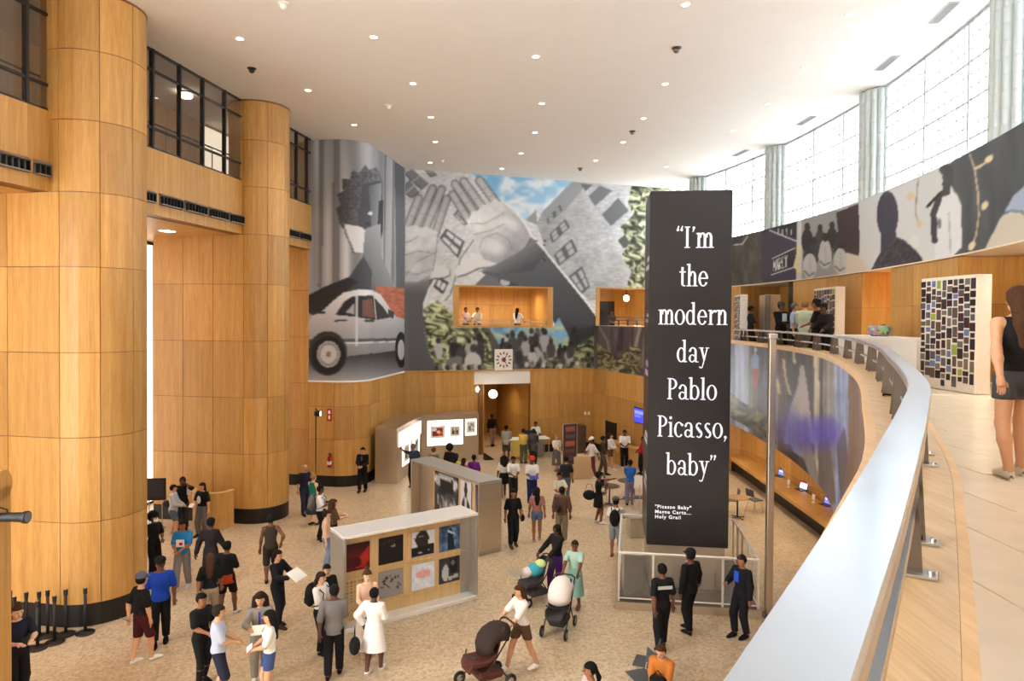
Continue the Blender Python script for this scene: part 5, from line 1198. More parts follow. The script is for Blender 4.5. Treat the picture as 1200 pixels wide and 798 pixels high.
pp = Pic(10); pp.fill((58, 62, 196)); pp.poly([(10, 20), (80, 20), (80, 34), (10, 34)], (120, 128, 240)); pp.poly([(10, 50), (60, 50), (60, 60), (10, 60)], (104, 110, 226)); pp.make('display', .98, .65, (0, -.034, 0), t, es=1.2)
# service desk
sd = thing('service_desk', 'oak service desk under the blue screen', 'desk', (0, 0, 0))
sp = Path([tuple(pw.off(2.6, .3)), tuple(pw.off(2.7, .65)), tuple(pw.off(4.7, .65)), tuple(pw.off(5.0, .3))]); m = MB(); strip(m, sp, 0, sp.L, 0, .95, -.06, 0); m.build('front', WOOD, sd); m = MB(); strip(m, sp, 0, sp.L, .95, 1.0, -.45, .04); m.build('counter_top', WOOD, sd)
# cloth-covered table with leaflets, sign board and its plinth
def table_rect(name, label, c, L, W_, h, rz, mt, leg=True):
    t = thing(name, label, 'table', c, rz); MB().bev((0, 0, h - .02), (L, W_, .04), .008).build('table_top', mt, t)
    for sx in (-1, 1):
        for sy in (-1, 1): MB().box((sx * (L / 2 - .06), sy * (W_ / 2 - .06), (h - .04) / 2), (.04, .04, h - .04)).build('leg', STEEL, t)
    return t
c = atz(617, 530, 0); t = table_rect('leaflet_table', 'white-topped table with a dark cloth at the portal', (c[0], 34.2, 0), 2.2, .8, .98, .3, WHITE); MB().box((-.5, -.41, .55), (.9, .02, .8)).build('hanging_cloth', plain('yellow_cloth', (214, 188, 96), .8), t); MB().box((.35, -.41, .55), (.7, .02, .8)).build('hanging_cloth', plain('grey_cloth', (120, 118, 112), .8), t)
t2 = thing('printer', 'dark blue box standing on the white-topped portal table', 'box', (c[0] + .1, 34.3, .98), .3); MB().bev((0, 0, .17), (.7, .4, .34), .03).build('body', plain('navy_box', (38, 44, 70), .5), t2); MB().box((0, -.1, .36), (.5, .25, .03)).build('lid', BLK, t2)
c = atz(668, 552, 0); t = thing('sign_board', 'tall dark information board leaning on a beige plinth', 'sign', (c[0] - .1, 29.6, 0), .25)
MB().bev((.55, .2, .5), (1.15, .6, 1.0), .02).build('plinth', plain('beige_plinth', (190, 160, 120), .6), t)
pp = Pic(18, 26); pp.fill((66, 52, 52))
for j, cl_ in enumerate(((150, 84, 70), (96, 74, 90), (160, 92, 66), (120, 66, 58), (84, 66, 84))): pp.poly([(12, 8 + j * 18), (88, 8 + j * 18), (88, 18 + j * 18), (12, 18 + j * 18)], cl_)
pp.make('printed_panel', .68, 1.75, (-.1, -.15, 1.55), t, .25, .0); MB().box((-.1, -.12, 1.55), (.74, .03, 1.82), .25).build('panel_frame', STEELW, t); MB().tube([(-.1, -.1, .02), (-.1, -.1, .7)], .03, 6).build('stand', STEELD, t)
c = atz(690, 520, 0); t = thing('steel_cabinet', 'dark grey cabinet against the back oak wall', 'cabinet', (3.35, 35.15, 0), .3); MB().bev((0, 0, .75), (.95, .45, 1.5), .01).build('body', STEELD, t); MB().box((-.24, -.23, .75), (.44, .012, 1.4)).build('door', STEELD, t); MB().box((.24, -.23, .75), (.44, .012, 1.4)).build('door', STEELD, t)
c = atz(577, 514, 0); t = thing('floor_wedge', 'small black wedge on the floor at the portal', 'wedge', (c[0], 33.6, 0), .4); m = MB(); m.add([(-.25, -.15, 0), (.25, -.15, 0), (.25, .15, 0), (-.25, .15, 0), (-.25, -.15, .35), (-.25, .15, .35)], [(0, 3, 2, 1), (0, 1, 4), (3, 5, 2), (1, 2, 5, 4), (0, 4, 5, 3)]); m.build('wedge_body', BLK, t)
for (x, y), lb in (((730, 311), 'first'), ((752, 311), 'second')):
    pt = bw.off(bws(545 + x * .1917 + 0) if 0 else bws(686.5 + (x - 730) * .19), .03); o = thing('wall_plate', lb + ' small white plate on the back oak wall', 'wall plate', (pt[0], pt[1], 1.95), a_); MB().bev((0, 0, 0), (.12, .02, .16), .004).build('plate', WHITE, o); MB().box((0, -.014, 0), (.04, .01, .06)).build('switch', WHITE, o)
# ---- cafe chairs and tables
def chair_proto(label, seat):
    t = thing('cafe_chair', label, 'chair', group='grey shell cafe chairs'); sm = plain('chair_' + seat, {'grey': (70, 72, 76), 'dark': (44, 42, 42)}[seat], .5)
    MB().bev((0, .02, .45), (.44, .42, .03), .012).build('seat', sm, t); MB().bev((0, -.215, .72), (.42, .028, .27), .012, 0, ('X', .16)).build('backrest', sm, t)
    for sx in (-1, 1): MB().tube([(sx * .17, -.17, .45), (sx * .17, -.2, .6), (sx * .17, -.225, .8)], .011, 6).build('back_upright', STEEL, t)
    for sx in (-1, 1):
        for sy in (-1, 1): MB().tube([(sx * .15, sy * .13, .44), (sx * .22, sy * .23, 0)], .011, 6).build('leg', STEEL, t)
    return t
ch0 = chair_proto('x', 'grey'); used = [False]
def chair(x, y, rz, label):
    o = ch0 if not used[0] else copy_tree(ch0); used[0] = True
    c = atz(x, y, 0); o.location = (c[0], c[1], 0); o.rotation_euler = (0, 0, rz); o['label'] = label
chair(757, 803, 1.2, 'grey shell chair nearest the bottom edge, beside the person in orange'); chair(752, 820, 1.9, 'grey shell chair turned away behind the person in orange')
chair(884, 600, -1.2, 'grey shell chair near the laptop counter'); chair(858, 600, 1.4, 'grey shell chair half hidden by the black tower'); chair(704, 592, 1.2, 'grey shell chair left of the cafe table by the tower'); chair(748, 597, -1.7, 'grey shell chair between the cafe table and the black tower')
def round_table(x, y, label, mt, h=.74, r=.38):
    c = atz(x, y, 0); t = thing('round_table', label, 'table', (c[0], c[1], 0), 0, 'round cafe tables'); MB().lathe([(r - .02, h - .03), (r, h - .02), (r, h), (r - .01, h + .003)], n=24).build('table_top', mt, t); MB().lathe([(.03, .03), (.03, h - .03)], n=10).build('pedestal', BLK, t)
    for k in range(4): a = k * math.pi / 2 + .4; MB().tube([(0, 0, .05), (.3 * math.cos(a), .3 * math.sin(a), .015)], .018, 6).build('foot', BLK, t)
round_table(864, 607, 'round cafe table with pale top by the laptop counter', plain('table_wood', (176, 136, 92), .4)); round_table(714, 592, 'dark round cafe table beyond the railed platform', plain('table_dark', (78, 66, 58), .4)); round_table(735, 585, 'second dark round table at the blue seated visitor', plain('table_dark', (78, 66, 58), .4))
c = atz(745, 628, 0); t = thing('bin_box', 'beige square bin behind the railed platform', 'bin', (c[0], c[1], 0), .1); MB().bev((0, 0, .3), (.5, .5, .6), .02).build('body', plain('bin_beige', (176, 158, 130), .5), t); MB().box((0, 0, .61), (.52, .52, .03)).build('lid', STEELW, t)
c = atz(745, 605, 0); t = thing('paper_stand', 'thin stand with a white sheet by the cafe tables', 'stand', (c[0] + .15, c[1] + .1, 0)); MB().tube([(0, 0, 0), (0, 0, 1.1)], .015, 6).build('pole', STEEL, t); MB().box((0, -.03, 1.2), (.4, .02, .5), 0, ('X', .3)).build('sheet', WHITE, t); MB().lathe([(.16, 0), (.16, .02)], n=14).build('base', STEELD, t)
# floor sticker
c = atz(605, 672, 0); MB().box((c[0], c[1], .002), (.3, .42, .004), .3).build('floor_sticker', plain('sticker_grey', (176, 170, 158), .4), None, label='faint grey sticker on the terrazzo by the steel exhibition wall', category='sticker')
# ---- laptop counter under the fascia
lc = thing('wall_counter', 'long oak counter below the fascia print holding laptops', 'counter')
cp = Path([(9.85, 31.2), (9.9, 30.4), (9.72, 24), (9.6, 20.5), (9.3, 17), (8.9, 14)], smooth=True, step=.8)
m = MB(); strip(m, cp, 0, cp.L, .66, .78, -.95, 0); m.build('counter_top', WOOD, lc); m = MB(); strip(m, cp, 0, cp.L, 0, .66, -.95, -.45); m.build('dark_base', BLACK, lc)
for k, ((x, y), cl_, lb) in enumerate((((910, 558), (92, 120, 200), 'open laptop farthest along the oak counter'), ((935, 574), (196, 210, 235), 'open laptop with a red-topped page in the middle of the counter'), ((964, 592), (110, 110, 210), 'open laptop nearest the steel rail on the oak counter'))):
    c = atz(x, y, .78); t = thing('laptop', lb, 'laptop', (c[0] + .1, c[1], .78), -1.25); MB().bev((0, 0, .012), (.38, .27, .022), .006).build('keyboard_base', CHAR, t); MB().bev((0, .15, .16), (.4, .018, .29), .006, 0, ('X', -.25)).build('lid', BLK, t)
    pp = Pic(8); pp.fill(cl_); pp.poly([(0, 0), (100, 0), (100, 22), (0, 22)], (170, 40, 60) if k == 1 else (60, 70, 120)); pp.poly([(12, 40), (60, 40), (60, 55), (12, 55)], (236, 238, 244)); pp.make('display', .36, .25, (0, .137, .16), t, 0, -.25, es=.9)
    c = atz(x - 14, y - 3, .78); t = thing('tabletop_stand', ('white label stand', 'white paper cup', 'white gadget')[k] + ' beside the ' + ('farthest', 'middle', 'nearest')[k] + ' laptop', 'stand', (c[0] + .1, c[1], .78), -1.2)
    MB().lathe([(.06, 0), (.065, .015), (.02, .03), (.02, .12)], n=12).build('foot', WHITE, t); MB().bev((0, 0, .2), (.14, .02, .18), .006).build('card', WHITE, t)
# wall sockets behind the counter
# ---- upper floor furniture
def photo_board(label, c, L, H, rz, ncol, nrow, seed):
    t = thing('photo_board', label, 'display board', (c[0], c[1], ZU), rz, 'white photo boards on the upper floor')
    MB().bev((0, 0, H / 2), (L, .3, H), .008).build('board', plain('board_white', (226, 218, 206), .6), t); MB().box((0, 0, .02), (L - .06, .26, .04)).build('shadow_gap', CHAR, t)
    R = random.Random(seed); cw = L / ncol; chh = H / nrow
    for i in range(ncol):
        z = H - .07; 
        while z > .16:
            h = chh * R.choice((.55, .75, .75, 1.0, 1.25)); w_ = min(cw * .9, R.choice((.62, .75, .86)) * cw)
            if z - h < .06: break
            k = R.randrange(14); key = ('ph', k)
            if key not in MATS:
                base = R.choice(((38, 34, 34), (52, 46, 46), (70, 62, 62), (44, 42, 50), (90, 74, 66), (86, 88, 92), (60, 30, 34), (112, 104, 96), (34, 34, 38)))
                if k == 11: base = (150, 168, 70)
                if k == 12: base = (96, 120, 170)
                MATS[key] = plain('photo_print_%d' % k, base, .4, var=.3, scale=14)
                MATS[('pm', k)] = MB().box((0, 0, 0), (1, 1, 1)).build('photo', MATS[key], t).data
                o = bpy.data.objects[[q.name for q in bpy.data.objects if q.data == MATS[('pm', k)]][0]]
            else: o = link('photo', MATS[('pm', k)], t)
            o.location = (-L / 2 + (i + .5) * cw + R.uniform(-.05, .05) * cw, -.155, z - h / 2); o.scale = (w_, .012, h)
            z -= h + chh * R.uniform(.1, .28)
    return t
photo_board('nearest white photo board, standing before the walking woman', (8.9, 13.75), 1.66, 2.28, -math.pi / 2 + .03, 10, 14, 1)
photo_board('middle white photo board behind the visitors at the rail', (10.2, 22.0), 1.8, 2.43, -math.pi / 2 - .08, 8, 12, 2)
photo_board('farthest white photo board, beside the black tower', (9.68, 28.9), 1.9, 2.42, -math.pi / 2 - .2, 8, 11, 3)
t = thing('steel_unit', 'brown steel display unit behind the visitors at the rail', 'display unit', (9.95, 26.4, ZU), -math.pi / 2); MB().bev((0, 0, 1.17), (1.0, .45, 2.34), .01).build('body', STEELW, t); MB().box((.4, -.23, 1.17), (.5, .02, 2.3)).build('dark_face', STEELD, t); MB().box((0, 0, .03), (1.04, .5, .06)).build('base', STEELD, t)
wc = thing('white_counter', 'long white counter on the upper floor behind the railing', 'counter')
m = MB().prism([(8.75, 14.75), (9.0, 19.0), (9.75, 19.0), (9.75, 14.75)], ZU, 6.56); m.build('body', plain('counter_white', (238, 234, 228), .4, var=.01), wc); MB().prism([(8.7, 14.7), (8.95, 19.05), (9.8, 19.05), (9.8, 14.7)], 6.56, 6.61).build('counter_top', plain('counter_white', (238, 234, 228), .4), wc)
c = np.array([9.35, 17.35]); t = thing('patterned_bag', 'colourful patterned bag lying on the white counter', 'bag', (c[0], c[1], 6.61), 1.5)
pm_, nt_, b_ = newmat('patterned_cloth'); vo = N(nt_, 'ShaderNodeTexVoronoi'); vo.inputs['Scale'].default_value = 14; hs_ = N(nt_, 'ShaderNodeHueSaturation'); hs_.inputs['Saturation'].default_value = .8; hs_.inputs['Value'].default_value = .5; tc_ = N(nt_, 'ShaderNodeTexCoord'); nt_.links.new(tc_.outputs['Object'], vo.inputs['Vector']); nt_.links.new(vo.outputs['Color'], hs_.inputs['Color']); nt_.links.new(hs_.outputs['Color'], b_.inputs['Base Color'])
MB().lathe([(.2, 0), (.27, .06), (.29, .16), (.26, .25), (.23, .27), (.2, .22)], n=20).build('body', pm_, t, smooth=True); MB().tube([(.2, -.05, .24), (.24, -.2, .3), (.1, -.28, .2)], .014, 6).build('handle', BLK, t)
# lit bookshelf in the recess
bk = thing('bookshelf', 'lit oak bookshelf in the recess behind the nearest photo board', 'bookshelf'); tb = w0t(20.25); cb = W0.off(tb, BO - 1.35); nb = W0.nrm(tb); rzb = math.atan2(nb[1], nb[0]) + math.pi / 2
bk.location = (cb[0], cb[1], ZU); bk.rotation_euler = (0, 0, rzb)
for z in (.05, .5, .95, 1.4, 1.85): MB().box((0, 0, z), (1.9, .35, .04)).build('shelf', WOOD, bk)
for x in (-.95, 0, .95): MB().box((x, 0, 1.0), (.04, .36, 2.0)).build('upright', WOOD, bk)
MB().box((0, .05, 2.55), (1.9, .1, .06)).build('light_strip', emitter('shelf_glow', (255, 190, 90), 6), bk)
R = random.Random(5); bcol = [plain('book_%d' % k, c_, .6) for k, c_ in enumerate(((150, 110, 70), (190, 160, 120), (96, 60, 44), (170, 140, 96), (120, 84, 60)))]; bkm = None
for zi, z in enumerate((.52, .97, 1.42)):
    for sidex in (0, 1):
        x = -.9 + sidex * .95
        for n in range(9):
            w_ = R.uniform(.04, .075); x += w_ + .006
            if x > -.06 + sidex * .95: break
            h = R.uniform(.26, .36); lx, ly = math.cos(rzb) * (x - w_ / 2), math.sin(rzb) * (x - w_ / 2)
            o = MB().bev((0, 0, h / 2), (w_, .22, h), .004).build('book', bcol[R.randrange(5)], None, label='upright book on the %s shelf of the lit bookshelf, %s bay, place %s' % (('lower', 'middle', 'upper')[zi], ('far', 'near')[sidex], ('one', 'two', 'three', 'four', 'five', 'six', 'seven', 'eight', 'nine')[n]), category='book', group='books on the lit bookshelf'); o.location = (cb[0] + lx, cb[1] + ly, ZU + z); o.rotation_euler = (0, 0, rzb)
# ================================================================== people
def snets(F, org, h):
    """smooth skin of the zero level of a sampled field"""
    s = F < 0; nx, ny, nz = F.shape
    cnt = np.zeros((nx - 1, ny - 1, nz - 1), np.int8)
    for i in (0, 1):
        for j in (0, 1):
            for k in (0, 1): cnt += s[i:nx - 1 + i, j:ny - 1 + j, k:nz - 1 + k]
    act = np.argwhere((cnt > 0) & (cnt < 8))
    if len(act) == 0: return np.zeros((0, 3)), np.zeros((0, 4), int)
    pos = np.zeros((len(act), 3)); n = np.zeros(len(act))
    C = [(i, j, k) for i in (0, 1) for j in (0, 1) for k in (0, 1)]
    val = {c: F[act[:, 0] + c[0], act[:, 1] + c[1], act[:, 2] + c[2]] for c in C}
    for a in C:
        for ax in range(3):
            if a[ax]: continue
            b = list(a); b[ax] = 1; b = tuple(b); fa, fb = val[a], val[b]; m = (fa < 0) != (fb < 0)
            t = fa[m] / (fa[m] - fb[m]); p = np.tile(np.array(a, float), (m.sum(), 1)); p[:, ax] = t; pos[m] += p; n[m] += 1
    V = (act + pos / n[:, None]) * h + org
    idx = np.full((nx - 1, ny - 1, nz - 1), -1, int); idx[act[:, 0], act[:, 1], act[:, 2]] = np.arange(len(act))
    Q = []
    for ax in range(3):
        sl0 = [slice(None)] * 3; sl1 = [slice(None)] * 3; sl0[ax] = slice(0, -1); sl1[ax] = slice(1, None)
        e = np.argwhere(s[tuple(sl0)] != s[tuple(sl1)]); u, v = (ax + 1) % 3, (ax + 2) % 3
        e = e[(e[:, u] > 0) & (e[:, v] > 0) & (e[:, u] < F.shape[u] - 1) & (e[:, v] < F.shape[v] - 1)]
        if len(e) == 0: continue
        sg = s[e[:, 0], e[:, 1], e[:, 2]]
        def cell(du, dv):
            c = e.copy(); c[:, u] -= du; c[:, v] -= dv; return idx[c[:, 0], c[:, 1], c[:, 2]]
        q = np.stack([cell(1, 1), cell(0, 1), cell(0, 0), cell(1, 0)], 1); q[~sg] = q[~sg][:, ::-1]; Q.append(q)
    return V, np.vstack(Q)
class Field:
    def __init__(s, prims, h, pad=.05, k=.03, ky=None):
        s.pr = prims; s.h = h; s.k = k
        lo = np.min([np.minimum(np.array(p[0]), np.array(p[1])) - max(p[2], p[3]) * 1.1 for p in prims], 0) - pad; hi = np.max([np.maximum(np.array(p[0]), np.array(p[1])) + max(p[2], p[3]) * 1.1 for p in prims], 0) + pad
        s.o = lo; s.n = np.ceil((hi - lo) / h).astype(int) + 1; s.F = np.full(s.n, .3)
        s.ax = [lo[i] + h * np.arange(s.n[i]) for i in range(3)]
        for p in prims: s.add(*p)
    def add(s, a, b, ra, rb, sc=(1, 1, 1)):
        a, b = np.array(a, float), np.array(b, float); sc = np.array(sc, float); m = max(ra, rb) * max(1, 1 / sc.min() if sc.min() < 1 else 1) + s.k + 2.5 * s.h
        R = max(ra, rb) + s.k + 2.5 * s.h; ext = R / sc
        i0 = np.clip(np.floor((np.minimum(a, b) - ext - s.o) / s.h).astype(int), 0, s.n); i1 = np.clip(np.ceil((np.maximum(a, b) + ext - s.o) / s.h).astype(int) + 1, 0, s.n)
        if (i1 <= i0).any(): return
        X, Y, Z = np.meshgrid(s.ax[0][i0[0]:i1[0]], s.ax[1][i0[1]:i1[1]], s.ax[2][i0[2]:i1[2]], indexing='ij')
        d = (b - a) * sc; L = d @ d + 1e-12; x, y, z = (X - a[0]) * sc[0], (Y - a[1]) * sc[1], (Z - a[2]) * sc[2]
        t = np.clip((x * d[0] + y * d[1] + z * d[2]) / L, 0, 1)
        D_ = np.sqrt((x - t * d[0]) ** 2 + (y - t * d[1]) ** 2 + (z - t * d[2]) ** 2) - (ra + (rb - ra) * t)
        sub = s.F[i0[0]:i1[0], i0[1]:i1[1], i0[2]:i1[2]]; hh = np.clip(.5 + .5 * (sub - D_) / s.k, 0, 1)
        s.F[i0[0]:i1[0], i0[1]:i1[1], i0[2]:i1[2]] = sub * (1 - hh) + D_ * hh - s.k * hh * (1 - hh)
    def grid(s): return np.meshgrid(*s.ax, indexing='ij')
    def clip(s, p, n):
        """keep the side the normal points away from"""
        X, Y, Z = s.grid(); s.F = np.maximum(s.F, (X - p[0]) * n[0] + (Y - p[1]) * n[1] + (Z - p[2]) * n[2]); return s
    def mesh(s, nm, mats, parent, extra=None):
        s.F[0], s.F[-1], s.F[:, 0], s.F[:, -1], s.F[:, :, 0], s.F[:, :, -1] = (.1,) * 6
        V, Q = snets(s.F, s.o, s.h); nq = len(Q); vs = V; loops = [Q.ravel()]; starts = list(range(0, nq * 4, 4)); mi = [0] * nq
        me = bpy.data.meshes.new(nm)
        ev = extra.v if extra else []; ef = extra.f if extra else []; em = extra.m if extra else []
        off = len(V); v = np.vstack([V, np.array(ev).reshape(-1, 3)]) if len(ev) else V
        tot = nq * 4
        for f in ef: starts.append(tot); tot += len(f)
        lp = np.concatenate([Q.ravel()] + [np.array(f) + off for f in ef]) if ef else Q.ravel()
        me.vertices.add(len(v)); me.vertices.foreach_set('co', np.ascontiguousarray(v, np.float32).ravel()); me.loops.add(tot); me.loops.foreach_set('vertex_index', lp.astype(np.int32)); me.polygons.add(len(starts)); me.polygons.foreach_set('loop_start', np.array(starts, np.int32))
        for m in mats: me.materials.append(m)
        if em: me.polygons.foreach_set('material_index', np.array(mi + list(em), np.int32))
        me.polygons.foreach_set('use_smooth', np.ones(len(starts), bool)); me.update(); me.validate()
        return link(nm, me, parent)
def vv(*a): return np.array(a, float)
def ik(S, T, l1, l2, pole):
    d = T - S; L = np.linalg.norm(d); mx = (l1 + l2) * .995
    if L > mx: T = S + d / L * mx; d = T - S; L = mx
    u = d / L; a = (l1 * l1 - l2 * l2 + L * L) / (2 * L); h = math.sqrt(max(0, l1 * l1 - a * a)); p = pole - u * (pole @ u); p /= np.linalg.norm(p) + 1e-9
    return S + u * a + p * h, T
HANDS = {'down': (.27, -.03, .80), 'phone': (.11, -.33, 1.2), 'hold': (.07, -.29, 1.08), 'back': (.1, .2, .95), 'pocket': (.24, -.05, .88), 'fwd': (.24, -.28, .9), 'aft': (.25, .24, .88), 'face': (.1, -.2, 1.6), 'reach': (.28, -.55, 1.5), 'push': (.2, -.46, 1.03), 'cross': (-.1, -.22, 1.22), 'hip': (.26, .02, 1.0), 'strap': (.13, -.13, 1.3), 'read': (.16, -.38, 1.22), 'rail': (.2, -.42, 1.05), 'lap': (.1, -.38, .95), 'out': (.42, -.12, .95)}
SKINS = [plain('skin_%d' % i, c, .55, var=.03, spec=.35) for i, c in enumerate(((232, 190, 160), (206, 156, 120), (150, 100, 70), (110, 72, 50), (84, 54, 40)))]
HAIRM = {k: plain('hair_' + k, c, .75, var=.2, scale=60, spec=.15) for k, c in dict(black=(22, 19, 18), brown=(70, 46, 30), blond=(150, 112, 70), grey=(104, 98, 92), dark=(40, 30, 26), red=(180, 40, 30)).items()}
EYE = plain('eye_dark', (30, 24, 22), .3); LIPS = plain('lips', (140, 74, 66), .5)
def cloth(rgb): return plain('cloth_%d_%d_%d' % rgb, rgb, .85, var=.05, scale=45, spec=.2)
NP = [0]
def person(label, at, H, face, skin, hair, top, bot, shoes=(30, 30, 32), arms=('down', 'down'), stride=.12, lean=0.0, sit=False, z0=0.0, h=.022, look=0.0, grp=None, wide=1.0, feet=None):
    """at: (x, y) place; face: degrees, 0 looks to the camera, 90 to the right, 180 away"""
    t = thing('person', label, 'person', (at[0], at[1], z0), math.radians(face), grp)
    k = H / 1.75; t.scale = (k, k, k); S = SKINS[skin]
    dz = -.42 if sit else 0.0
    ca, sa = math.cos(lean), math.sin(lean); hipz = .95 + dz
    def up(p):                       # lean the upper body forward about the hips
        p = np.array(p, float); y, z = p[1], p[2] - hipz; return vv(p[0], y * ca - z * sa, hipz + y * sa + z * ca)
    tz = vv(0, -sa, ca)
    sw = .170 * wide; J = {}
    pel = vv(0, 0, .96 + dz); wai = up((0, 0, 1.1 + dz)); che = up((0, .005, 1.3 + dz)); nek = up((0, .015, 1.47 + dz)); hed = up((0, -.02, 1.635 + dz))
    fl = 1 if not sit else 0
    feetT = [vv(-.1, -stride / 2, .085), vv(.1, stride / 2, .085)] if not sit else [vv(-.12, -.44, .085), vv(.12, -.4, .085)]
    if feet: feetT = [vv(*f) for f in feet]
    legs = []
    for sx, T in zip((-1, 1), feetT):
        hip = vv(sx * .092, 0, .92 + dz); kn, an = ik(hip, T, .43, .425, vv(sx * .06, -1, 0.1)); legs.append((hip, kn, an))
    arm = []
    for sx, spec in zip((-1, 1), arms):
        sh = up((sx * sw, .01, 1.43 + dz)); tg = HANDS[spec] if isinstance(spec, str) else spec
        T = vv(sx * tg[0], tg[1], tg[2] + dz)
        if lean and spec not in ('rail', 'push', 'lap'): T = up(T)
        pole = vv(sx * .6, .6, -.5) if not spec == 'face' else vv(sx * .8, .1, -.8)
        el, wr = ik(sh, T, .285, .255, pole); arm.append((sh, el, wr))
    FLT = (1, 1.45, 1)
    body = [(pel - vv(.045, 0, 0), pel + vv(.045, 0, 0), .115, .115, (1, 1.12, 1)), (pel, wai, .125 * wide, .115 * wide, FLT), (wai, che, .12 * wide, .15 * wide, FLT), (che, up((0, .01, 1.38 + dz)), .15 * wide, .13 * wide, FLT),
            (up((-sw + .04, .01, 1.42 + dz)), up((sw - .04, .01, 1.42 + dz)), .06, .06), (nek, up((0, -.005, 1.57 + dz)), .056, .05), (hed + tz * .03 + vv(0, .012, 0), hed + tz * .028 + vv(0, .022, 0), .097, .097, (1.17, 1, 1)), (hed - tz * .045, hed - tz * .05 + vv(0, -.02, 0), .07, .062)]
    for hip, kn, an in legs: body += [(hip, kn, .088, .06), (kn, kn + (an - kn) * .35, .058, .06), (kn + (an - kn) * .35, an, .058, .038), (an, an + vv(0, -.11, -.045), .038, .03)]
    for sh, el, wr in arm: body += [(sh, el, .052, .041), (el, el + (wr - el) * .3, .042, .043), (el + (wr - el) * .3, wr, .043, .028)]
    ex = MB(); ex.mats = [S, EYE, LIPS]; ex.cur = 0
    for (sh, el, wr), sx in zip(arm, (-1, 1)):
        d = wr - el; d = d / np.linalg.norm(d); u = np.cross(d, vv(0, 0, 1)); u = u / (np.linalg.norm(u) + 1e-6) if np.linalg.norm(u) > .05 else vv(0, 1, 0); w = np.cross(u, d); pc_ = wr + d * .05
        ex.tube([wr - d * .01, wr + d * .03, wr + d * .085], [.03, .036, .034], 8)
        for f, (o, L) in enumerate(((-.027, .07), (-.009, .08), (.009, .075), (.027, .058))):
            b = wr + d * .085 + u * o; c1 = b + d * L * .5 - w * .008; c2 = c1 + d * L * .4 - w * .022; ex.tube([b - d * .015, c1, c2], [.0095, .0088, .007], 5)
        b = wr + d * .035 - u * .032 * sx; ex.tube([b + u * .01 * sx, b - u * .022 * sx + d * .025 - w * .01, b - u * .026 * sx + d * .055 - w * .02], [.012, .011, .008], 5)
    ex.cur = 0; q = hed
    yf = vv(0, -ca, -sa)
    ex.tube([q + tz * .02 + yf * .088, q + tz * -.005 + yf * .112, q - tz * .018 + yf * .09], [.008, .015, .012], 6)
    for sx in (-1, 1): ex.ell(q + vv(sx * .08, 0, 0) + tz * .0, (.012, .022, .034), 8, 5)
    ex.cur = 1
    for sx in (-1, 1): ex.ell(q + vv(sx * .032, 0, 0) + tz * .022 + yf * .085, (.013, .008, .008), 6, 4)
    ex.cur = 2; ex.ell(q - tz * .05 + yf * .08, (.024, .01, .008), 8, 4)
    Field(body, h, k=.03).mesh('body', [S, EYE, LIPS], t, ex)
    # ---- upper garment
    tc, sl, hem = top[0], top[1], top[2] if len(top) > 2 else .98
    nm = top[3] if len(top) > 3 else 'shirt'; g = .02 if sl < .9 else .026
    if tc:
        pr = [(pel + vv(0, 0, .0), wai, .125 * wide + g, .12 * wide + g, FLT), (pel - vv(.045, 0, 0), pel + vv(.045, 0, 0), .115 + g, .115 + g, (1, 1.12, 1)), (wai, che, .12 * wide + g, .15 * wide + g, FLT), (che, up((0, .01, 1.38 + dz)), .15 * wide + g, .13 * wide + g, FLT)]
        if hem < .95: pr.append((pel, vv(0, 0, hem + dz - .14), .128 * wide + g + .004, .135 * wide + g + .006, (1, 1.25, 1)))
        if sl > 0:
            pr.append((up((-sw + .045, .01, 1.415 + dz)), up((sw - .045, .01, 1.415 + dz)), .055 + g, .055 + g))
            for sh, el, wr in arm:
                if sl <= .5: pr.append((sh - vv(0, 0, .012), sh + (el - sh) * sl * 2 * .95, .048 + g, .048 + g + .006))
                else: pr += [(sh, el, .052 + g, .045 + g), (el, el + (wr - el) * (sl - .5) * 2 * .97, .045 + g, .03 + g)]
        else: pr.append((up((-.11, .01, 1.43 + dz)), up((.11, .01, 1.43 + dz)), .03 + g, .03 + g))
        f = Field(pr, h, k=.03); f.clip(up((0, 0, 1.485 + dz)), tz); hp = vv(0, 0, hem + dz); f.clip(hp, vv(0, 0, -1)); f.mesh(nm, [cloth(tc)], t)
    # ---- lower garment
    bc, kind = bot[0], bot[1]; cut = bot[2] if len(bot) > 2 else .1
    if kind in ('trousers', 'shorts', 'jeans', 'leggings'):
        g2 = {'trousers': .03, 'jeans': .02, 'leggings': .012, 'shorts': .032}[kind]; pr = [(pel - vv(.045, 0, 0), pel + vv(.045, 0, 0), .115 + .014, .115 + .014, (1, 1.12, 1)), (pel, wai, .125 * wide + .013, .11 * wide + .013, FLT)]
        for hip, kn, an in legs:
            pr += [(hip, kn, .088 + .016, .06 + g2)]
            if kind != 'shorts' : pr += [(kn, an, .06 + g2, .042 + g2)]
        f = Field(pr, h, k=.02); f.clip(up((0, 0, 1.07 + dz)), tz)
        if not sit or kind != 'shorts': f.clip(vv(0, 0, cut), vv(0, 0, -1))
        f.mesh(kind, [cloth(bc)], t)
    elif kind in ('skirt', 'dress'):
        m = MB(); n = 22; prof = [(1.07, .155), (.98, .185), (.9, .2), (max(.6, cut + .1), .2 + (.9 - max(.6, cut + .1)) * .2 * (bot[3] if len(bot) > 3 else 1)), (cut, .2 + (.9 - cut) * .2 * (bot[3] if len(bot) > 3 else 1))]
        vs = []
        for z, r in prof:
            for i in range(n):
                a = 2 * math.pi * i / n; rr = r * (1 + (.05 * math.sin(5 * a) + .03 * math.sin(9 * a + 1)) * (1.07 - z)); vs.append((rr * math.cos(a), rr * .78 * math.sin(a) + .0, z))
        fs = [(r * n + i, r * n + (i + 1) % n, (r + 1) * n + (i + 1) % n, (r + 1) * n + i) for r in range(len(prof) - 1) for i in range(n)]
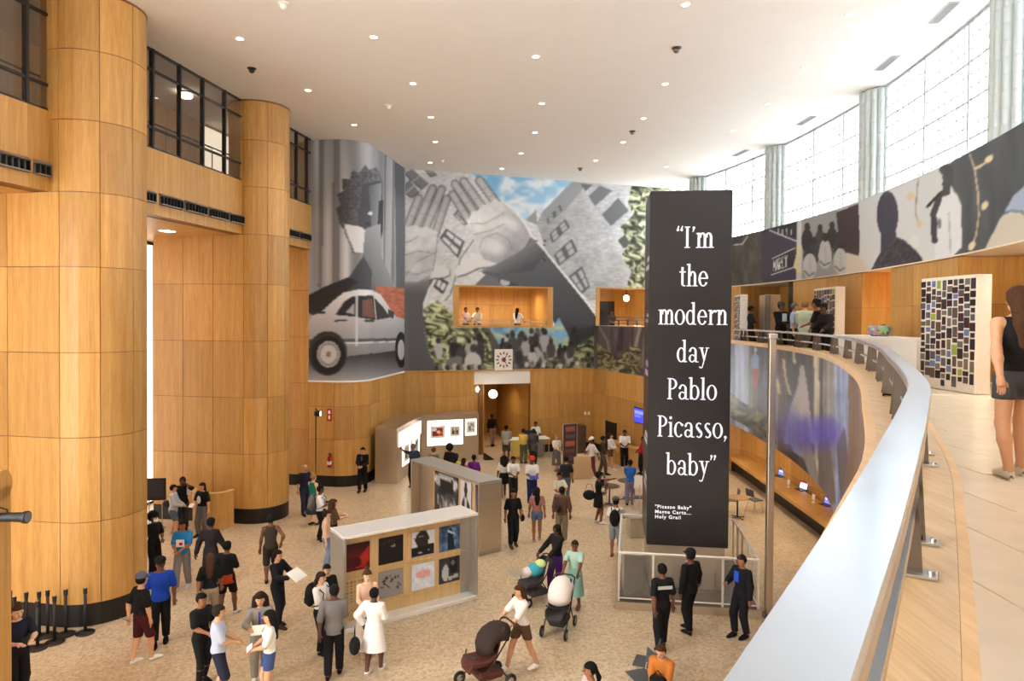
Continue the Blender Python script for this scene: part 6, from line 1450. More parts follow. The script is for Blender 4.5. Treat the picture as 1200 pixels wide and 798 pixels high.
        fs = [f[::-1] for f in fs]; m.add(vs, fs); m.f.append(tuple(range(n))); m.m.append(0)
        o = m.build('skirt', cloth(bc), t, smooth=True)
    # ---- shoes
    if shoes:
        for (hip, kn, an), sx in zip(legs, (-1, 1)):
            m = MB(); c = an + vv(0, -.055, -.04); vs = []; fs = []; n = 10
            for yy, w_, hh in ((.1, .016, .04), (.085, .042, .09), (.02, .05, .1), (-.06, .056, .075), (-.13, .052, .054), (-.18, .028, .034)):
                for i in range(n):
                    a = 2 * math.pi * i / n; zz = math.sin(a); vs.append((c[0] + w_ * math.cos(a), c[1] + yy, max(an[2] - .083, an[2] - .083 + hh * (zz + 1) * .62 - .01)))
            fs = [(r * n + i, (r + 1) * n + i, (r + 1) * n + (i + 1) % n, r * n + (i + 1) % n) for r in range(5) for i in range(n)] + [tuple(range(n))[::-1], tuple(range(50, 60))][::-1]
            m.add(vs, fs); m.build('shoe', cloth(shoes), t, smooth=True)
    # ---- hair and headwear
    st, hc = hair[0], HAIRM[hair[1]] if isinstance(hair[1], str) else cloth(hair[1])
    hp = hed + tz * .03 + vv(0, .012, 0)
    if st != 'bald':
        g3 = .014; pr = [(hp, hp + vv(0, .012, 0), .097 + g3, .097 + g3, (1.14, 1, 1))]
        if st == 'afro': pr = [(hp + tz * .03 + vv(0, .03, 0), hp + tz * .02 + vv(0, .04, 0), .15, .15)]
        if st in ('long', 'braids', 'hijab'): pr += [(hp + vv(0, .04, 0), up((0, .1, 1.42 + dz)), .1, .085, (1.05, 1.2, 1)), (up((0, .1, 1.42 + dz)), up((0, .125, 1.24 + dz)), .085, .05, (.9, 1.6, 1))]
        if st == 'curly': pr += [(hp + vv(sx * .07, .03, -.02), up((sx * .11, .06, 1.45 + dz)), .09, .07) for sx in (-1, 1)] + [(hp + vv(0, .06, 0), up((0, .1, 1.4 + dz)), .12, .1)]
        if st == 'bun': pr += [(hp + tz * .1 + vv(0, .05, 0), hp + tz * .12 + vv(0, .06, 0), .045, .045)]
        if st == 'tail': pr += [(hp + vv(0, .09, 0), up((0, .15, 1.5 + dz)), .035, .04), (up((0, .15, 1.5 + dz)), up((0, .14, 1.34 + dz)), .04, .02)]
        f = Field(pr, h * .75, k=.025)
        if st == 'hijab': X, Y, Z = f.grid(); P = np.sqrt((X - hed[0]) ** 2 + ((Y - hed[1]) + .12) ** 2 + (Z - hed[2]) ** 2); f.F = np.maximum(f.F, .085 - P)
        else:
            fz = .052 if st != 'afro' else .05
            X, Y, Z = f.grid(); fy = (Y - hed[1]) ; fz_ = (Z - hed[2]); cutf = np.minimum(-(fy + .035 - 0.0), 0) * 0; inface = np.minimum(-(fy + .012), -(fz_ - fz)); f.F = np.maximum(f.F, np.minimum(inface, .05))
            if st in ('short', 'cap', 'buzz', 'bun', 'tail'): f.F = np.maximum(f.F, -(fz_ + .06)) if st != 'tail' else f.F
        f.mesh('hair' if st not in ('hijab',) else 'headscarf', [hc if st != 'cap' else HAIRM['black']], t)
    if st == 'cap':
        m = MB(); c = hp + tz * .02; m.lathe([(.112, 0), (.113, .035), (.1, .07), (.06, .098), (.01, .108)], c + vv(0, .012, .02), 14)
        vs = []; n = 9
        for r_, yy in ((.1, 0), (.095, 1)):
            for i in range(n): a = math.pi + math.pi * i / (n - 1); vs.append(c + vv(r_ * math.cos(a), (.1 * math.sin(a)) - .085 * yy * abs(math.sin(a)), .025 - .02 * yy))
        m.add(vs, [(i, i + 1, n + i + 1, n + i) for i in range(n - 1)] + [(n + i, n + i + 1, i + 1, i) for i in range(n - 1)]); m.build('cap', hc, t, smooth=False)
    NP[0] += 1
    return t
def local(t, p):
    k = t.scale[0]; a = t.rotation_euler[2]; return (t.location[0] + k * (p[0] * math.cos(a) - p[1] * math.sin(a)), t.location[1] + k * (p[0] * math.sin(a) + p[1] * math.cos(a)), t.location[2] + k * p[2])
def backpack(t, rgb, label, small=False):
    o = thing('backpack', label, 'backpack', local(t, (0, .245, 1.0)), t.rotation_euler[2]); s_ = .85 if small else 1; o.scale = (s_, s_, s_); m = cloth(rgb)
    MB().ell((0, .02, .22), (.155, .1, .25), 14, 10).build('main_bag', m, o, smooth=True); MB().ell((0, .09, .12), (.11, .05, .11), 12, 8).build('front_pocket', m, o, smooth=True); MB().tube([(-.03, -.02, .45), (0, -.02, .5), (.03, -.02, .45)], .01, 6).build('top_loop', m, o)
    for sx in (-1, 1): MB().tube([(sx * .1, -.06, .4), (sx * .12, -.2, .47), (sx * .13, -.4, .36), (sx * .15, -.38, .12), (sx * .14, -.12, .04)], .014, 6).build('strap', m, o)
def handbag(t, rgb, p, label, sz=.14):
    o = thing('handbag', label, 'bag', local(t, p), t.rotation_euler[2]); m = cloth(rgb); MB().ell((0, 0, 0), (sz * .55, sz, sz * .8), 12, 8).build('bag_body', m, o, smooth=True); MB().tube([(0, -sz * .7, sz * .5), (0, -sz * .3, sz * 1.7), (0, sz * .3, sz * 1.7), (0, sz * .7, sz * .5)], .008, 6).build('strap', m, o)
def sheet(t, p, w, h_, rgb, label, cat='paper', nm='paper_sheet', rx=-.9, rz=0):
    o = thing(nm, label, cat, local(t, p), t.rotation_euler[2] + rz); q = MB().bev((0, 0, 0), (w, .008, h_), .002).build('sheet' if cat == 'paper' else 'case', cloth(rgb), o); q.rotation_euler = (rx, 0, 0)
    q = MB().box((0, -.006, 0), (w * .86, .004, h_ * .86)).build('face', cloth(tuple(min(255, v + 14) for v in rgb)), o); q.rotation_euler = (rx, 0, 0)
def F_(x, y): c = atz(x, y, 0); return (c[0], c[1])                 # feet on the hall floor
def Hd(x, y, H): c = atz(x, y, H); return (c[0], c[1])              # from the top of the head
W_, K_, NV = (226, 224, 220), (24, 24, 26), (32, 36, 54)
G1 = 'visitors in the hall'
# --- by the wide column and the entrance
p = person('man in navy tee bent over a phone at the bottom left corner', Hd(19, 709, 1.78), 1.78, 55, 0, ('buzz', 'brown'), (NV, .35), (K_, 'trousers'), K_, ('phone', 'phone'), .1, .05, h=.018, grp=G1); sheet(p, (0, -.36, 1.22), .08, .15, (20, 20, 22), 'dark phone in the hands of the man in navy', 'phone', 'phone')
p = person('man in black tee, maroon shorts and white trainers seen from behind', F_(166, 776), 1.78, 150, 1, ('cap', (90, 92, 110)), (K_, .42), ((70, 26, 32), 'shorts', .5), (235, 233, 230), ('down', 'back'), .28, h=.018, grp=G1); sheet(p, (.12, .26, .92), .2, .14, (120, 116, 112), 'folded leaflet behind the back of the man in maroon shorts')
p = person('man in royal blue polo shirt and black trousers with cap', F_(188, 753), 1.8, 25, 3, ('cap', K_), ((28, 66, 168), .42, .9, 'polo_shirt'), (K_, 'trousers'), K_, ('down', 'down'), .2, wide=1.18, h=.018, grp=G1)
p = person('person in black with white face mask at the column edge', F_(180, 676), 1.7, 60, 3, ('afro', 'black'), (K_, .42), (K_, 'trousers'), K_, ('down', 'hold'), .1, grp=G1); sheet(p, (0, -.1, 1.6), .12, .1, (235, 235, 235), 'white face mask on the person at the column edge', 'mask', 'face_mask', rx=0)
p = person('man in bright blue printed tee and grey sweatpants walking forward', F_(214, 690), 1.75, 5, 2, ('short', 'black'), ((40, 122, 178), .42, .92), ((128, 126, 122), 'trousers'), (210, 212, 220), ('hold', 'hold'), .3, grp=G1); MB().box((0, -.155, 1.22), (.2, .02, .18)).build('shirt_print', cloth((226, 226, 228)), p); MB().box((.02, -.168, 1.21), (.08, .01, .07)).build('shirt_print', cloth((190, 40, 40)), p)
p = person('tall figure in dark hooded top striding by the blue tee', F_(247, 690), 1.82, 165, 4, ('short', 'black'), ((42, 36, 38), 1.0, .88, 'hoodie'), ((44, 40, 42), 'trousers'), K_, ('fwd', 'aft'), .4, grp=G1)
p = person('person in black tee with red shirt tied at the waist', F_(266, 722), 1.74, 170, 3, ('short', 'black'), (K_, .45), (K_, 'shorts', .55), W_, ('hold', 'aft'), .35, grp=G1); m = MB().lathe([(.19, .82), (.185, .95), (.165, 1.02)], n=18, cap=False); m.build('tied_shirt', cloth((176, 62, 36)), p, smooth=True)
p = person('long-haired person in black tee and pale trousers hurrying past', F_(246, 737), 1.66, 200, 2, ('long', 'brown'), (K_, .45), ((150, 132, 112), 'trousers'), (60, 50, 46), ('fwd', 'aft'), .45, lean=.15, grp=G1)
p = person('young woman in black tee and leggings facing right at the bottom', Hd(236, 696, 1.72), 1.72, 60, 2, ('short', 'black'), (K_, .42), (K_, 'leggings'), K_, ('hold', 'down'), .12, h=.018, grp=G1)
p = person('bearded man in pale blue tee and navy shorts at the bottom', Hd(256, 710, 1.76), 1.76, 110, 1, ('short', 'dark'), ((176, 184, 204), .42, .94), ((36, 40, 58), 'shorts', .45), W_, ('hold', 'hold'), .1, wide=1.12, h=.018, grp=G1)
p = person('person in grey linen suit with blue lanyard reading at the bottom', Hd(305, 696, 1.66), 1.66, 15, 1, ('curly', 'dark'), ((136, 130, 122), 1.0, .86, 'jacket'), ((136, 130, 122), 'trousers'), W_, ('read', 'read'), .1, h=.018, grp=G1); sheet(p, (0, -.42, 1.2), .26, .2, (230, 228, 222), 'white leaflet held by the person in grey linen'); MB().box((0, -.17, 1.25), (.03, .012, .4)).build('lanyard', cloth((40, 60, 170)), p)
p = person('woman in white tee and denim shorts with dark hair at the bottom', Hd(316, 716, 1.66), 1.66, -70, 1, ('long', 'black'), (W_, .42, 1.0), ((58, 78, 122), 'shorts', .68), W_, ('hold', 'hold'), .16, h=.018, grp=G1); sheet(p, (0, -.36, 1.1), .2, .12, (232, 230, 226), 'white leaflet in the hands of the woman in denim shorts')
p = person('man in dark navy jacket reading a large white paper', F_(325, 734), 1.72, 75, 1, ('short', 'black'), ((28, 28, 36), 1.0, .85, 'jacket'), ((26, 27, 33), 'trousers'), (60, 46, 36), ('read', 'read'), .16, h=.018, grp=G1); sheet(p, (0, -.5, 1.25), .45, .32, (236, 234, 226), 'large white paper held up by the man in navy', rx=-1.0)
p = person('man in dark green tank top and long shorts seen from behind', F_(317, 682), 1.76, 200, 3, ('short', 'black'), ((62, 56, 46), 0, .9, 'tank_top'), ((46, 40, 34), 'shorts', .42), K_, ('hip', 'down'), .16, grp=G1)
p = person('person in pale denim jacket and shorts beside the kiosk', F_(203, 630), 1.66, 100, 1, ('short', 'black'), ((190, 194, 198), 1.0, .84, 'jacket'), ((92, 104, 122), 'shorts', .6), W_, ('hold', 'hold'), .2, grp=G1); handbag(p, (56, 56, 72), (.06, .2, 1.12), 'dark grey pouch on the back of the pale jacket')
p = person('person in black hood raising a hand behind the pale jacket', F_(214, 622), 1.74, 20, 4, ('hijab', 'black'), (K_, 1.0, .8, 'hoodie'), ((52, 52, 60), 'trousers'), K_, ('hold', 'face'), .1, grp=G1); MB().box((.2, -.1, 1.34), (.12, .12, .26)).build('white_sleeve', cloth(W_), p)
p = person('woman in black tee with white print standing at the curved desk', F_(237, 628), 1.68, -15, 1, ('long', 'dark'), (K_, .42, 1.0), ((104, 102, 104), 'trousers'), K_, ('hold', 'down'), .12, grp=G1); MB().ell((0, -.165, 1.24), (.075, .015, .13), 10, 6).build('shirt_print', cloth((222, 222, 222)), p); sheet(p, (-.12, -.36, 1.1), .16, .16, (226, 220, 210), 'white plate held by the woman at the curved desk')
# --- by the light stand and car mural
p = person('bald man in navy shirt and jeans by the oak doorway', F_(357, 603), 1.76, 40, 1, ('bald', 'black'), ((34, 36, 52), .5), ((40, 48, 70), 'jeans'), (40, 30, 28), ('down', 'down'), .14, grp=G1)
p = person('blond woman in green top seen from behind', F_(367, 615), 1.7, 150, 0, ('bun', 'blond'), ((30, 120, 100), 0, .95, 'top'), ((40, 52, 64), 'skirt', .42), (60, 50, 46), ('down', 'hold'), .12, grp=G1)
p = person('man in white tee carrying a grey backpack', F_(375, 634), 1.72, 95, 4, ('short', 'black'), (W_, .45), (K_, 'trousers'), K_, ('phone', 'phone'), .12, grp=G1); backpack(p, (120, 116, 118), 'grey backpack on the man in white tee by the mural')
p = person('woman with big curly brown hair reading a phone', F_(391, 650), 1.62, 110, 1, ('curly', 'brown'), ((90, 66, 52), .45), (K_, 'trousers'), K_, ('phone', 'phone'), .1, grp=G1); sheet(p, (0, -.38, 1.26), .09, .16, (226, 226, 224), 'white phone of the curly haired woman', 'phone', 'phone')
p = person('woman in pale pink tank top at the end of the shadow box', F_(382, 668), 1.64, 100, 0, ('bun', 'dark'), ((214, 178, 160), 0, .98, 'tank_top'), ((120, 136, 160), 'jeans'), W_, ('down', 'hold'), .1, grp=G1)
p = person('man in black suit standing alone before the oak wall', F_(425, 576), 1.76, -5, 1, ('short', 'black'), (K_, 1.0, .86, 'suit_jacket'), (K_, 'trousers'), K_, ('hold', 'hold'), .16, grp=G1); MB().box((0, -.16, 1.34), (.06, .012, .16)).build('shirt_front', cloth((90, 90, 110)), p)
# --- at the shadow box
p = person('dark-haired person in black tee half hidden by the shadow box end', Hd(383, 662, 1.6), 1.6, 30, 1, ('short', 'black'), (K_, .45), (K_, 'trousers'), K_, ('hold', 'hold'), .1, grp=G1)
p = person('woman in white tee with black backpack facing right', Hd(376, 671, 1.68), 1.68, 70, 1, ('tail', 'dark'), (W_, .45, 1.0), (K_, 'trousers'), K_, ('hold', 'hold'), .1, grp=G1); backpack(p, (26, 26, 28), 'black backpack on the woman in white tee by the shadow box')
p = person('older man in grey checked shirt and black trousers from behind', F_(391, 793), 1.76, 190, 4, ('short', 'black'), ((112, 108, 106), .62, .86), (K_, 'trousers'), K_, ('hold', 'aft'), .22, lean=.1, wide=1.15, h=.018, grp=G1); handbag(p, K_, (-.4, .1, .62), 'black holdall hanging by the man in the checked shirt', .2)
p = person('woman in long cream dress with hair in a bun', F_(430, 766), 1.74, 20, 0, ('bun', 'brown'), ((206, 168, 146), 0, 1.0, 'bodice'), ((224, 208, 192), 'dress', .14, .45), (196, 160, 130), ('hold', 'hold'), .08, h=.018, grp=G1)
p = person('woman in white coat dress leaning on a black cane', F_(438, 788), 1.66, 165, 4, ('short', 'black'), ((234, 230, 226), 1.0, .95, 'coat'), ((234, 228, 226), 'dress', .5, .95), (236, 234, 230), ('hold', 'hip'), .24, h=.018, grp=G1); sheet(p, (.2, -.22, 1.0), .2, .12, (36, 52, 150), 'blue folded paper in the hand of the woman in white')
o = thing('walking_cane', 'black walking cane held by the woman in white', 'cane', local(p, (.3, -.32, 0)), 0); MB().tube([(0, 0, .03), (0, .02, .92)], .012, 6).build('stick', BLK, o); MB().tube([(0, .02, .92), (.06, .02, .95), (.12, .02, .93)], .015, 6).build('handle', BLK, o); MB().lathe([(.05, 0), (.04, .03), (.015, .05)], n=10).build('foot', BLK, o)
# --- behind the second wall, at the display case
p = person('man in navy polo reaching to the lit display case', F_(484, 571), 1.78, 215, 2, ('buzz', 'grey'), ((44, 54, 84), .42), (K_, 'trousers'), K_, ('down', 'reach'), .14, wide=1.1, grp=G1)
p = person('blurred grey-green figure before the lit pictures', F_(508, 572), 1.66, 170, 1, ('short', 'brown'), ((110, 106, 86), .5), ((90, 84, 74), 'trousers'), K_, grp=G1)
p = person('tall person with afro hair before the framed pictures', F_(527, 574), 1.82, 150, 3, ('afro', 'black'), (K_, .42), (K_, 'trousers'), K_, grp=G1)
p = person('person in lime green shirt behind the second exhibit wall', F_(534, 582), 1.68, 120, 3, ('curly', 'black'), ((186, 196, 60), .45), ((90, 90, 90), 'trousers'), K_, ('phone', 'phone'), grp=G1)
p = person('woman with auburn hair beside the purple shirt', F_(543, 586), 1.6, 160, 2, ('long', 'dark'), ((150, 70, 80), .42), (K_, 'trousers'), K_, grp=G1)
p = person('person in purple shirt behind the second exhibit wall', F_(555, 584), 1.68, 170, 3, ('short', 'black'), ((104, 40, 128), .45), (K_, 'trousers'), K_, grp=G1)
# --- the middle of the hall
p = person('woman in white tee and black skirt walking away', F_(590, 584), 1.66, 200, 3, ('curly', 'black'), (W_, .4, 1.0), (K_, 'skirt', .62, .5), W_, ('aft', 'down'), .25, grp=G1); handbag(p, K_, (-.24, .05, 1.0), 'black bag on the woman in white tee and black skirt')
p = person('man in white tee holding papers beside the red cap', F_(601, 588), 1.72, 15, 3, ('buzz', 'black'), (W_, .42), ((44, 44, 48), 'trousers'), W_, ('hold', 'hold'), .2, grp=G1)
p = person('man with red cap, white tee and blue folder', F_(623, 592), 1.8, 10, 3, ('cap', (196, 54, 40)), (W_, .42, .95), ((34, 44, 84), 'trousers'), W_, ('hold', 'hold'), .12, wide=1.08, grp=G1); sheet(p, (0, -.36, 1.1), .34, .16, (52, 66, 160), 'blue folder held by the man with red cap')
p = person('woman in black top and black trousers walking toward the camera', F_(601, 640), 1.74, 15, 2, ('long', 'black'), (K_, .45, .98), ((26, 26, 30), 'trousers'), (90, 66, 50), ('down', 'down'), .2, grp=G1); handbag(p, K_, (.3, .02, .86), 'black handbag of the woman in black by the steel wall')
p = person('woman in pink top and denim shorts walking away', F_(629, 634), 1.68, 180, 2, ('long', 'black'), ((168, 112, 108), .3, 1.0, 'top'), ((96, 116, 150), 'shorts', .7), (180, 160, 140), ('down', 'down'), .18, grp=G1)
p = person('man in dark tee walking toward the back of the hall', F_(663, 590), 1.78, 190, 2, ('short', 'black'), ((46, 44, 46), .42), ((92, 104, 126), 'jeans'), K_, ('down', 'down'), .2, grp=G1)
p = person('woman in cream top carrying a brown jacket', F_(655, 610), 1.66, 20, 2, ('short', 'black'), ((214, 206, 186), .4, .98, 'top'), ((120, 110, 96), 'trousers'), W_, ('hold', 'phone'), .12, grp=G1)
p = person('person in brown shirt and olive trousers with crossbody bag', F_(658, 637), 1.76, 175, 3, ('short', 'black'), ((92, 68, 54), .8, .9), ((128, 118, 98), 'trousers'), W_, ('down', 'down'), .2, wide=1.1, grp=G1); handbag(p, (44, 42, 46), (.1, .2, 1.12), 'dark crossbody bag on the person in brown shirt', .12)
p = person('person in black dress and hat photographing the tower', F_(701, 613), 1.72, 85, 3, ('cap', K_), (K_, .3, .9, 'top'), (K_, 'skirt', .58, .3), W_, ('face', 'reach'), .16, grp=G1); handbag(p, (26, 28, 34), (-.1, .32, 1.0), 'black tote slung behind the person photographing the tower', .22)
p = person('man in white tee and grey shorts beside the railed platform', F_(721, 652), 1.72, 165, 2, ('cap', (70, 72, 78)), (W_, .42), ((142, 144, 150), 'shorts', .5), (150, 50, 36), ('phone', 'phone'), .12, grp=G1); backpack(p, (24, 24, 26), 'black backpack on the man beside the railed platform')
# --- the far end
p = person('person in grey hooded jacket facing the portal', F_(593, 541), 1.76, 170, 3, ('short', 'black'), ((150, 148, 140), 1.0, .84, 'hoodie'), ((70, 60, 56), 'shorts', .5), (120, 60, 56), ('hold', 'hold'), .12, grp=G1)
p = person('attendant in white shirt behind the portal table', (1.25, 34.95), 1.68, 5, 3, ('short', 'black'), (W_, .5), (K_, 'trousers'), K_, ('hold', 'down'), .1, grp=G1)
p = person('blurred visitor in yellow leaning at the portal table', F_(613, 543), 1.66, 160, 2, ('short', 'dark'), ((214, 180, 84), .45), ((90, 96, 70), 'trousers'), K_, ('hold', 'hold'), .1, grp=G1)
p = person('visitor in dark grey coat at the portal table', F_(625, 545), 1.72, 175, 3, ('short', 'black'), ((70, 66, 66), 1.0, .7, 'coat'), ((50, 50, 52), 'trousers'), K_, ('hold', 'down'), .1, grp=G1)
p = person('woman in white top and grey skirt beside the sign board', F_(652, 552), 1.66, 30, 1, ('short', 'blond'), ((226, 218, 208), .4, .95, 'top'), ((98, 96, 92), 'skirt', .3, .3), (120, 110, 100), ('hold', 'down'), .1, grp=G1)
p = person('man with white cap and maroon trousers walking left', F_(693, 560), 1.76, -70, 3, ('cap', W_), ((206, 198, 196), .5, .9), ((96, 40, 58), 'trousers'), W_, ('fwd', 'aft'), .3, grp=G1)
p = person('dark-clad visitor crossing before the service desk', F_(706, 556), 1.72, 80, 3, ('short', 'black'), ((70, 56, 52), .8, .9), ((96, 76, 64), 'trousers'), K_, ('fwd', 'down'), .3, grp=G1)
p = person('woman in white jacket and brown shorts near the service desk', F_(715, 550), 1.66, 60, 1, ('long', 'dark'), (W_, .9, 1.0, 'jacket'), ((110, 80, 62), 'shorts', .66), W_, ('hold', 'fwd'), .3, grp=G1)
p = person('man in white shirt and black trousers at the service desk', (5.32, 31.9), 1.78, -5, 3, ('buzz', 'black'), (W_, .45, .96), (K_, 'trousers'), W_, ('hold', 'hold'), .16, wide=1.15, grp=G1)
p = person('person in red top beside the blue screen', (5.95, 30.6), 1.7, -80, 3, ('short', 'black'), ((156, 30, 40), .9), (K_, 'trousers'), K_, ('hold', 'hold'), .1, grp=G1)
p = person('visitor in bright blue shirt standing at the cafe tables', F_(738, 592), 1.7, 170, 3, ('short', 'black'), ((44, 98, 176), .45, .92), ((120, 116, 140), 'trousers'), K_, ('lap', 'lap'), .1, grp=G1)
p = person('dark figure walking in the corridor beyond the portal', (-1.05, 37.2), 1.74, 30, 4, ('short', 'black'), ((40, 36, 36), 1.0), ((150, 130, 120), 'trousers'), K_, ('down', 'fwd'), .2, grp=G1)
# --- strollers
def stroller(label, at, face, can, seat, sc_=1.0, folded=False):
    t = thing('stroller', label, 'stroller', (at[0], at[1], 0), math.radians(face)); t.scale = (sc_,) * 3; cm, sm = cloth(can), cloth(seat)
    for sx in (-1, 1):
        MB().tube([(sx * .24, -.38, .12), (sx * .24, 0, .48), (sx * .23, .42, 1.02)], .014, 6).build('frame_tube', BLK, t); MB().tube([(sx * .24, .33, .12), (sx * .24, .05, .5)], .014, 6).build('frame_tube', BLK, t)
        for y in (-.4, .34):
            w = thing('wheel', '', '', (0, 0, 0)); bpy.data.objects.remove(w); wh = MB().lathe([(.06, -.02), (.11, -.022), (.12, 0), (.11, .022), (.06, .02)], (sx * .26, y, .12), 16, 'X', cap=False).build('wheel', BLK, t, smooth=True); MB().lathe([(.06, -.015), (.06, .015)], (sx * .26, y, .12), 12, 'X').build('hub', STEEL, wh)
    MB().tube([(-.23, .42, 1.02), (-.15, .47, 1.05), (.15, .47, 1.05), (.23, .42, 1.02)], .018, 6).build('handle_bar', CHAR, t)
    m = MB(); vs = []
    for y, z, w_ in ((-.42, .36, .17), (-.36, .46, .18), (-.05, .44, .19), (.08, .52, .2), (.2, .9, .19), (.24, .96, .18)):
        vs += [(-w_, y, z + .1), (-w_ * .8, y, z), (w_ * .8, y, z), (w_, y, z + .1)]
    m.add(vs, [(4 * r + i, 4 * r + i + 1, 4 * r + i + 5, 4 * r + i + 4) for r in range(5) for i in range(3)]); o = m.build('seat', sm, t, smooth=True); s_ = o.modifiers.new('thickness', 'SOLIDIFY'); s_.thickness = .03
    m = MB(); vs = []; n = 9
    for r in range(7):
        a = math.radians((110 + r * 8) if folded else (-20 + r * 25)); R_ = .36
        for i in range(n): b = math.pi * i / (n - 1); vs.append((.235 * math.cos(b), .18 - R_ * math.cos(a) * (.5 + .5 * math.sin(b)), .72 + (R_ * math.sin(a)) * (.35 + .65 * math.sin(b))))
    m.add(vs, [(r * n + i, r * n + i + 1, (r + 1) * n + i + 1, (r + 1) * n + i) for r in range(6) for i in range(n - 1)]); o = m.build('canopy', cm, t, smooth=True); s_ = o.modifiers.new('thickness', 'SOLIDIFY'); s_.thickness = .02
    MB().bev((0, .02, .24), (.38, .5, .16), .05).build('basket', sm, t); MB().tube([(-.2, -.3, .62), (0, -.42, .64), (.2, -.3, .62)], .016, 6).build('bumper_bar', BLK, t)
    return t
p = person('woman in black jacket and purple trousers pushing a patterned stroller', F_(652, 694), 1.72, -55, 4, ('hijab', 'black'), ((30, 28, 30), 1.0, .98, 'jacket'), ((86, 44, 124), 'trousers'), K_, ('push', 'push'), .25, grp=G1, h=.02)
sc1 = stroller('black stroller loaded with colourful blankets', F_(627, 704), -55 + 0, (60, 60, 66), (70, 68, 70), folded=True); o = thing('blanket', 'turquoise patterned blanket piled on the black stroller', 'blanket', local(sc1, (0, .0, .62)), sc1.rotation_euler[2]); MB().ell((0, 0, .16), (.19, .26, .16), 12, 8).build('fold', cloth((66, 168, 190)), o, smooth=True); MB().ell((.05, .12, .3), (.15, .14, .1), 10, 6).build('fold', cloth((206, 222, 150)), o, smooth=True); MB().ell((-.03, -.2, .14), (.15, .14, .12), 10, 6).build('fold', cloth((214, 206, 204)), o, smooth=True)
p = person('woman in mint green dress pushing a white canopied stroller', F_(673, 713), 1.64, -20, 3, ('short', 'dark'), ((164, 194, 178), .35, 1.0, 'bodice'), ((134, 172, 160), 'dress', .36, .5), (120, 90, 76), ('push', 'push'), .2, grp=G1, h=.02)
sc2 = stroller('stroller with a large white canopy and dark seat', F_(655, 739), -20, (232, 222, 214), (60, 58, 58), 1.05)
p = person('woman in white shirt and brown shorts striding with a stroller', F_(612, 786), 1.72, -60, 1, ('long', 'brown'), ((228, 220, 212), .5, .98), ((92, 66, 50), 'shorts', .68), (238, 236, 232), ('push', 'push'), .62, .12, grp=G1, h=.018)
sc3 = stroller('dark stroller with reddish lining at the bottom edge', F_(570, 803), -60, (56, 46, 42), (92, 54, 46), 1.08)
# --- security staff and people at the bottom right
p = person('guard in black with pale stripe across the back, striding', F_(775, 762), 1.82, 190, 3, ('short', 'black'), (K_, .45, .92), ((24, 24, 28), 'trousers'), K_, ('down', 'aft'), .3, grp='security staff by the tower', h=.018); MB().box((0, .16, 1.34), (.3, .02, .06)).build('back_stripe', cloth((190, 188, 186)), p)
p = person('guard in black suit with cap reaching an arm out', F_(808, 741), 1.84, 215, 3, ('cap', K_), ((26, 25, 27), 1.0, .88, 'suit_jacket'), ((24, 24, 27), 'trousers'), K_, ('out', 'down'), .18, wide=1.08, grp='security staff by the tower', h=.018)
p = person('man in dark suit with blue collar beside the platform corner', F_(868, 746), 1.8, -60, 2, ('short', 'dark'), ((24, 24, 28), 1.0, .88, 'suit_jacket'), ((24, 24, 28), 'trousers'), K_, ('phone', 'down'), .14, grp='security staff by the tower', h=.018); MB().box((0, -.15, 1.33), (.12, .03, .22)).build('blue_collar', cloth((40, 80, 190)), p)
c = atz(778, 752, 1.28); p = person('person in orange tee sitting on a chair at the bottom edge', (c[0], c[1]), 1.72, -30, 1, ('short', 'brown'), ((190, 116, 50), .42), ((70, 70, 80), 'jeans'), K_, ('lap', 'lap'), sit=True, lean=.25, grp=G1, h=.018)
o = thing('handbag', 'black bag on the lap of the person in orange', 'bag', local(p, (0, -.32, .62)), p.rotation_euler[2]); MB().bev((0, 0, .09), (.3, .14, .2), .04).build('bag_body', cloth(K_), o); MB().tube([(-.1, 0, .18), (0, 0, .3), (.1, 0, .18)], .01, 6).build('strap', cloth(K_), o)
p = person('woman with cornrow braids at the bottom edge', Hd(692, 777, 1.66), 1.66, -75, 2, ('tail', 'black'), ((190, 180, 170), .4), ((60, 60, 70), 'jeans'), W_, ('hold', 'hold'), grp=G1)
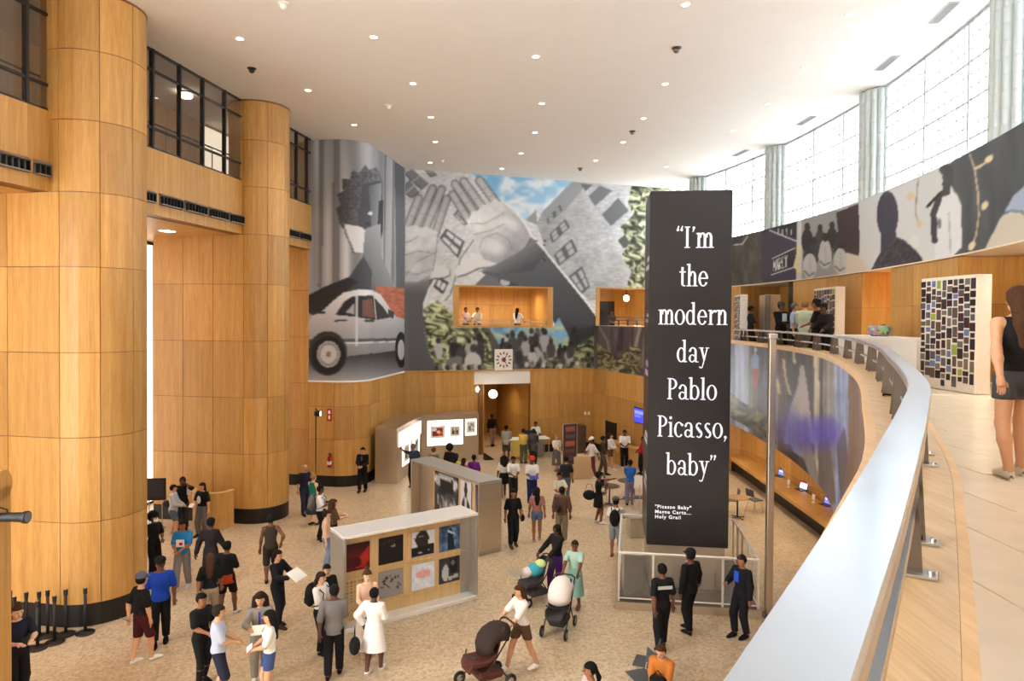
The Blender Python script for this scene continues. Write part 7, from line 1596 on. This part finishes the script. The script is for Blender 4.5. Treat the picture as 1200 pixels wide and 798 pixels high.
# --- upper floor
UF = 'visitors on the upper floor'
p = person('woman walking away in black tank top and grey shorts on the upper floor', (4.49, 6.06), 1.68, 170, 1, ('long', 'brown'), (K_, 0, .98, 'tank_top'), ((70, 70, 74), 'shorts', .72), (206, 200, 190), ('down', 'aft'), .2, z0=ZU, h=.014, grp=UF, wide=1.08); sheet(p, (-.3, -.05, .74), .09, .2, (50, 44, 42), 'dark phone in the hand of the woman on the upper floor', 'phone', 'phone', rx=.3)
def U(x, Y): return (Y * (x - 600) / FPX, Y)
p = person('visitor in black cap and hoodie leaning on the steel rail', U(969, 20.6), 1.86, -60, 3, ('cap', K_), ((34, 32, 33), 1.0, .85, 'hoodie'), (K_, 'trousers'), K_, ('rail', 'rail'), lean=.22, z0=ZU, grp=UF)
p = person('visitor in black tee and cap beside the black hoodie at the rail', U(956.5, 20.9), 1.98, -120, 2, ('cap', K_), (K_, .45), (K_, 'trousers'), K_, ('down', 'hold'), z0=ZU, grp=UF)
p = person('visitor in mint green shirt at the rail', U(943, 21.9), 1.98, 140, 0, ('buzz', 'blond'), ((198, 216, 196), .5, .85), ((120, 116, 104), 'trousers'), K_, ('hold', 'hold'), z0=ZU, wide=1.15, grp=UF)
p = person('visitor in pale blue shirt behind the mint green shirt', U(930.5, 23.2), 1.94, 60, 1, ('short', 'grey'), ((158, 184, 216), .5), (NV, 'trousers'), K_, z0=ZU, grp=UF)
p = person('visitor in black jacket with white shirt front at the rail', U(915, 24.0), 1.98, 20, 3, ('cap', (70, 78, 60)), ((26, 26, 30), 1.0, .85, 'jacket'), (K_, 'trousers'), K_, ('hold', 'hold'), z0=ZU, wide=1.15, grp=UF); MB().box((0, -.16, 1.3), (.16, .02, .24)).build('shirt_front', cloth((214, 222, 234)), p)
p = person('visitor in dark tee looking at a phone near the far photo board', U(879.5, 27.2), 1.92, 70, 3, ('short', 'black'), ((32, 32, 36), .5), (K_, 'trousers'), K_, ('phone', 'phone'), z0=ZU, grp=UF)
NF = 5.75
def NB(px, o): q = bw.off(bws(px), o); return (q[0], q[1])
for x, lb, tp, fc in ((550, 'visitor in pale pink top leaning in the wide balcony opening', (232, 206, 200), 40), (564, 'visitor in cream top beside the pink top in the wide opening', (236, 226, 206), -20), (611.5, 'visitor in white tee with dark bag alone in the wide opening', (236, 232, 226), 150)):
    p = person(lb, NB(x, -.75), 1.76, fc, 2, ('short', 'black') if x != 611.5 else ('long', 'black'), (tp, .45), ((70, 70, 78), 'trousers'), K_, ('rail', 'hold'), z0=NF, grp=UF)
p = person('dim figure in the dark doorway of the small balcony', NB(735, -1.9), 1.72, 10, 3, ('short', 'black'), ((60, 52, 50), .5), (K_, 'trousers'), K_, ('hold', 'hold'), z0=NF, grp=UF)
